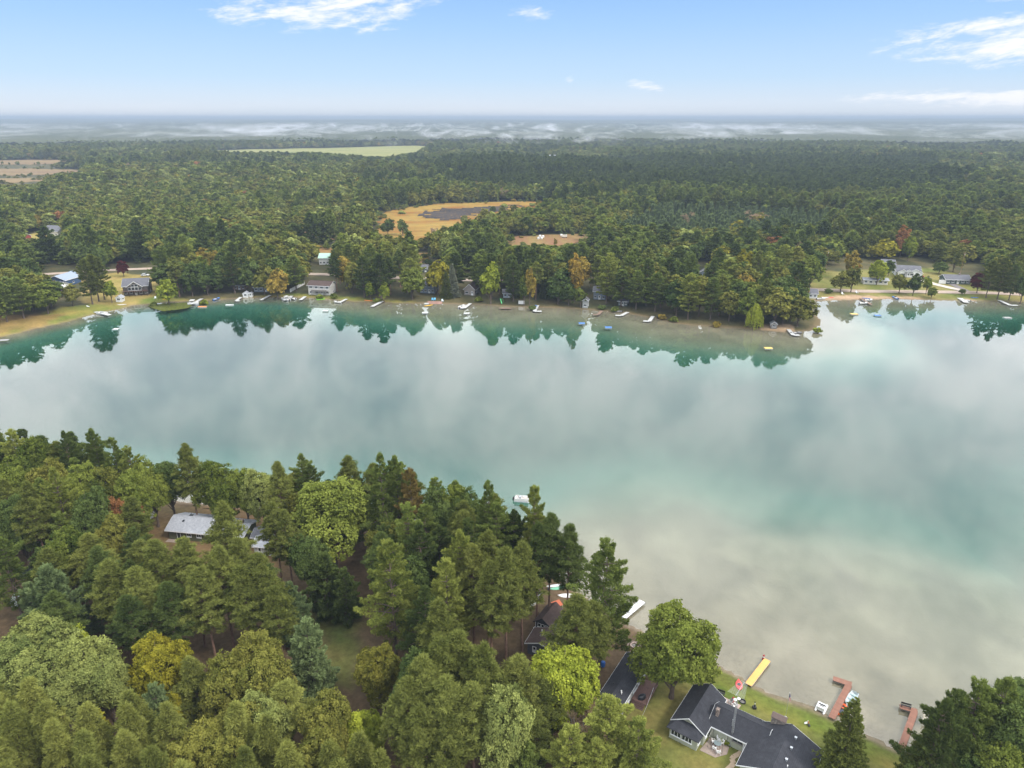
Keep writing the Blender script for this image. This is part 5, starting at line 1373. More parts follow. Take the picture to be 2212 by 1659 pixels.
x, y = C1(992, 290); e = empty('fire_ring', (x, y, gz(x, y))); tag(e, 'black iron fire ring on the lawn by the patio', 'fire ring')
n = 22; mb = MB(); pr = [(0.52, 0), (0.52, 0.26), (0.42, 0.26), (0.42, 0.02)]
pts = [(r*math.cos(2*math.pi*i/n), r*math.sin(2*math.pi*i/n), z) for r, z in pr for i in range(n)]
mb.poly(pts, [(j*n+i, j*n+(i+1) % n, (j+1)*n+(i+1) % n, (j+1)*n+i) for j in range(3) for i in range(n)]).build('ring', paint('black_iron', (0.018, 0.018, 0.02)), e)
MB().lathe([(0.41, 0.0), (0.40, 0.05), (0.1, 0.08)], 18).build('ash', paint('ash', (0.16, 0.15, 0.14), 0.95), e)
def hull(name, L, W, H_, mat, parent, deck=None, n=13, bowpow=0.6, stern=0.75, inner=None, sheer=0.25):
    """lofted boat shell: pointed bow at +x, transom at -x, open with an inner skin"""
    xs = np.linspace(-L/2, L/2, n); k = 9; V_ = []; F_ = []
    def sec(x, off):
        t = (x+L/2)/L; w = W/2*(stern+(1-stern)*min(1, t/0.35))*(max(0.02, 1-max(0, (t-0.45)/0.55)**2.2))**bowpow
        w = max(0.02, w-off); kz = sheer*H_*max(0, t-0.5)*2; zb = off+H_*0.35*max(0, (t-0.7)/0.3)**2
        return [(x, w*math.sin((j/(k-1)-0.5)*math.pi*0.98), zb+(H_+kz-zb-off*0.2)*(1-math.cos((j/(k-1)-0.5)*math.pi))**0.8) for j in range(k)]
    for x in xs: V_ += sec(x, 0)
    F_ += [(i*k+j, (i+1)*k+j, (i+1)*k+j+1, i*k+j+1) for i in range(n-1) for j in range(k-1)]; F_.append(tuple(range(k)))
    mb = MB(); mb.poly(V_, F_)
    if deck is None:
        V2 = []
        for x in np.linspace(-L/2+0.05, L/2-0.12, n): V2 += sec(x, 0.05)
        b = len(mb.v); mb.poly(V2, [(i*k+j, i*k+j+1, (i+1)*k+j+1, (i+1)*k+j) for i in range(n-1) for j in range(k-1)])
        mb.f += [(i*k, b+i*k, b+(i+1)*k, (i+1)*k) for i in range(n-1)]+[(i*k+k-1, (i+1)*k+k-1, b+(i+1)*k+k-1, b+i*k+k-1) for i in range(n-1)]
    else:
        mb.f += [(i*k, i*k+k-1, (i+1)*k+k-1, (i+1)*k) for i in range(n-1)]
    return mb.build(name, mat, parent)
def kayak(x, y, rz, L, W, mat, label, z=None, name='kayak', group=None, flip=False, cock=True):
    e = empty(name, (x, y, gz(x, y)+0.03 if z is None else z), rz); tag(e, label, name.replace('_', ' '), group)
    mb = MB(); n, k = 15, 10; V_ = []
    for i in range(n):
        t = -1+2*i/(n-1); w = max(0.015, W/2*(1-abs(t)**2.4)); zz = 0.30*(0.75+0.25*t*t)
        for j in range(k):
            a = 2*math.pi*j/k; V_.append((t*L/2, w*math.cos(a), zz*0.5+zz*0.5*math.sin(a)+0.06*t*t))
    mb.poly(V_, [(i*k+j, i*k+(j+1) % k, (i+1)*k+(j+1) % k, (i+1)*k+j) for i in range(n-1) for j in range(k)]+[tuple(range(k)), tuple(range((n-1)*k, n*k))])
    mb.build('hull', mat, e)
    if cock:
        MB().lathe([(0.30, 0.27), (0.31, 0.33), (0.26, 0.34), (0.24, 0.30)], 14).build('cockpit', DARKMETAL, e)
        MB().box(-0.28, -0.22, -0.16, 0.16, 0.28, 0.48).build('seat_back', DARKMETAL, e)
    return e
x, y = C1(952, 80, 1.2); kayak(x, y, 1.35, 2.6, 1.15, paint('red_plastic', (0.62, 0.07, 0.06), 0.35, 0.08), 'short red kayak lying on the grass near the yellow dock')
def ornament(x, y, z, label):
    e = empty('lighthouse_ornament', (x, y, z)); tag(e, label, 'ornament')
    rd = paint('ornament_red', (0.30, 0.02, 0.03), 0.4, 0.1)
    MB().lathe([(0.24, 0), (0.25, 0.05), (0.17, 0.45)], 14).build('base', rd, e); MB().lathe([(0.15, 0.45), (0.12, 0.72)], 14).build('tower', WHITE, e)
    MB().lathe([(0.17, 0.72), (0.18, 0.80), (0.13, 0.95), (0.03, 1.03)], 14).build('lamp_house', rd, e)
x, y = C1(875, 300); ornament(x, y, gz(x, y)+0.05, 'red and white lighthouse ornament on the lakeside patio')
x, y = C1(1130, 365); e = empty('hand_pump', (x, y, gz(x, y))); tag(e, 'black lawn pump with white neck and two-pronged top on the lawn', 'pump')
MB().box(-0.28, 0.28, -0.25, 0.25, 0, 0.45).build('base', DARKMETAL, e); MB().lathe([(0.10, 0.45), (0.09, 0.9)], 10).build('body', DARKMETAL, e); MB().lathe([(0.07, 0.9), (0.06, 1.15)], 10).build('neck', WHITE, e)
for s in (-1, 1): MB().tube((0, 0, 1.1), (s*0.12, 0, 1.5), 0.03, n=6).build('prong', DARKMETAL, e)
x, y = C1(1498, 465); e = empty('flagpole', (x, y, gz(x, y))); tag(e, 'thin flagpole with limp striped flag on the shore lawn', 'flagpole')
MB().lathe([(0.30, 0), (0.26, 0.12), (0.1, 0.16)], 10).build('foot_stones', WHITE, e); MB().tube((0, 0, 0), (0, 0, 5.0), 0.035, 0.025).build('pole', ALU, e); MB().lathe([(0.02, 5.0), (0.07, 5.06), (0.02, 5.13)], 10).build('finial', WHITE, e)
def flagmat():
    m, nt, out = newmat('striped_flag'); sep = nt.nodes.new('ShaderNodeSeparateXYZ'); nt.links.new(objvec(nt), sep.inputs[0])
    z = V(nt, sep.outputs[2]); xx = V(nt, sep.outputs[0])
    st = ((z*6.0+xx*5.0)._m('FRACT')).sst(0.45, 0.55)
    c = mix(nt, st, (0.45, 0.05, 0.06), (0.62, 0.58, 0.55)); c = mix(nt, z.sst(4.15, 4.2), c, (0.05, 0.05, 0.16)); principled(nt, out, c, 0.8); return m
mb = MB(); n = 9; pts = []
for i in range(n):
    z = 4.9-i*0.17
    for j in range(5): pts.append((0.04+j*0.055*(0.7+0.1*i), 0.05*math.sin(j*1.9+i*0.4), z-0.06*j))
mb.poly(pts, [(i*5+j, i*5+j+1, (i+1)*5+j+1, (i+1)*5+j) for i in range(n-1) for j in range(4)]); fo = mb.build('flag', flagmat(), e)
md = fo.modifiers.new('solid', 'SOLIDIFY'); md.thickness = 0.012
for k, (cx0, cy0, mt, nm, lb) in enumerate(((1738, 535, WHITE, 'goose_decoy', 'white goose decoy on the lawn below the stone chimney'), (1775, 562, DARKMETAL, 'goose_decoy', 'dark goose decoy with red head next to the white one'))):
    x, y = C1(cx0, cy0); e = empty(nm, (x, y, gz(x, y)), 0.4+k); tag(e, lb, 'decoy')
    MB().lathe([(0.03, 0.0), (0.2, 0.1), (0.22, 0.2), (0.12, 0.3), (0.03, 0.33)], 12).build('body', mt, e).scale = (1.5, 0.8, 1)
    MB().tube((0.22, 0, 0.25), (0.34, 0, 0.45), 0.05, 0.04, 8).tube((0.34, 0, 0.45), (0.46, 0, 0.44), 0.06, 0.03, 8).build('head', WHITE if k == 0 else paint('red_plastic', (0.6, 0.07, 0.06)), e)

# ------------------------------------------------------------------ docks of the near shore, plank by plank
def dock_run(e, a, b, w, z, mat, post_mat, plank=0.2, gap=0.012, posts=True, rim=None, step=2.4):
    """planks laid across the line a-b (local xy of e)"""
    a, b = Vector((*a, 0)), Vector((*b, 0)); d = b-a; L = d.length; d.normalize(); n = Vector((-d.y, d.x, 0))
    k = max(2, int(L/plank)); pw = L/k
    me = MB().obox((0, 0, 0), d*(pw-gap)/2, n*w/2, Vector((0, 0, 0.025))).mesh('plank', mat)
    for i in range(k):
        o = bpy.data.objects.new('plank', me); link(o, e); o.location = a+d*(i+0.5)*pw+Vector((0, 0, z-0.025+random.uniform(-0.004, 0.004)))
    f = MB()
    for s in (-1, 1): f.obox(a+d*L/2+n*s*(w/2-0.06)+Vector((0, 0, z-0.14)), d*L/2, n*0.04, Vector((0, 0, 0.085)))
    f.build('frame', rim or post_mat, e)
    m = max(1, int(round(L/step)))
    for i in range(m+1):
        for s in (-1, 1):
            p = a+d*(0.15+(L-0.3)*i/m)+n*s*(w/2-0.03)
            MB().tube((p.x, p.y, z+0.04), (p.x, p.y, -1.2), 0.04, n=6).build('post', post_mat, e)
def dock(name, label, origin, runs, mat, post, z=0.6, **kw):
    e = empty(name, (origin[0], origin[1], 0)); tag(e, label, 'dock')
    for a, b, w in runs: dock_run(e, (a[0]-origin[0], a[1]-origin[1]), (b[0]-origin[0], b[1]-origin[1]), w, z, mat, post, **kw)
    return e
YELLOW = wood('fresh_pine_deck', (0.62, 0.36, 0.115), 0.10); BROWNW = wood('redbrown_deck', (0.215, 0.105, 0.073), 0.28); GREYPOST = paint('post_grey', (0.16, 0.15, 0.14))
dock('dock', 'straight dock of fresh yellow boards', (39.85, 94.3), [((39.85, 94.3), (45.05, 100.15), 1.15)], YELLOW, GREYPOST, 0.55, rim=WHITE)
ornament(44.55, 100.75, 0.1, 'red and white lighthouse ornament at the lake end of the yellow dock')
dock('dock', 'L-shaped brown plank dock beside the moored rowboat', (50.85, 87.15), [((50.85, 87.15), (56.75, 94.2), 1.05), ((57.3, 94.35), (54.75, 95.75), 1.15)], BROWNW, GREYPOST, 0.55)
d2 = dock('dock', 'L-shaped brown plank dock half hidden by the dark corner trees', (58.55, 80.85), [((58.55, 80.85), (64.75, 88.45), 1.0), ((65.3, 88.55), (62.95, 89.6), 1.0)], BROWNW, GREYPOST, 0.55)
e = empty('dock_bench', (63.75, 89.25, 0.55), math.radians(-24)); tag(e, 'dark slatted bench on the end of the half hidden dock', 'bench')
for i in range(3): MB().box(-0.75, 0.75, -0.16+i*0.12, -0.07+i*0.12, 0.38, 0.42).build('slat', DARKMETAL, e)
MB().box(-0.75, 0.75, 0.20, 0.24, 0.5, 0.8).build('backrest', DARKMETAL, e)
for s in (-0.65, 0.65): MB().box(s-0.03, s+0.03, -0.15, 0.22, 0, 0.38).build('leg', DARKMETAL, e)
wd = empty('dock', (21.25, 111.5, 0)); tag(wd, 'long white metal dock by the big shore pine', 'dock')
dv = Vector((25.8-21.25, 116.35-111.5, 0)); L_ = dv.length; dn = dv.normalized()
for i in range(3):
    c = dn*(L_*(i+0.5)/3)+Vector((0, 0, 0.52)); MB().obox(c, dn*(L_/6-0.02), Vector((-dn.y, dn.x, 0))*0.62, Vector((0, 0, 0.06))).build('deck_panel', paint('white_deck', (0.66, 0.66, 0.68), 0.5, 0.06), wd, 0.01)
for i in range(4):
    for s in (-1, 1):
        p = dn*(0.1+(L_-0.2)*i/3)+Vector((-dn.y, dn.x, 0))*s*0.66; MB().tube((p.x, p.y, 0.7), (p.x, p.y, -1.2), 0.035, n=6).build('post', ALU, wd)
def jetski(x, y, z, rz, label, c=(0.05, 0.05, 0.06)):
    e = empty('jet_ski', (x, y, z), rz); tag(e, label, 'jet ski'); m = paint('jet_%.2f_%.2f_%.2f' % c, c, 0.3, 0.1)
    hull('hull', 2.9, 1.1, 0.45, m, e, deck=True); MB().box(-1.0, 0.1, -0.2, 0.2, 0.42, 0.72).build('seat', DARKMETAL, e, 0.06)
    MB().slab([(0.1, -0.3, 0.5), (0.1, 0.3, 0.5), (0.7, 0.2, 0.75), (0.7, -0.2, 0.75)], 0.1).tube((0.25, -0.35, 0.85), (0.25, 0.35, 0.85), 0.03).build('handlebar', WHITE, e)
jetski(22.6, 115.6, 0.0, 2.2, 'dark jet ski moored beside the long white metal dock')

# ---- small craft on the near shore
def rowboat(x, y, z, rz, label, mat, inner, L=3.9, W=1.45, motor=True, group=None):
    e = empty('rowboat', (x, y, z), rz); tag(e, label, 'boat', group)
    hull('hull', L, W, 0.55, mat, e)
    for t in (-0.30, -0.02, 0.24): MB().box(L*t-0.14, L*t+0.14, -W*0.43, W*0.43, 0.34, 0.38).build('bench', inner, e)
    MB().box(-L*0.47, L*0.25, -W*0.26, W*0.26, 0.10, 0.13).build('floor', inner, e)
    if motor:
        mo = MB().box(-L/2-0.30, -L/2+0.02, -0.14, 0.14, 0.45, 0.85).box(-L/2-0.2, -L/2-0.1, -0.05, 0.05, -0.2, 0.45).build('motor', DARKMETAL, e, 0.03)
    return e
rowboat(55.95, 91.4, -0.12, math.atan2(90.1-92.6, 54.7-57.1), 'open aluminium rowboat with pale blue benches moored beside the brown dock', paint('boat_alu', (0.52, 0.56, 0.57), 0.4, 0.08, 3, 0.5, 0.3), paint('bench_blue', (0.33, 0.42, 0.43), 0.6), motor=False)
def inflatable(x, y, z, rz, label):
    e = empty('inflatable_boat', (x, y, z), rz); tag(e, label, 'inflatable boat'); og = paint('orange_vinyl', (0.70, 0.12, 0.035), 0.4, 0.08)
    pts = []; n = 20
    for i in range(n+1):
        t = -1.05+2.1*i/n
        pts.append(Vector((1.35*math.cos(t*math.pi/1.05*0.92)+0.0, 0.58*math.sin(t*math.pi/1.05*0.92), 0.2)))
    mb = MB()
    for a, b in zip(pts[:-1], pts[1:]): mb.tube(a, b, 0.2, n=8)
    mb.build('tube', og, e); MB().box(-1.1, 1.1, -0.45, 0.45, 0.05, 0.12).build('floor', paint('dark_floor', (0.06, 0.06, 0.075)), e)
    MB().box(0.3, 0.55, -0.5, 0.5, 0.22, 0.34).build('seat', og, e, 0.04); MB().box(-0.9, -0.1, -0.42, 0.42, 0.2, 0.32).build('cover', paint('cover_navy', (0.05, 0.055, 0.08)), e, 0.04)
inflatable(53.45, 89.2, 0.0, math.radians(52), 'orange inflatable boat with dark cover tied to the brown dock')
e = empty('pedal_boat', (50.3, 89.6, 0.02), math.radians(52)); tag(e, 'white twin-hulled pedal boat pulled up at the grassy edge', 'pedal boat')
for s in (-1, 1): MB().lathe([(0.05, -1.25), (0.17, -1.05), (0.20, 0.0), (0.17, 1.05), (0.05, 1.25)], 12).build('pontoon', WHITE, e)
fl = [o for o in e.children if o.name.startswith('pontoon')]
for o, s in zip(fl, (-1, 1)): o.rotation_euler = (0, math.pi/2, 0); o.location = (0, s*0.62, 0.18)
MB().box(-0.95, 0.9, -0.72, 0.72, 0.33, 0.42).build('deck', WHITE, e); MB().box(-0.75, -0.3, -0.6, 0.6, 0.42, 0.62).box(-0.9, -0.75, -0.6, 0.6, 0.42, 0.95).build('seat', WHITE, e, 0.03)
MB().box(0.35, 0.45, -0.55, 0.55, 0.42, 0.6).tube((0.1, -0.3, 0.5), (0.1, 0.3, 0.5), 0.04).build('pedals', DARKMETAL, e)
for k, (x, y) in enumerate(((66.2, 87.2), (65.6, 86.3))):
    chair(x-0.3, y+0.1, 1.0, ('cream chair standing in shallow water next to the half hidden dock, outer one', 'cream chair standing in shallow water next to the half hidden dock, inner one')[k], paint('cream_plastic', (0.62, 0.56, 0.45), 0.5), 'chairs beside the hidden dock').location.z = 0.12

# ------------------------------------------------------------------ the charcoal-roofed mobile home
GREYSIDE = siding('pale_grey_siding', (0.42, 0.42, 0.40), 6.0)
ang = math.atan2(98.7-88.5, 19.9-14.6)
mh = empty('mobile_home', (18.6, 92.6, gz(18.6, 92.6)), math.atan2(96.9-86.6, 23.3-17.0)); tag(mh, 'long narrow mobile home with black shingle roof beside a brown deck', 'house')
gable(mh, -6.6, 5.6, -1.9, 1.9, 2.45, 3.1, 'x', 0.25, GREYSIDE, ROOF_BLACK)
sd = MB(); sd.slab([(-0.0, 0.2, 3.25), (0.0, -2.25, 2.62), (5.9, -2.25, 2.62), (5.9, 0.2, 3.25)], 0.1); sd.build('roof_extension', ROOF_BLACK, mh)
for xx, w in ((-5.0, 0.9), (-3.0, 0.9), (-0.4, 1.1), (1.6, 1.1), (4.2, 1.1)): opening(mh, (xx, -1.9), (0, -1), w, 1.0, 1.95, bars=2)
opening(mh, (0.6, -1.9), (0, -1), 0.9, 0.1, 2.05, 'door'); opening(mh, (-6.6, 0), (-1, 0), 1.2, 1.0, 1.9, bars=2)
for xx, yy in ((2.4, 0.9), (-2.6, 0.8)): vent(mh, xx, yy, 2.95, 0.18, DARKMETAL, 0.18)
for xx, yy in ((-3.6, -0.9), (-3.9, -1.05)): pipe(mh, xx, yy, 2.9, 0.09, 0.25, WHITE)
MBd = paint('deck_dark_brown', (0.085, 0.05, 0.042), 0.8)
dk = MB().box(-1.6, 3.6, -4.6, -1.95, 0.35, 0.45).build('deck', wood('deck_reddish', (0.17, 0.10, 0.085)), mh)
for i in range(4): MB().box(-1.9-i*0.28, -1.62-i*0.28, -4.3, -2.1, 0.28-i*0.09, 0.36-i*0.09).build('step', MBd, mh)
for xx in (-1.5, 1.0, 3.5): MB().tube((xx, -4.5, 0), (xx, -4.5, 1.3), 0.05, n=6).build('railing_post', MBd, dk)
MB().box(-1.5, 3.5, -4.53, -4.47, 1.2, 1.28).box(-1.5, 3.5, -4.53, -4.47, 0.8, 0.85).build('railing', MBd, dk)
x, y = GS(1880+1035*.1808, 2000+1060*.1808, 1.5); kayak(x, y, 1.0, 2.9, 0.75, paint('yellow_plastic', (0.72, 0.42, 0.02), 0.35, 0.06), 'yellow kayak lying on the lawn beside the mobile home deck')
x, y = GS(1880+920*.1808, 2000+1260*.1808, 1.4); e = empty('covered_grill', (x, y, gz(x, y)), 0.5); tag(e, 'black covered grill on the lawn at the foot of the deck steps', 'grill')
MB().lathe([(0.62, 0), (0.60, 0.7), (0.55, 0.95), (0.35, 1.12), (0.05, 1.18)], 14).build('cover', paint('black_vinyl', (0.02, 0.022, 0.028), 0.35), e).scale = (1.25, 0.8, 1)
MB().tube((0, -0.5, 0.1), (0, 0.5, 0.1), 0.1).build('wheels', DARKMETAL, e)
x, y = GS(1880+790*.1808, 2000+280*.1808, 1.3); e = empty('fire_pit', (x, y, gz(x, y))); tag(e, 'round fire pit of pale stones near the white dock', 'fire pit')
st = stone('pit_stone', (0.36, 0.28, 0.24))
for R_, nn, hh in ((0.62, 13, 0.28), (1.15, 22, 0.10)):
    me = MB().box(-0.14, 0.14, -0.12, 0.12, 0, hh).mesh('stone', st)
    for i in range(nn):
        a = 2*math.pi*i/nn; o = bpy.data.objects.new('stone', me); link(o, e); o.location = (R_*math.cos(a), R_*math.sin(a), random.uniform(-0.03, 0.02)); o.rotation_euler.z = a+1.57+random.uniform(-0.15, 0.15)
MB().lathe([(0.5, 0), (0.48, 0.1), (0.1, 0.12)], 14).build('ash', paint('ash', (0.3, 0.29, 0.28)), e)
x, y = GS(1880+235*.1808, 2000+650*.1808, 1.5); e = empty('water_barrel', (x, y, gz(x, y))); tag(e, 'bright blue barrel half hidden beside the yellow-green maple', 'barrel')
MB().lathe([(0.34, 0), (0.40, 0.2), (0.40, 0.8), (0.34, 1.0), (0.30, 1.0)], 14).build('body', paint('blue_plastic', (0.03, 0.13, 0.45), 0.35), e); MB().lathe([(0.3, 1.0), (0.28, 1.06)], 12).build('lid', paint('blue_plastic', (0.03, 0.13, 0.45)), e)

# ------------------------------------------------------------------ brown-roofed cabins and white cottage in the pines
SLATE = siding('slate_siding', (0.085, 0.09, 0.105), 5.0)
e = empty('cabin', (6.6, 107.7, gz(6.6, 107.7)), math.radians(-30)); tag(e, 'dark grey cabin with brown gable roof and three small gable windows', 'cabin')
gable(e, -1.5, 1.5, -1.9, 3.0, 2.6, 3.7, 'y', 0.35, SLATE, ROOF_BROWN, DARKMETAL)
for xx in (-0.75, 0.0, 0.75): opening(e, (xx, -1.9), (0, -1), 0.6, 1.5, 2.3)
MB().box(-1.56, -1.46, -1.96, -1.86, -0.2, 2.6).box(1.46, 1.56, -1.96, -1.86, -0.2, 2.6).build('corner_boards', TRIM, e)
MB().box(-1.7, 1.5, -2.5, -1.98, 1.15, 1.22).build('porch_shelf', WHITE, e)
e = empty('cabin', (5.3, 101.9, gz(5.3, 101.9)), math.radians(-24)); tag(e, 'low dark cabin with wide brown roof behind the yellow-green maple', 'cabin')
gable(e, -2.0, 2.6, -1.8, 1.9, 2.5, 3.3, 'y', 0.4, SLATE, ROOF_BROWN, TRIM)
opening(e, (-0.7, -1.8), (0, -1), 0.75, 0.7, 2.0, 'door'); opening(e, (1.2, -1.8), (0, -1), 0.8, 1.1, 1.9)
pipe(e, -0.4, 1.0, 3.1, 0.07, 0.4, TRIM); pipe(e, -0.2, -0.3, 3.2, 0.05, 0.2)
WSIDE = siding('white_siding', (0.66, 0.67, 0.66), 5.0)
e = empty('cottage', (2.0, 114.2, gz(2.0, 114.2)), math.atan2(114.5-110.7, 5.1-1.3)); tag(e, 'long white cottage with dark roof standing among the tall pine trunks', 'cottage')
gable(e, -3.0, 3.0, -1.6, 2.4, 2.4, 3.5, 'x', 0.35, WSIDE, ROOF_BLACK)
MB().box(-3.03, 3.03, -1.66, -1.58, -0.3, 0.22).build('footing', paint('tan_footing', (0.42, 0.33, 0.26)), e)
opening(e, (-1.5, -1.6), (0, -1), 0.9, 1.1, 2.0); opening(e, (3.0, 0.4), (1, 0), 1.0, 1.0, 2.0)
x, y = 8.6, 112.6; e = empty('garden_swing', (x, y, gz(x, y)), 0.5); tag(e, 'garden swing seat with rust-red canopy in front of the brown cabin', 'swing seat')
MB().slab([(-0.95, -0.75, 1.75), (0.95, -0.75, 1.75), (0.95, 0.7, 2.05), (-0.95, 0.7, 2.05)], 0.05).build('canopy', wood('rust_canopy', (0.46, 0.13, 0.07), 0.12), e)
for s in (-0.9, 0.9):
    for t in (-0.7, 0.7): MB().tube((s, t*0.9, 1.75), (s, t, 0), 0.03, n=6).build('post', TRIM, e)
MB().box(-0.75, 0.75, -0.25, 0.3, 0.45, 0.55).build('seat', WHITE, e); MB().box(-0.75, 0.75, 0.25, 0.33, 0.55, 1.0).build('backrest', WHITE, e)
x, y = GS(1600+915*.226, 1820+305*.226); kayak(x, y, 0.05, 3.6, 1.3, paint('white_boat', (0.70, 0.68, 0.66), 0.4, 0.06), 'upturned white rowboat under the shore pines', name='upturned_boat', cock=False)
x, y = GS(1600+795*.226, 1820+200*.226); kayak(x, y, 0.22, 3.8, 0.95, paint('green_canoe', (0.16, 0.42, 0.27), 0.4, 0.06), 'mint green canoe upside down behind the pine trunks', name='canoe', cock=False)
x, y = GS(1600+745*.226, 1820+165*.226); kayak(x, y, 0.22, 3.6, 0.85, paint('grey_canoe', (0.55, 0.55, 0.56), 0.4, 0.06), 'pale grey canoe upside down next to the mint green one', name='canoe', cock=False)
x, y = GS(1600+668*.226, 1820+228*.226); e = empty('bin', (x, y, gz(x, y))); tag(e, 'small blue bin by the upside-down canoes', 'bin')
MB().lathe([(0.24, 0), (0.30, 0.7), (0.31, 0.72)], 10).build('body', paint('blue_bin', (0.06, 0.24, 0.5), 0.4), e); MB().lathe([(0.32, 0.72), (0.28, 0.8)], 10).build('lid', WHITE, e)

# ------------------------------------------------------------------ pale-roofed house and neighbours further along the shore
OLIVE = siding('olive_siding', (0.10, 0.105, 0.06), 4.0)
e = empty('lake_house', (-68.2, 139.6, gz(-68.2, 139.6)), math.radians(-9)); tag(e, 'low house with pale grey shingle roof behind a tall olive pine', 'house')
gable(e, -8.6, 0.4, -3.3, 3.6, 2.6, 4.1, 'x', 0.5, OLIVE, ROOF_GREY)
gable(e, 0.6, 9.2, -3.0, 3.0, 2.6, 3.6, 'x', 0.6, OLIVE, ROOF_GREY)
gable(e, -9.2, -5.4, -2.4, 2.6, 2.3, 3.5, 'x', 0.4, siding('dark_porch', (0.05, 0.045, 0.04)), ROOF_GREY, wname='porch_wall', rname='porch_roof')
opening(e, (-6.1, -3.3), (0, -1), 0.9, 0.1, 2.0, 'door', fill=DARKMETAL); opening(e, (-8.2, -2.4), (0, -1), 1.6, 0.9, 2.0, 'window', bars=2)
for xx in (-3.6, -1.2): opening(e, (xx, -3.3), (0, -1), 1.1, 1.1, 2.0, bars=2)
MB().box(-5.4, -4.8, 0.2, 1.3, 4.05, 4.25).build('skylight', GLASS, e); MB().box(-6.1, -5.7, -1.4, -0.4, 3.55, 3.8).build('skylight', GLASS, e)
MB().box(6.9, 7.9, -0.4, 0.5, 2.6, 4.5).build('chimney', stone('brick_chimney', (0.30, 0.24, 0.21)), e)
MB().box(-8.8, -4.2, -4.6, -3.4, -0.2, 0.12).build('terrace', cob, e)
for sx in (0, 1): MB().box(9.3, 9.4, -5.5+sx*2.0, -3.6+sx*2.0, 0, 1.5).build('fence_panel', MBd, e)
e = empty('garage', (-55.0, 136.6, gz(-55, 136.6)), math.radians(-9)); tag(e, 'small building with dark roof squeezed next to the pale-roofed house', 'garage')
gable(e, -2.2, 3.4, -2.0, 2.2, 2.3, 3.2, 'x', 0.3, siding('bluegrey_siding', (0.36, 0.40, 0.42)), ROOF_MID); opening(e, (-0.8, -2.0), (0, -1), 1.0, 1.0, 1.9)
e = empty('garage', (-52.4, 132.6, gz(-52.4, 132.6)), math.radians(-9)); tag(e, 'pale grey garage with white trim behind the olive pines', 'garage')
gable(e, -3.3, 4.2, -1.6, 2.6, 2.3, 3.3, 'x', 0.35, GREYSIDE, ROOF_GREY); opening(e, (-2.0, -1.6), (0, -1), 0.9, 0.1, 2.0, 'door'); opening(e, (1.0, -1.6), (0, -1), 2.2, 0.1, 2.0, 'door')
MB().slab([(-2.6, -1.7, 0.15), (-1.5, -1.7, 0.15), (-1.5, -3.0, -0.02), (-2.6, -3.0, -0.02)], 0.06).build('ramp', ALU, e)
e = empty('cottage', (-88.6, 146.4, gz(-88.6, 146.4)), math.radians(62)); tag(e, 'white cottage half hidden behind the red-tinged tree', 'cottage')
gable(e, -3.2, 3.2, -2.6, 2.6, 2.6, 3.9, 'x', 0.3, WSIDE, ROOF_BLACK); opening(e, (1.2, -2.6), (0, -1), 0.9, 1.0, 2.0); opening(e, (-1.2, -2.6), (0, -1), 0.9, 0.1, 2.1, 'door')
MB().box(-3.6, -1.0, -5.0, -2.7, 0.3, 0.42).build('deck', WHITE, e)
MB().tube((3.3, 0, 2.5), (3.3, 0, 5.0), 0.06).build('flue', WHITE, e)
x, y = GD(952, 1188, 3.6); e = empty('cabin', (x, y, gz(x, y)), 0.9); tag(e, 'black-roofed cabin glimpsed between the big pines', 'cabin')
gable(e, -2.6, 2.6, -2.0, 2.0, 2.2, 3.2, 'x', 0.3, WSIDE, ROOF_BLACK); opening(e, (0, -2.0), (0, -1), 0.9, 1.0, 1.9)
x, y = GS(52, 1935, 1.4); e = empty('camper_trailer', (x+1.6, y+0.5, gz(x, y)), 0.25); tag(e, 'pale grey-green camper trailer tucked under the blue-green pine', 'trailer')
MB().box(-2.2, 2.2, -1.1, 1.1, 0.45, 2.2).build('body', paint('camper_grey', (0.42, 0.47, 0.44), 0.5), e, 0.25)
for s in (-1, 1): MB().tube((0, s*0.95, 0.35), (0, s*1.12, 0.35), 0.35, n=14).build('wheel', DARKMETAL, e)
opening(e, (0.6, -1.1), (0, -1), 1.0, 1.2, 1.8)
e2 = MB().tube((-2.2, 0, 0.5), (-3.2, 0, 0.5), 0.05).build('tow_bar', DARKMETAL, e)
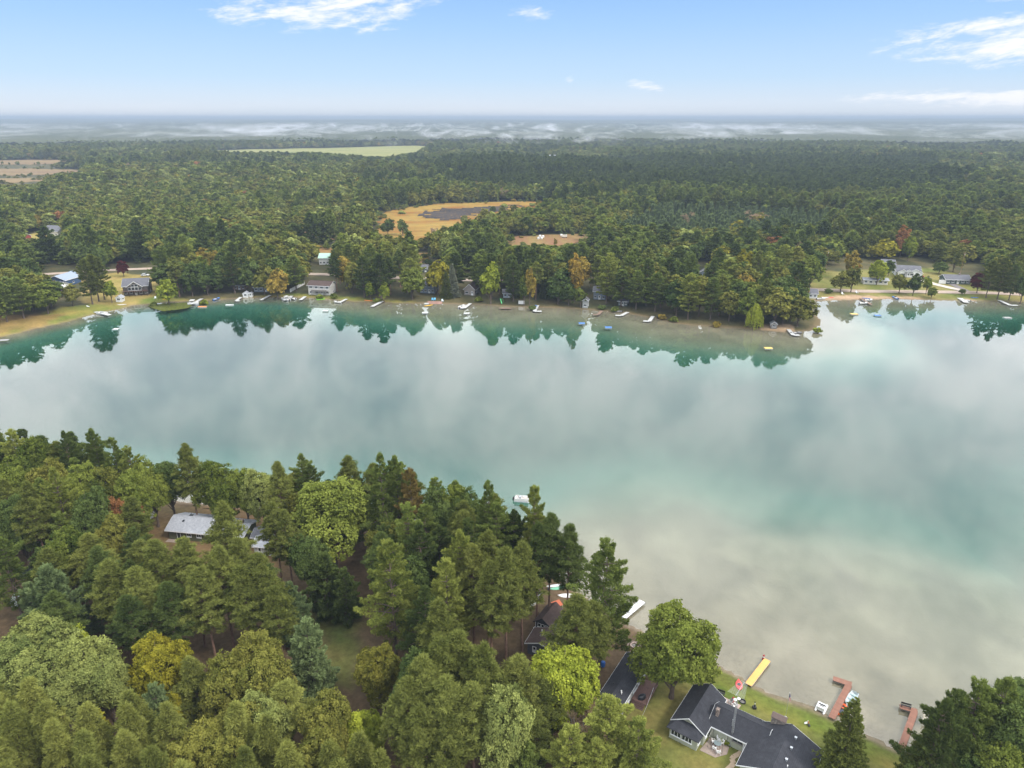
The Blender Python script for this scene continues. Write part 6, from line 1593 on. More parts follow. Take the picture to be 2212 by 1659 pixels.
def car(x, y, z, rz, label, c, name='car', pickup=False):
    e = empty(name, (x, y, z), rz); tag(e, label, 'car' if not pickup else 'pickup truck'); m = paint('car_%.2f_%.2f_%.2f' % c, c, 0.25, 0.05, 2, 0.6)
    b = MB(); pr = [(-2.2, 0.35), (2.2, 0.35), (2.25, 0.75), (1.0, 0.95), (-2.15, 1.0)]
    b.poly([(px_, s*0.88, pz) for s in (-1, 1) for px_, pz in pr], [(0, 1, 2, 3, 4), (9, 8, 7, 6, 5)]+[(i, i+5, (i+1) % 5+5, (i+1) % 5) for i in range(5)]); b.build('body', m, e, 0.06)
    cb = [(1.0, 0.95), (0.35, 1.48), (-0.9 if pickup else -1.6, 1.5), (-1.0 if pickup else -2.1, 1.0)]
    c_ = MB(); c_.poly([(px_, s*(0.84 if pz < 1.2 else 0.70), pz) for s in (-1, 1) for px_, pz in cb], [(0, 1, 2, 3), (7, 6, 5, 4)]+[(i, i+4, (i+1) % 4+4, (i+1) % 4) for i in range(4)]); c_.build('window', GLASS, e)
    MB().box(-0.85 if pickup else -1.5, 0.32, -0.70, 0.70, 1.485, 1.54).build('roof', m, e)
    if pickup: MB().box(-2.1, -1.0, -0.72, 0.72, 0.98, 1.02).build('bed', DARKMETAL, e)
    for sx in (-1.35, 1.4):
        for s in (-1, 1): MB().tube((sx, s*0.74, 0.34), (sx, s*0.92, 0.34), 0.34, n=14).build('wheel', DARKMETAL, e)
    for s in (-1, 1): MB().box(2.2, 2.27, s*0.6-0.15, s*0.6+0.15, 0.58, 0.72).build('headlight', WHITE, e)
x, y = GS(95, 1832, 1.4); car(x, y, gz(x, y), 0.9, 'black car parked behind the blue-green pine on the brown clearing', (0.012, 0.014, 0.02))
x, y = GS(1372, 2436, 1.6); car(x, y, gz(x, y), 0.2, 'dark blue car under the olive pines at the bottom edge', (0.012, 0.016, 0.04))
# ---- pontoon boat off the wooded bank
def pontoon_boat(x, y, z, rz, label, L=6.0, W=2.4, canopy=None, rail=WHITE, group=None, deckm=None):
    e = empty('pontoon_boat', (x, y, z), rz); tag(e, label, 'pontoon boat', group)
    for s in (-1, 1):
        MB().tube((-L/2, s*W*0.34, 0.12), (L*0.42, s*W*0.34, 0.12), 0.3, n=12).tube((L*0.42, s*W*0.34, 0.12), (L/2, s*W*0.34, 0.25), 0.3, 0.06, 12).build('pontoon', ALU, e)
    MB().box(-L/2, L*0.46, -W/2, W/2, 0.42, 0.50).build('deck', deckm or paint('deck_pale', (0.55, 0.52, 0.50)), e)
    r = MB()
    for s in (-1, 1): r.box(-L/2+0.1, L*0.44, s*W*0.48-0.03, s*W*0.48+0.03, 0.5, 1.08)
    r.box(L*0.42, L*0.44, -W*0.45, -W*0.15, 0.5, 1.08).box(L*0.42, L*0.44, W*0.15, W*0.45, 0.5, 1.08).build('railing', rail, e)
    MB().box(L*0.05, L*0.38, -W*0.44, -W*0.20, 0.5, 0.85).box(L*0.05, L*0.38, W*0.20, W*0.44, 0.5, 0.85).box(-L*0.45, -L*0.32, -W*0.42, W*0.42, 0.5, 0.9).build('seat', paint('seat_cream', (0.60, 0.56, 0.52)), e, 0.05)
    MB().box(-L*0.18, -L*0.06, -W*0.1, W*0.25, 0.5, 1.2).build('console', GREYMETAL, e); MB().box(-L/2-0.4, -L/2, -0.2, 0.2, 0.0, 0.95).build('motor', DARKMETAL, e, 0.05)
    if canopy:
        MB().slab([(-L*0.30, -W*0.46, 2.15), (L*0.12, -W*0.46, 2.15), (L*0.12, W*0.46, 2.15), (-L*0.30, W*0.46, 2.15)], 0.06).build('canopy', canopy, e)
        for sx in (-L*0.28, L*0.10):
            for s in (-1, 1): MB().tube((sx, s*W*0.44, 1.05), (sx, s*W*0.44, 2.12), 0.025, n=5).build('canopy_post', ALU, e)
    return e
x, y = GS(1664, 1590, 0.6); pontoon_boat(x, y, 0.0, math.radians(-8), 'white pontoon boat floating just beyond the tops of the shore pines', 3.8, 1.8)
# ---- utility pole and overhead wire
def upole(x, y, h, label, arm=True):
    e = empty('utility_pole', (x, y, gz(x, y))); tag(e, label, 'utility pole')
    MB().tube((0, 0, -0.5), (0, 0, h), 0.14, 0.10).build('pole', barkmat('pole_wood', (0.30, 0.19, 0.12)), e)
    if arm: MB().box(-1.0, 1.0, -0.05, 0.05, h-0.7, h-0.58).build('crossarm', barkmat('pole_wood', (0.30, 0.19, 0.12)), e); MB().lathe([(0.12, h-1.9), (0.18, h-1.8), (0.18, h-1.2), (0.1, h-1.1)], 10, (0.25, 0, 0)).build('transformer', GREYMETAL, e)
    MB().lathe([(0.03, h), (0.05, h+0.1), (0.02, h+0.16)], 8).build('insulator', WHITE, e)
    return e
x, y = GS(140, 1795, 1.4); upole(x, y, 8.0, 'short wooden utility pole beside the bare pine trunk on the brown clearing', False)
wr = MB(); P0 = Vector((*GS(1880+1130*.1808, 2000+1060*.1808, 7), 7)); P1 = Vector((*GS(1880+880*.1808, 2000+1659*.1808, 6), 6)); P2 = Vector((18.5, 70.0, 5.5))
for a, b in ((P0, P1), (P1, P2)):
    for i in range(8):
        f = lambda t: a.lerp(b, t)-Vector((0, 0, 0.5*math.sin(math.pi*t)))
        wr.tube(f(i/8), f((i+1)/8), 0.018, n=4, cap=False)
tag(wr.build('overhead_wire', GREYMETAL), 'thin overhead wire crossing the lawn between the two near houses', 'wire')
x, y = GS(1195, 2245, 1.4); e = empty('post_sign', (x, y, gz(x, y)), 0.2); tag(e, 'small white post with a white board at the clearing edge', 'sign post')
MB().box(-0.05, 0.05, -0.05, 0.05, 0, 1.4).build('post', WHITE, e); MB().box(0.05, 0.65, -0.02, 0.02, 1.0, 1.35).build('board', WHITE, e)
# ------------------------------------------------------------------ houses of the far shore: base line of the wall that faces the lake, in the photograph (3265 wide)
def far_house(name, label, a, b, depth, hw, rise, axis, wall, roof, wins=3, door=True, cat='house', chim=None, z=1.5, oh=0.5, rows=1, trim=TRIM):
    A, B = Vector(GS(*a, z)), Vector(GS(*b, z)); L = (B-A).length; rz = math.atan2(B.y-A.y, B.x-A.x); c = (A+B)/2
    e = empty(name, (c.x, c.y, gz(c.x, c.y)), rz); tag(e, label, cat)
    gable(e, -L/2, L/2, 0, depth, hw, hw+rise, axis, oh, wall, roof, trim)
    for r in range(rows):
        z0 = 0.9+r*2.7
        for i in range(wins):
            xx = -L/2+L*(i+0.5)/wins
            if door and r == 0 and i == wins//2: opening(e, (xx, 0), (0, -1), 1.1, 0.1, 2.15, 'door'); continue
            opening(e, (xx, 0), (0, -1), min(1.6, L/wins*0.55), z0, z0+1.15, bars=2)
    opening(e, (L/2, depth/2), (1, 0), 1.2, 1.0, 2.0); opening(e, (-L/2, depth/2), (-1, 0), 1.2, 1.0, 2.0)
    if chim: MB().box(chim[0]-0.4, chim[0]+0.4, depth/2-0.4, depth/2+0.4, hw, hw+rise+0.9).build('chimney', stone('brick_chimney', (0.30, 0.24, 0.21)), e)
    return e, L
NAVY = siding('navy_siding', (0.045, 0.085, 0.17), 3.0); LOGC = siding('dark_log', (0.10, 0.085, 0.075), 3.0); BGREY = siding('blue_grey_siding', (0.20, 0.24, 0.29), 5.0); CREAM = siding('cream_siding', (0.60, 0.57, 0.50), 5.0); GRN = siding('dark_green_siding', (0.06, 0.085, 0.08), 5.0)
# the lodge with a glazed gable
e, L = far_house('lodge', 'dark timber lodge with charcoal roof and a big glazed white-edged gable', (395, 941), (475, 937), 9.0, 5.2, 3.0, 'x', LOGC, ROOF_MID, 5, True, rows=1)
gb = MB(); gw_ = 3.6; pts = [(-gw_, -1.2, 2.6), (gw_, -1.2, 2.6), (gw_, -1.2, 5.0), (0, -1.2, 7.4), (-gw_, -1.2, 5.0)]; pts += [(p[0], 3.0, p[2]) for p in pts]
gb.poly(pts, [(0, 1, 2, 3, 4), (9, 8, 7, 6, 5)]+[(i, i+5, (i+1) % 5+5, (i+1) % 5) for i in range(5)]).build('gable_wall', LOGC, e)
MB().slab([(-gw_-0.5, -1.7, 4.85), (-gw_-0.5, 3.2, 4.85), (0, 3.2, 7.75), (0, -1.7, 7.75)], 0.16).slab([(gw_+0.5, -1.7, 4.85), (gw_+0.5, 3.2, 4.85), (0, 3.2, 7.75), (0, -1.7, 7.75)], 0.16).build('gable_roof', ROOF_MID, e)
f = MB()
for s in (-1, 1): f.obox((s*(gw_+0.5)/2, -1.75, 6.18), Vector((s*(gw_+0.5)/2, 0, -1.42)), Vector((0, 0.05, 0)), Vector((0, 0, 0.15)))
f.build('gable_trim', WHITE, e)
for i in range(4): opening(e, (-2.55+i*1.7, -1.2), (0, -1), 1.55, 2.9, 4.6)
for i in range(2): opening(e, (-0.85+i*1.7, -1.2), (0, -1), 1.5, 4.8, 6.0)
MB().box(-L/2, L/2, -2.6, -0.02, 2.45, 2.6).build('balcony', MBd, e); rl = MB().box(-L/2, L/2, -2.6, -2.54, 3.4, 3.5)
for i in range(14): rl.box(-L/2+L*i/13-0.04, -L/2+L*i/13+0.04, -2.59, -2.53, 2.6, 3.4)
rl.build('balcony_railing', MBd, e)
for i in range(5): MB().tube((-L/2+0.2+(L-0.4)*i/4, -2.5, 0), (-L/2+0.2+(L-0.4)*i/4, -2.5, 2.45), 0.12, n=6).build('post', MBd, e)
far_house('pole_barn', 'blue pole barn with grey metal roof left of the lawn pines', (152, 912), (212, 914), 12.0, 3.6, 2.2, 'y', NAVY, ROOF_BLUE, 2, True, 'barn')
far_house('shed', 'small white shed with pitched roof below the dark lodge', (370, 960), (388, 960), 3.2, 2.2, 1.0, 'y', WSIDE, ROOF_GREY, 1, False, 'shed', oh=0.25)
far_house('garage', 'white garage with dark roof between the blue barn and the bushes', (160, 922), (190, 926), 6.0, 2.6, 1.5, 'x', WSIDE, ROOF_MID, 2, True, 'garage')
far_house('boathouse', 'dark-roofed boathouse below the white garage by the round tree', (192, 945), (210, 946), 5.0, 2.3, 1.3, 'x', LOGC, ROOF_BROWN, 2, True, 'boathouse')
far_house('lake_house', 'white two-storey house with brown roof and grey lakeside deck', (984, 934), (1053, 937), 8.0, 5.2, 1.7, 'x', siding('off_white_siding', (0.50, 0.49, 0.46)), ROOF_BROWN, 4, True, rows=2)
e = [o for o in bpy.data.objects if o.get('label', '').startswith('white two-storey')][0]
MB().box(-3.5, 5.5, -2.6, -0.05, 2.4, 2.55).build('deck', GREYPOST, e); MB().box(-3.5, 5.5, -2.62, -2.55, 2.55, 3.4).build('deck_railing', GREYPOST, e)
for i in range(4): MB().tube((-3.3+i*2.85, -2.45, 0), (-3.3+i*2.85, -2.45, 2.4), 0.08, n=6).build('deck_post', GREYPOST, e)
far_house('shed', 'white garden shed beside the straight dock, the wider of two', (774, 941), (790, 941), 2.6, 2.2, 0.9, 'y', WSIDE, ROOF_GREY, 1, False, 'shed', oh=0.2)
far_house('shed', 'narrow white shed standing next to the wider white shed', (794, 940), (803, 940), 2.0, 2.1, 0.5, 'y', WSIDE, ROOF_GREY, 1, False, 'shed', oh=0.15)
far_house('cottage', 'brown cottage in the dark trees behind the two white sheds', (745, 922), (782, 922), 6.0, 2.8, 1.6, 'x', siding('tan_siding', (0.24, 0.18, 0.14)), ROOF_BROWN, 3, True, 'cottage')
far_house('cottage', 'grey cottage under the trees with a long terrace', (810, 928), (870, 928), 6.0, 2.7, 1.5, 'x', BGREY, ROOF_MID, 4, True, 'cottage')
far_house('lake_house', 'blue-grey house behind the yellow-green tree on the bank', (1340, 932), (1386, 934), 8.0, 5.0, 1.6, 'x', BGREY, ROOF_MID, 4, True, rows=2)
far_house('cottage', 'small dark cottage with white door up behind the road', (1342, 868), (1362, 868), 6.0, 2.6, 1.5, 'x', GRN, ROOF_MID, 2, True, 'cottage')
far_house('cottage', 'cottage with brown gable roof and grey lakeside deck', (1480, 938), (1514, 940), 7.0, 3.4, 2.6, 'y', siding('taupe_siding', (0.27, 0.24, 0.22)), ROOF_BROWN, 2, True, 'cottage')
far_house('cottage', 'pale blue cottage deep under the pines behind the brown dock', (1605, 947), (1640, 947), 6.0, 2.6, 1.4, 'x', siding('pale_blue_siding', (0.36, 0.42, 0.46)), ROOF_MID, 3, True, 'cottage')
far_house('boathouse', 'white two-storey boathouse at the water under the amber tree', (1857, 974), (1874, 975), 4.0, 3.9, 1.0, 'y', siding('worn_white_siding', (0.30, 0.31, 0.30)), ROOF_MID, 1, False, 'boathouse', rows=1, oh=0.3)
far_house('lake_house', 'blue-grey house with deck above the small white boathouse', (1892, 952), (1930, 954), 7.0, 4.4, 1.8, 'x', BGREY, ROOF_MID, 3, True, rows=1)
far_house('cottage', 'dark cottage among the pine trunks near the grey motorboat', (1970, 972), (2000, 974), 6.0, 2.7, 1.4, 'x', GRN, ROOF_MID, 3, True, 'cottage')
far_house('cottage', 'grey cottage peeping over the treetops of the wooded point', (2228, 884), (2256, 886), 6.0, 2.8, 1.8, 'y', BGREY, ROOF_MID, 2, True, 'cottage')
far_house('garage', 'white garage behind the big round tree by the road', (2520, 882), (2560, 884), 7.0, 3.0, 1.6, 'x', WSIDE, ROOF_GREY, 3, True, 'garage')
far_house('cottage', 'small white cottage with grey roof at the corner of the beach', (2578, 944), (2606, 945), 6.0, 2.8, 1.7, 'x', WSIDE, ROOF_MID, 2, False, 'cottage')
e, L = far_house('lake_house', 'large white house with blue-grey roof and double garage', (2856, 880), (2934, 884), 11.0, 3.0, 2.6, 'x', siding('grey_white_siding', (0.50, 0.52, 0.54)), ROOF_MID, 5, False)
for xx, w, h_ in ((-L/2+3.0, 2.6, 1.5), (-0.5, 2.4, 1.5), (L/2-3.6, 3.8, 2.0)):
    gable(e, xx-w, xx+w, -2.4, 4.0, 3.0, 3.0+h_, 'y', 0.4, WSIDE, ROOF_MID, wname='gable_wall', rname='gable_roof')
for s in (-1.75, 1.75): opening(e, (L/2-3.6+s, -2.4), (0, -1), 3.0, 0.1, 2.4, 'door')
opening(e, (-0.5, -2.4), (0, -1), 1.4, 0.1, 2.4, 'door'); opening(e, (-L/2+3.0, -2.4), (0, -1), 2.6, 0.8, 2.2, bars=3)
far_house('guest_house', 'smaller grey-roofed wing house standing behind the large white house', (2812, 858), (2852, 860), 9.0, 3.4, 2.0, 'x', WSIDE, ROOF_MID, 3, False, 'house')
far_house('ranch_house', 'low dark green ranch house with long grey roof and white garage end', (3014, 905), (3092, 907), 8.5, 2.7, 1.9, 'x', GRN, ROOF_MID, 5, True, chim=(2, 0))
e = [o for o in bpy.data.objects if o.get('label', '').startswith('low dark green ranch')][0]
MB().box(-10.2, -6.4, -0.14, -0.04, 0.1, 2.3).build('garage_door', WHITE, e)
far_house('mobile_home', 'long low white mobile home behind the lawn tree by the road', (2752, 905), (2830, 908), 4.5, 2.6, 0.8, 'x', CREAM, ROOF_GREY, 5, True)
e, L = far_house('stone_hut', 'small grey hut with arched front at the sandy landing of the point', (2458, 1040), (2478, 1041), 3.0, 2.2, 0.9, 'y', stone('hut_stone', (0.25, 0.235, 0.22)), ROOF_GREY, 1, False, 'hut', oh=0.2)
far_house('farm_shed', 'long far barn with dark roof in the yellow clearing', (136, 748), (186, 751), 14.0, 4.0, 3.2, 'x', CREAM, ROOF_MID, 4, False, 'barn', z=3)
far_house('farmhouse', 'little red farmhouse with grey roof left of the long far barn', (42, 768), (74, 769), 8.0, 3.4, 2.4, 'x', siding('red_siding', (0.28, 0.06, 0.05)), ROOF_GREY, 3, False, 'house', z=3)
far_house('cottage', 'cottage with pale green roof peeping through the trees above the white house', (1018, 842), (1050, 842), 8.0, 4.5, 2.2, 'x', WSIDE, paint('mint_metal_roof', (0.34, 0.52, 0.42), 0.4, 0.06), 3, False, 'cottage', z=2)
far_house('farmhouse', 'pale distant farmhouse in the field beyond the dark woods', (1752, 508), (1776, 508), 12.0, 6.0, 4.5, 'x', WSIDE, ROOF_GREY, 4, False, 'house', z=4)
far_house('farm_shed', 'distant grey shed left of the pale farmhouse', (1568, 507), (1590, 507), 10.0, 5.0, 3.0, 'x', BGREY, ROOF_GREY, 3, False, 'barn', z=4)

# ------------------------------------------------------------------ far docks, rafts and boats (photo pixels, 3265 wide)
WDECK = paint('dock_white', (0.47, 0.47, 0.46), 0.6, 0.1); BDECK = wood('dock_brown', (0.20, 0.135, 0.10)); GDECK = paint('dock_grey', (0.30, 0.29, 0.28), 0.8)
def far_dock(label, pts, w, mat, z=0.6):
    P = [Vector((*GS(*p, z), 0)) for p in pts]; o = P[0]
    e = empty('dock', (o.x, o.y, 0)); tag(e, label, 'dock', 'docks along the far shore')
    for a, b in zip(P[:-1], P[1:]):
        d = (b-a); L = d.length; d.normalize(); n = Vector((-d.y, d.x, 0)); k = max(1, round(L/3.0))
        for i in range(k):
            c = a-o+d*(L*(i+0.5)/k)+Vector((0, 0, z-0.06+(0.012 if a is not P[0] else 0))); MB().obox(c, d*(L/k/2-0.02), n*w/2, Vector((0, 0, 0.07))).build('deck_panel', mat, e)
        for i in range(k+1):
            for s in (-1, 1):
                p = a-o+d*(L*i/k)+n*s*(w/2+0.03); MB().tube((p.x, p.y, z+0.25), (p.x, p.y, -1.5), 0.05, n=5).build('post', GREYPOST, e)
    return e
DOCKS = [
 ('grey floating dock at the left picture edge', [(-6, 1085), (27, 1083)], 2.0, GDECK),
 ('white dock standing off the reedy bank by the lawn pines', [(304, 994), (350, 1004)], 1.8, WDECK),
 ('white dock with a pontoon boat next to the lily pads', [(643, 952), (612, 969)], 1.7, WDECK),
 ('short white L-shaped dock in front of the two white sheds', [(768, 947), (753, 959), (764, 959)], 1.6, WDECK),
 ('long slim white dock right of the white sheds', [(861, 941), (832, 956)], 1.5, WDECK),
 ('white dock with boats on both sides below the white fence', [(930, 943), (906, 957)], 1.6, WDECK),
 ('small white dock nearest the white house with brown roof', [(973, 945), (958, 956)], 1.6, WDECK),
 ('slim white dock with the red-striped motorboat', [(1105, 953), (1082, 964)], 1.5, WDECK),
 ('long white dock in front of the dark pines', [(1221, 959), (1186, 977)], 1.8, WDECK),
 ('dock with bare boat-lift frame below the brown gable cottage', [(1500, 967), (1480, 982), (1468, 981)], 1.6, WDECK),
 ('low brown dock with green slide behind it', [(1592, 982), (1630, 983)], 2.0, BDECK),
 ('white L-shaped dock beside the white notice board', [(1714, 973), (1704, 992), (1727, 992)], 1.7, WDECK),
 ('dark brown dock right of the white boathouse', [(1918, 991), (1906, 1003), (1890, 1003)], 1.6, BDECK),
 ('white angled dock with the grey motorboat', [(2001, 995), (1980, 1006), (1962, 1005)], 1.7, WDECK),
 ('white L-shaped dock at the narrow beach with black boats', [(2082, 1008), (2070, 1024), (2051, 1023)], 1.7, WDECK),
 ('white L-shaped dock near the tip of the wooded point', [(2514, 1050), (2530, 1068), (2549, 1068)], 1.7, WDECK),
 ('brown dock running out from the beach among small boats', [(2744, 951), (2779, 971)], 1.3, BDECK),
 ('white dock with white boat right of the beach', [(3060, 950), (3082, 964)], 2.6, WDECK),
 ('long white L-shaped dock at the right picture edge', [(3186, 957), (3222, 973), (3244, 973)], 1.6, WDECK),
]
for q in DOCKS: far_dock(*q)
def raft(s, label, L, W, top, rz=0.0, float_m=WHITE):
    x, y = GS(*s, 0.3); e = empty('swim_raft', (x, y, 0), rz); tag(e, label, 'raft', 'rafts floating off the far shore')
    MB().box(-L/2, L/2, -W/2, W/2, 0.32, 0.42).build('deck', top, e)
    for k in (-1, 1): MB().tube((-L/2+0.1, k*W*0.35, 0.14), (L/2-0.1, k*W*0.35, 0.14), 0.2, n=8).build('float', float_m, e)
    MB().tube((L/2, -0.2, -0.3), (L/2, -0.2, 0.75), 0.03, n=5).tube((L/2, 0.2, -0.3), (L/2, 0.2, 0.75), 0.03, n=5).build('ladder', ALU, e)
BLUEP = paint('raft_blue', (0.06, 0.16, 0.38), 0.5); YELP = paint('raft_yellow', (0.60, 0.40, 0.12), 0.6); ORP = paint('raft_orange', (0.66, 0.22, 0.07), 0.5)
for q in (((370, 1049), 'white raft off the reedy bank, in the pine reflection', 2.6, 2.2, WDECK), ((645, 978), 'orange floating mat next to the white dock with pontoon boat', 4.2, 1.8, ORP), ((732, 972), 'white floating mat off the two white sheds', 4.0, 1.5, WDECK),
          ((1038, 991), 'white raft off the white house with brown roof', 2.6, 2.4, WDECK), ((1355, 997), 'pale raft off the blue-grey house', 2.8, 2.4, WDECK), ((1488, 999), 'pale raft off the brown gable cottage', 2.8, 2.2, WDECK),
          ((1855, 1031), 'white raft with blue seats off the small boathouse', 2.8, 2.6, BLUEP), ((1940, 1044), 'blue-topped raft farther out than the boathouse raft', 3.0, 2.6, BLUEP), ((2450, 1110), 'yellow and white raft off the tip of the point', 3.2, 2.2, YELP),
          ((2723, 1001), 'orange-edged raft in the right-hand bay', 3.4, 2.4, YELP), ((2798, 1006), 'dark blue raft in the right-hand bay', 3.0, 2.4, BLUEP), ((3212, 1013), 'grey raft near the right picture edge', 3.4, 2.4, GDECK), ((1360, 968), 'white boat lift beside the orange canoe', 2.2, 2.2, WDECK)): raft(*q)
def motorboat(s, rz, label, mat, L=5.0, W=1.9):
    x, y = GS(*s, 0.4); e = empty('motorboat', (x, y, -0.1), rz); tag(e, label, 'boat', 'boats along the far shore')
    hull('hull', L, W, 0.85, mat, e); MB().box(-L*0.2, L*0.0, -W*0.36, W*0.36, 0.3, 0.8).build('seat', paint('seat_cream', (0.60, 0.56, 0.52)), e, 0.04)
    MB().slab([(L*0.06, -W*0.38, 0.95), (L*0.06, W*0.38, 0.95), (-L*0.02, W*0.36, 1.35), (-L*0.02, -W*0.36, 1.35)], 0.04).build('windscreen', GLASS, e)
    MB().box(L*0.06, L*0.34, -W*0.3, W*0.3, 0.88, 0.95).build('foredeck', mat, e); MB().box(-L/2-0.35, -L/2, -0.2, 0.2, 0.3, 1.1).build('motor', DARKMETAL, e, 0.05)
for q in (((1077, 964), 2.7, 'white motorboat with red stripe by the slim white dock', WHITE), ((1204, 955), 2.9, 'dark blue motorboat beached above the long white dock', paint('boat_navy', (0.06, 0.07, 0.14), 0.3)), ((934, 952), 2.4, 'white motorboat moored below the white fence', WHITE),
          ((690, 954), 1.2, 'blue and white motorboat on the grassy shore', paint('boat_blue', (0.10, 0.22, 0.50), 0.3)), ((1967, 993), 2.9, 'grey motorboat on a lift beside the white angled dock', paint('boat_grey', (0.22, 0.22, 0.23), 0.4)), ((1706, 979), 1.2, 'blue motorboat tucked behind the white L-shaped dock', paint('boat_blue', (0.10, 0.22, 0.50), 0.3)),
          ((2540, 1062), 0.1, 'small grey motorboat alongside the dock at the point', paint('boat_grey', (0.42, 0.42, 0.42), 0.4)), ((2770, 957), 0.3, 'white motorboat left of the brown beach dock', WHITE), ((2754, 967), 0.2, 'white rowing skiff moored under the brown beach dock', WHITE), ((3076, 958), 2.4, 'white runabout beside the dock right of the beach', WHITE),
          ((3046, 946), 2.2, 'grey boat drawn up on the bank above the right-hand dock', paint('boat_grey', (0.42, 0.42, 0.42), 0.4)), ((2854, 950), 1.7, 'blue boat drawn up on the sandy beach', paint('boat_blue', (0.10, 0.22, 0.50), 0.3)), ((2112, 1013), 0.1, 'black boat on the narrow beach by the wooded shore', DARKMETAL), ((2618, 953), 0.2, 'little white dinghy at the beach corner', WHITE)): motorboat(*q)
for s, rz, lb, cn in (((617, 967), 0.1, 'white pontoon boat at the dock by the lily pads', WHITE), ((912, 954), 2.5, 'pontoon boat with white canopy left of the white fence', WHITE), ((326, 999), -0.3, 'white pontoon boat tied to the dock off the reedy bank', None), ((1476, 978), 1.0, 'pontoon boat under the bare lift frame', None)):
    x, y = GS(*s, 0.4); pontoon_boat(x, y, -0.02, rz, lb, 5.4, 2.3, cn, group='pontoon boats along the far shore')
KY = dict(y=paint('yellow_plastic', (0.72, 0.42, 0.02)), g=paint('lime_plastic', (0.20, 0.52, 0.03), 0.4), b=paint('blue_plastic', (0.03, 0.13, 0.45)), o=paint('orange_plastic', (0.70, 0.20, 0.04), 0.4), w=WHITE, r=paint('red_plastic', (0.6, 0.07, 0.06)))
for s, rz, L, lb, m in (((532, 952), 0.2, 4.2, 'yellow kayak on the bank just past the lodge', 'y'), ((1020, 947), 0.5, 4.6, 'lime green kayak on the bank below the white house', 'g'), ((1023, 949), 0.5, 4.4, 'second lime green kayak lying in front of the first', 'g'), ((1174, 954), -0.2, 4.4, 'orange and blue kayak under the dark spruce', 'o'),
                     ((1366, 968), 0.6, 5.0, 'orange canoe run up next to the white boat lift', 'y'), ((2631, 946), 0.0, 4.6, 'white canoe lying on the beach by the small white cottage', 'w'), ((2648, 946), 0.0, 3.4, 'red kayak next to the white canoe on the beach', 'r'), ((2763, 947), -0.3, 4.0, 'blue kayak at the root of the brown beach dock', 'b'), ((281, 978), -0.7, 4.2, 'white canoe leaning on a rack under the lawn pines', 'w'), ((3108, 947), -0.2, 3.6, 'blue kayak on the bank between the right-hand docks', 'b'), ((388, 969), 0.1, 4.4, 'cream upturned canoe on the grass below the white shed', 'w')):
    x, y = GS(*s, 1.0); kayak(x, y, rz, L, 0.95, KY[m], lb, cock=False, group='kayaks and canoes along the far shore')
for s, lb in (((1598, 962), 'green slide frame on the bank behind the low brown dock'),):
    x, y = GS(*s, 1.2); e = empty('slide', (x, y, gz(x, y)), 0.3); tag(e, lb, 'slide'); gm = paint('slide_green', (0.10, 0.45, 0.17), 0.4)
    MB().slab([(-0.5, 0.6, 2.2), (0.0, 0.6, 2.2), (0.0, -2.0, 0.3), (-0.5, -2.0, 0.3)], 0.08).build('chute', gm, e)
    for sx in (0.3, 1.5): MB().tube((sx, 0.8, 0), (sx*0.6, 0.8, 2.3), 0.08, n=6).build('post', gm, e)
x, y = GS(1663, 968, 1.0); e = empty('notice_board', (x, y, gz(x, y))); tag(e, 'blank white board on posts at the water beside the L-shaped dock', 'board')
MB().box(-1.6, 1.6, -0.05, 0.05, 0.4, 2.2).build('board', WHITE, e)
for s in (-1.3, 1.3): MB().box(s-0.06, s+0.06, 0.06, 0.16, -0.3, 2.2).build('post', GREYPOST, e)
# white paling fence beside the white house
A, B = Vector(GS(925, 930, 1.3)), Vector(GS(972, 906, 1.3)); e = empty('paling_fence', (A.x, A.y, gz(A.x, A.y)), math.atan2(B.y-A.y, B.x-A.x)); tag(e, 'white board fence climbing the yard left of the white house', 'fence')
Lf = (B-A).length; bm0 = MB().box(-Lf/36+0.02, Lf/36-0.02, -0.03, 0.03, 0.05, 1.9).mesh('board', WHITE)
for i in range(18): o = bpy.data.objects.new('board', bm0); link(o, e); o.location = (Lf*(i+0.5)/18, 0, random.uniform(-0.03, 0.03))
# cars and poles
for s, rz, lb, c, pk in (((2932, 884), -0.3, 'red pickup truck parked before the double garage', (0.42, 0.015, 0.02), True), ((2957, 892), -0.3, 'dark car on the driveway next to the red pickup', (0.02, 0.022, 0.028), False), ((463, 880), 0.1, 'white car parked on the road behind the lodge', (0.62, 0.63, 0.64), False), ((232, 873), 0.1, 'pale blue car on the road behind the blue barn', (0.30, 0.40, 0.50), False)):
    x, y = GS(*s, 1.6); car(x, y, gz(x, y)+0.16, rz, lb, c, 'pickup_truck' if pk else 'car', pk)
for s, h, lb in (((20, 862), 13, 'wooden utility pole with crossarm at the left picture edge'), ((1883, 922), 14, 'wooden utility pole behind the small white boathouse'), ((2632, 860), 12, 'utility pole beside the big round tree at the road'), ((3062, 872), 13, 'utility pole behind the grey ranch house')):
    x, y = GS(*s, 1.6); upole(x, y, h, lb)
# camper beside the blue barn
x, y = GS(186, 930, 1.4); e = empty('camper_trailer', (x, y, gz(x, y)), 0.05); tag(e, 'long white camper trailer between the bushes and the blue barn', 'trailer')
MB().box(-4.2, 4.2, -1.25, 1.25, 0.6, 3.1).build('body', WHITE, e, 0.2)
for xx in (-2.4, 0.2, 2.6): opening(e, (xx, -1.25), (0, -1), 1.0, 1.6, 2.4)
for xx in (-0.9, 0.1): MB().tube((xx, -1.2, 0.4), (xx, -1.3, 0.4), 0.38, n=12).build('wheel', DARKMETAL, e)
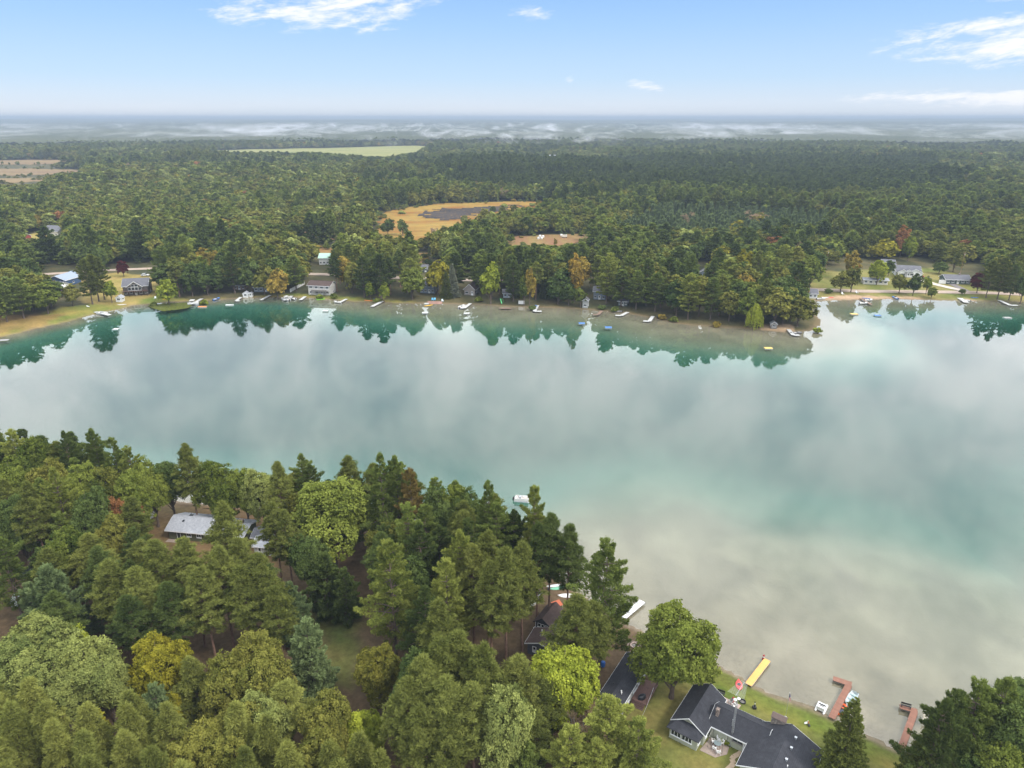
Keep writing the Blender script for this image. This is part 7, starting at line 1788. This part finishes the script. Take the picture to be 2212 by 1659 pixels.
# garden furniture on the far bank
def adirondack(s, rz, lb, c):
    x, y = GS(*s, 1.2); e = empty('lawn_chair', (x, y, gz(x, y)), rz); tag(e, lb, 'chair', 'lawn chairs along the far shore'); m = paint('lawn_%.2f_%.2f_%.2f' % c, c, 0.5)
    MB().slab([(-0.4, -0.5, 0.5), (0.4, -0.5, 0.5), (0.4, 0.4, 0.3), (-0.4, 0.4, 0.3)], 0.06).build('seat', m, e); MB().slab([(-0.4, 0.35, 0.3), (0.4, 0.35, 0.3), (0.4, 0.8, 1.25), (-0.4, 0.8, 1.25)], 0.06).build('backrest', m, e)
    for k in (-0.45, 0.45): MB().box(k-0.07, k+0.07, -0.55, 0.5, 0.62, 0.67).build('armrest', m, e); MB().box(k-0.05, k+0.05, -0.5, -0.4, 0, 0.62).build('leg', m, e)
for q in (((1379, 954), 0.1, 'light blue lawn chair, left of the pair on the brick terrace', (0.12, 0.40, 0.62)), ((1386, 954), 0.0, 'light blue lawn chair, right of the pair on the brick terrace', (0.12, 0.40, 0.62)), ((495, 951), 0.2, 'white glider seat on the grass right of the lodge', (0.62, 0.66, 0.66)), ((1411, 957), 0.3, 'pale round-backed lawn chair at the terrace end', (0.55, 0.65, 0.72)), ((2687, 938), 0.2, 'white slatted chair standing high on the beach', (0.66, 0.66, 0.66)), ((2732, 934), 0.2, 'white and blue chair on the beach below the leaning tree', (0.60, 0.64, 0.70))): adirondack(*q)
flat('terrace', [GS(1362, 956, 1.1), GS(1412, 957, 1.1), GS(1408, 965, 0.9), GS(1364, 964, 0.9)], patchy('brick_terrace', (0.26, 0.15, 0.12), (0.32, 0.2, 0.16), (0.2, 0.12, 0.1), 0.6), 0.12)
# wrapped hay and small machines on the tilled pasture
for k, (s, lb) in enumerate((((1717, 757), 'larger heap of white wrapped bales on the tilled pasture'), ((1722, 752), 'smaller white bale heap behind the larger one'), ((1790, 747), 'single white bale standing apart on the pasture'), ((1800, 752), 'pale box wagon on the pasture'))):
    x, y = GS(*s, 3); e = empty('bale_heap' if k < 3 else 'farm_wagon', (x, y, gz(x, y))); tag(e, lb, 'bales' if k < 3 else 'wagon')
    if k < 3:
        for i, (a, b, c) in enumerate(((0, 0, 0), (2.4, 0.3, 0), (1.2, 0.1, 1.6))[:3 if k == 0 else (2 if k == 1 else 1)]):
            MB().lathe([(0.7, 0), (0.95, 0.15), (1.0, 0.9), (0.95, 1.6), (0.6, 1.8)], 14, (a, b, c)).build('bale', WHITE, e)
    else:
        MB().box(-2, 2, -1.1, 1.1, 0.8, 2.4).build('box', CREAM, e)
        for sx in (-1.3, 1.3): MB().tube((sx, -1.2, 0.5), (sx, 1.2, 0.5), 0.5, n=12).build('wheel', DARKMETAL, e)
# lily pads in the corner by the lodge: nobody could count them
g = np.random.default_rng(77); pads = Crown(); P = []
poly = [GS(*p, 0.0) for p in ((470, 975), (520, 968), (600, 965), (615, 972), (600, 982), (560, 988), (520, 992), (495, 985))]
xs = [p[0] for p in poly]; ys = [p[1] for p in poly]
c = np.stack([g.uniform(min(xs), max(xs), 6000), g.uniform(min(ys), max(ys), 6000)], 1); c = c[inpoly(c[:, 0], c[:, 1], poly)][:2600]
nn = np.tile(np.array([[0, 0, 1.0]]), (len(c), 1))+g.normal(0, 0.03, (len(c), 3))
pads.leaves(np.column_stack([c, 0.02+0.02*g.random(len(c))]), unit(nn), 0.75, g, 0.3+0.5*g.random(len(c)))
lp = link(bpy.data.objects.new('lily_pads', pads.mesh('lily_pads', foliage('lily_leaves', (0.07, 0.10, 0.02), (0.17, 0.18, 0.045), 0.1)))); tag(lp, 'patch of lily pads at the shore before the lodge', 'lily pads', kind='stuff')
# ------------------------------------------------------------------ what to call each tree: its look and the nearest thing one can find beside it
LOOK = {'pine': 'green pine', 'pine_light': 'light green pine', 'pine_dark': 'dark pine', 'pine_olive': 'olive pine', 'pine_young': 'young pine', 'pine_blue': 'blue-green pine', 'pine_brown': 'brownish pine',
        'spruce': 'dark spruce', 'spruce_blue': 'blue spruce', 'leaf': 'green leafy tree', 'leaf_mid': 'dull green leafy tree', 'leaf_dark': 'dark leafy tree', 'leaf_pale': 'pale grey-green leafy tree', 'leaf_yellowgreen': 'yellow-green tree',
        'leaf_yellow': 'yellow tree', 'leaf_orange': 'amber tree', 'leaf_red': 'reddish tree', 'leaf_turn': 'yellowing tree', 'leaf_wine': 'wine-red tree', 'leaf_gold': 'golden-tinged tree', 'twig': 'bare tree'}
MARKS_NEAR = [(1350,1460,'black-roofed mobile home'), (440,1135,'pale grey-roofed house'), (1185,1340,'brown-roofed cabin'), (1145,1305,'long white cottage'), (1370,1315,'long white metal dock'), (1620,1590,'sage green lake house'), (330,1420,'golden yellow maple'),
 (310,1115,'half hidden white cottage'), (660,1410,'bushy blue-green pine at the clearing'), (40,1270,'grey camper trailer'), (575,1165,'pale grey garage'), (1975,1590,'half hidden brown dock'), (1128,1072,'floating pontoon boat'), (1225,1460,'bright yellow-green maple'),
 (810,1520,'white sign post'), (930,1650,'dark blue car at the bottom edge'), (365,1510,'slim bright yellow sapling'), (198,1550,'slim orange-yellow sapling'), (840,1000,'tall twin pines'), (950,1190,'black-roofed cabin between the pines'), (720,1250,'two dark bushy evergreens'), (250,1130,'tree with reddish tips'), (10,1650,'lower left picture corner'), (600,1640,'bottom picture edge'), (10,940,'left picture edge above the lake')]
MARKS_FAR = [(125,610,'blue pole barn'), (295,620,'dark lodge'), (255,645,'small white shed below the lodge'), (425,650,'dock by the lily pads'), (528,635,'two white sheds'), (575,642,'long slim white dock'), (690,625,'white house with brown roof'), (740,650,'red-striped motorboat'), (815,655,'long white dock before the pines'),
 (925,620,'blue-grey house'), (1012,625,'brown gable cottage'), (1090,663,'low brown dock'), (1127,655,'white notice board'), (1160,665,'white L-shaped dock by the board'), (1265,650,'small white boathouse'), (1295,638,'house above the boathouse'), (1342,678,'grey motorboat on its lift'), (1400,690,'narrow beach with black boats'),
 (1628,690,'small weeping willow'), (1670,698,'sandy landing on the point'), (1720,720,'dock at the tip of the point'), (1757,632,'small white cottage at the beach corner'), (1600,585,'bright yellow tree on the point'), (1520,590,'grey cottage over the treetops'), (1930,590,'large white house'), (2065,605,'dark green ranch house'), (2180,655,'right-edge L-shaped dock'), (20,725,'left-edge floating dock'), (15,575,'utility pole at the left edge'), (1865,650,'brown beach dock')]
ORD = ['closest to', 'second closest to', 'third closest to', 'fourth closest to', 'fifth closest to', 'sixth closest to', 'seventh closest to', 'eighth closest to']
groups = {}
for t in TREES:
    o = t['o']; far = t['y'] > 225
    kind = 'shrub' if t['kind'] == 'shrub' else ('pine' if 'pine' in t['kind'] else ('spruce' if t['kind'] == 'spruce' else 'tree'))
    tint = t['tint'] or {'red_pine': 'pine_olive', 'white_pine': 'pine', 'bare': 'twig', 'spruce': 'spruce'}.get(t['kind'], 'leaf')
    look = LOOK[tint] if kind != 'shrub' else {'leaf_dark': 'dark', 'leaf_turn': 'yellowish', 'leaf_yellowgreen': 'light green'}.get(tint, 'green')+' shrub'
    cat = {'shrub': 'shrub'}.get(kind, 'tree')
    o['category'] = cat; o['group'] = ('shrubs' if kind == 'shrub' else ('pine and spruce trees' if kind in ('pine', 'spruce') else 'leafy trees'))+(' along the far shore' if far else ' on the near shore')
    if t['label']: o['label'] = t['label']; continue
    px_, py_, _ = PX(t['x'], t['y'], 1.3+t['h']*0.6)
    M = MARKS_FAR if far else MARKS_NEAR
    d, nm = min((math.hypot((px_-a)*1.0, py_-b), c) for a, b, c in M)
    groups.setdefault((look, nm, far), []).append((d, o))
for (look, nm, far), L in groups.items():
    L.sort(key=lambda q: q[0])
    for i, (d, o) in enumerate(L):
        if i < len(ORD): o['label'] = '%s %s the %s' % (look, ORD[i], nm)
        else: o['label'] = '%s farther than eight others from the %s' % (look, nm)
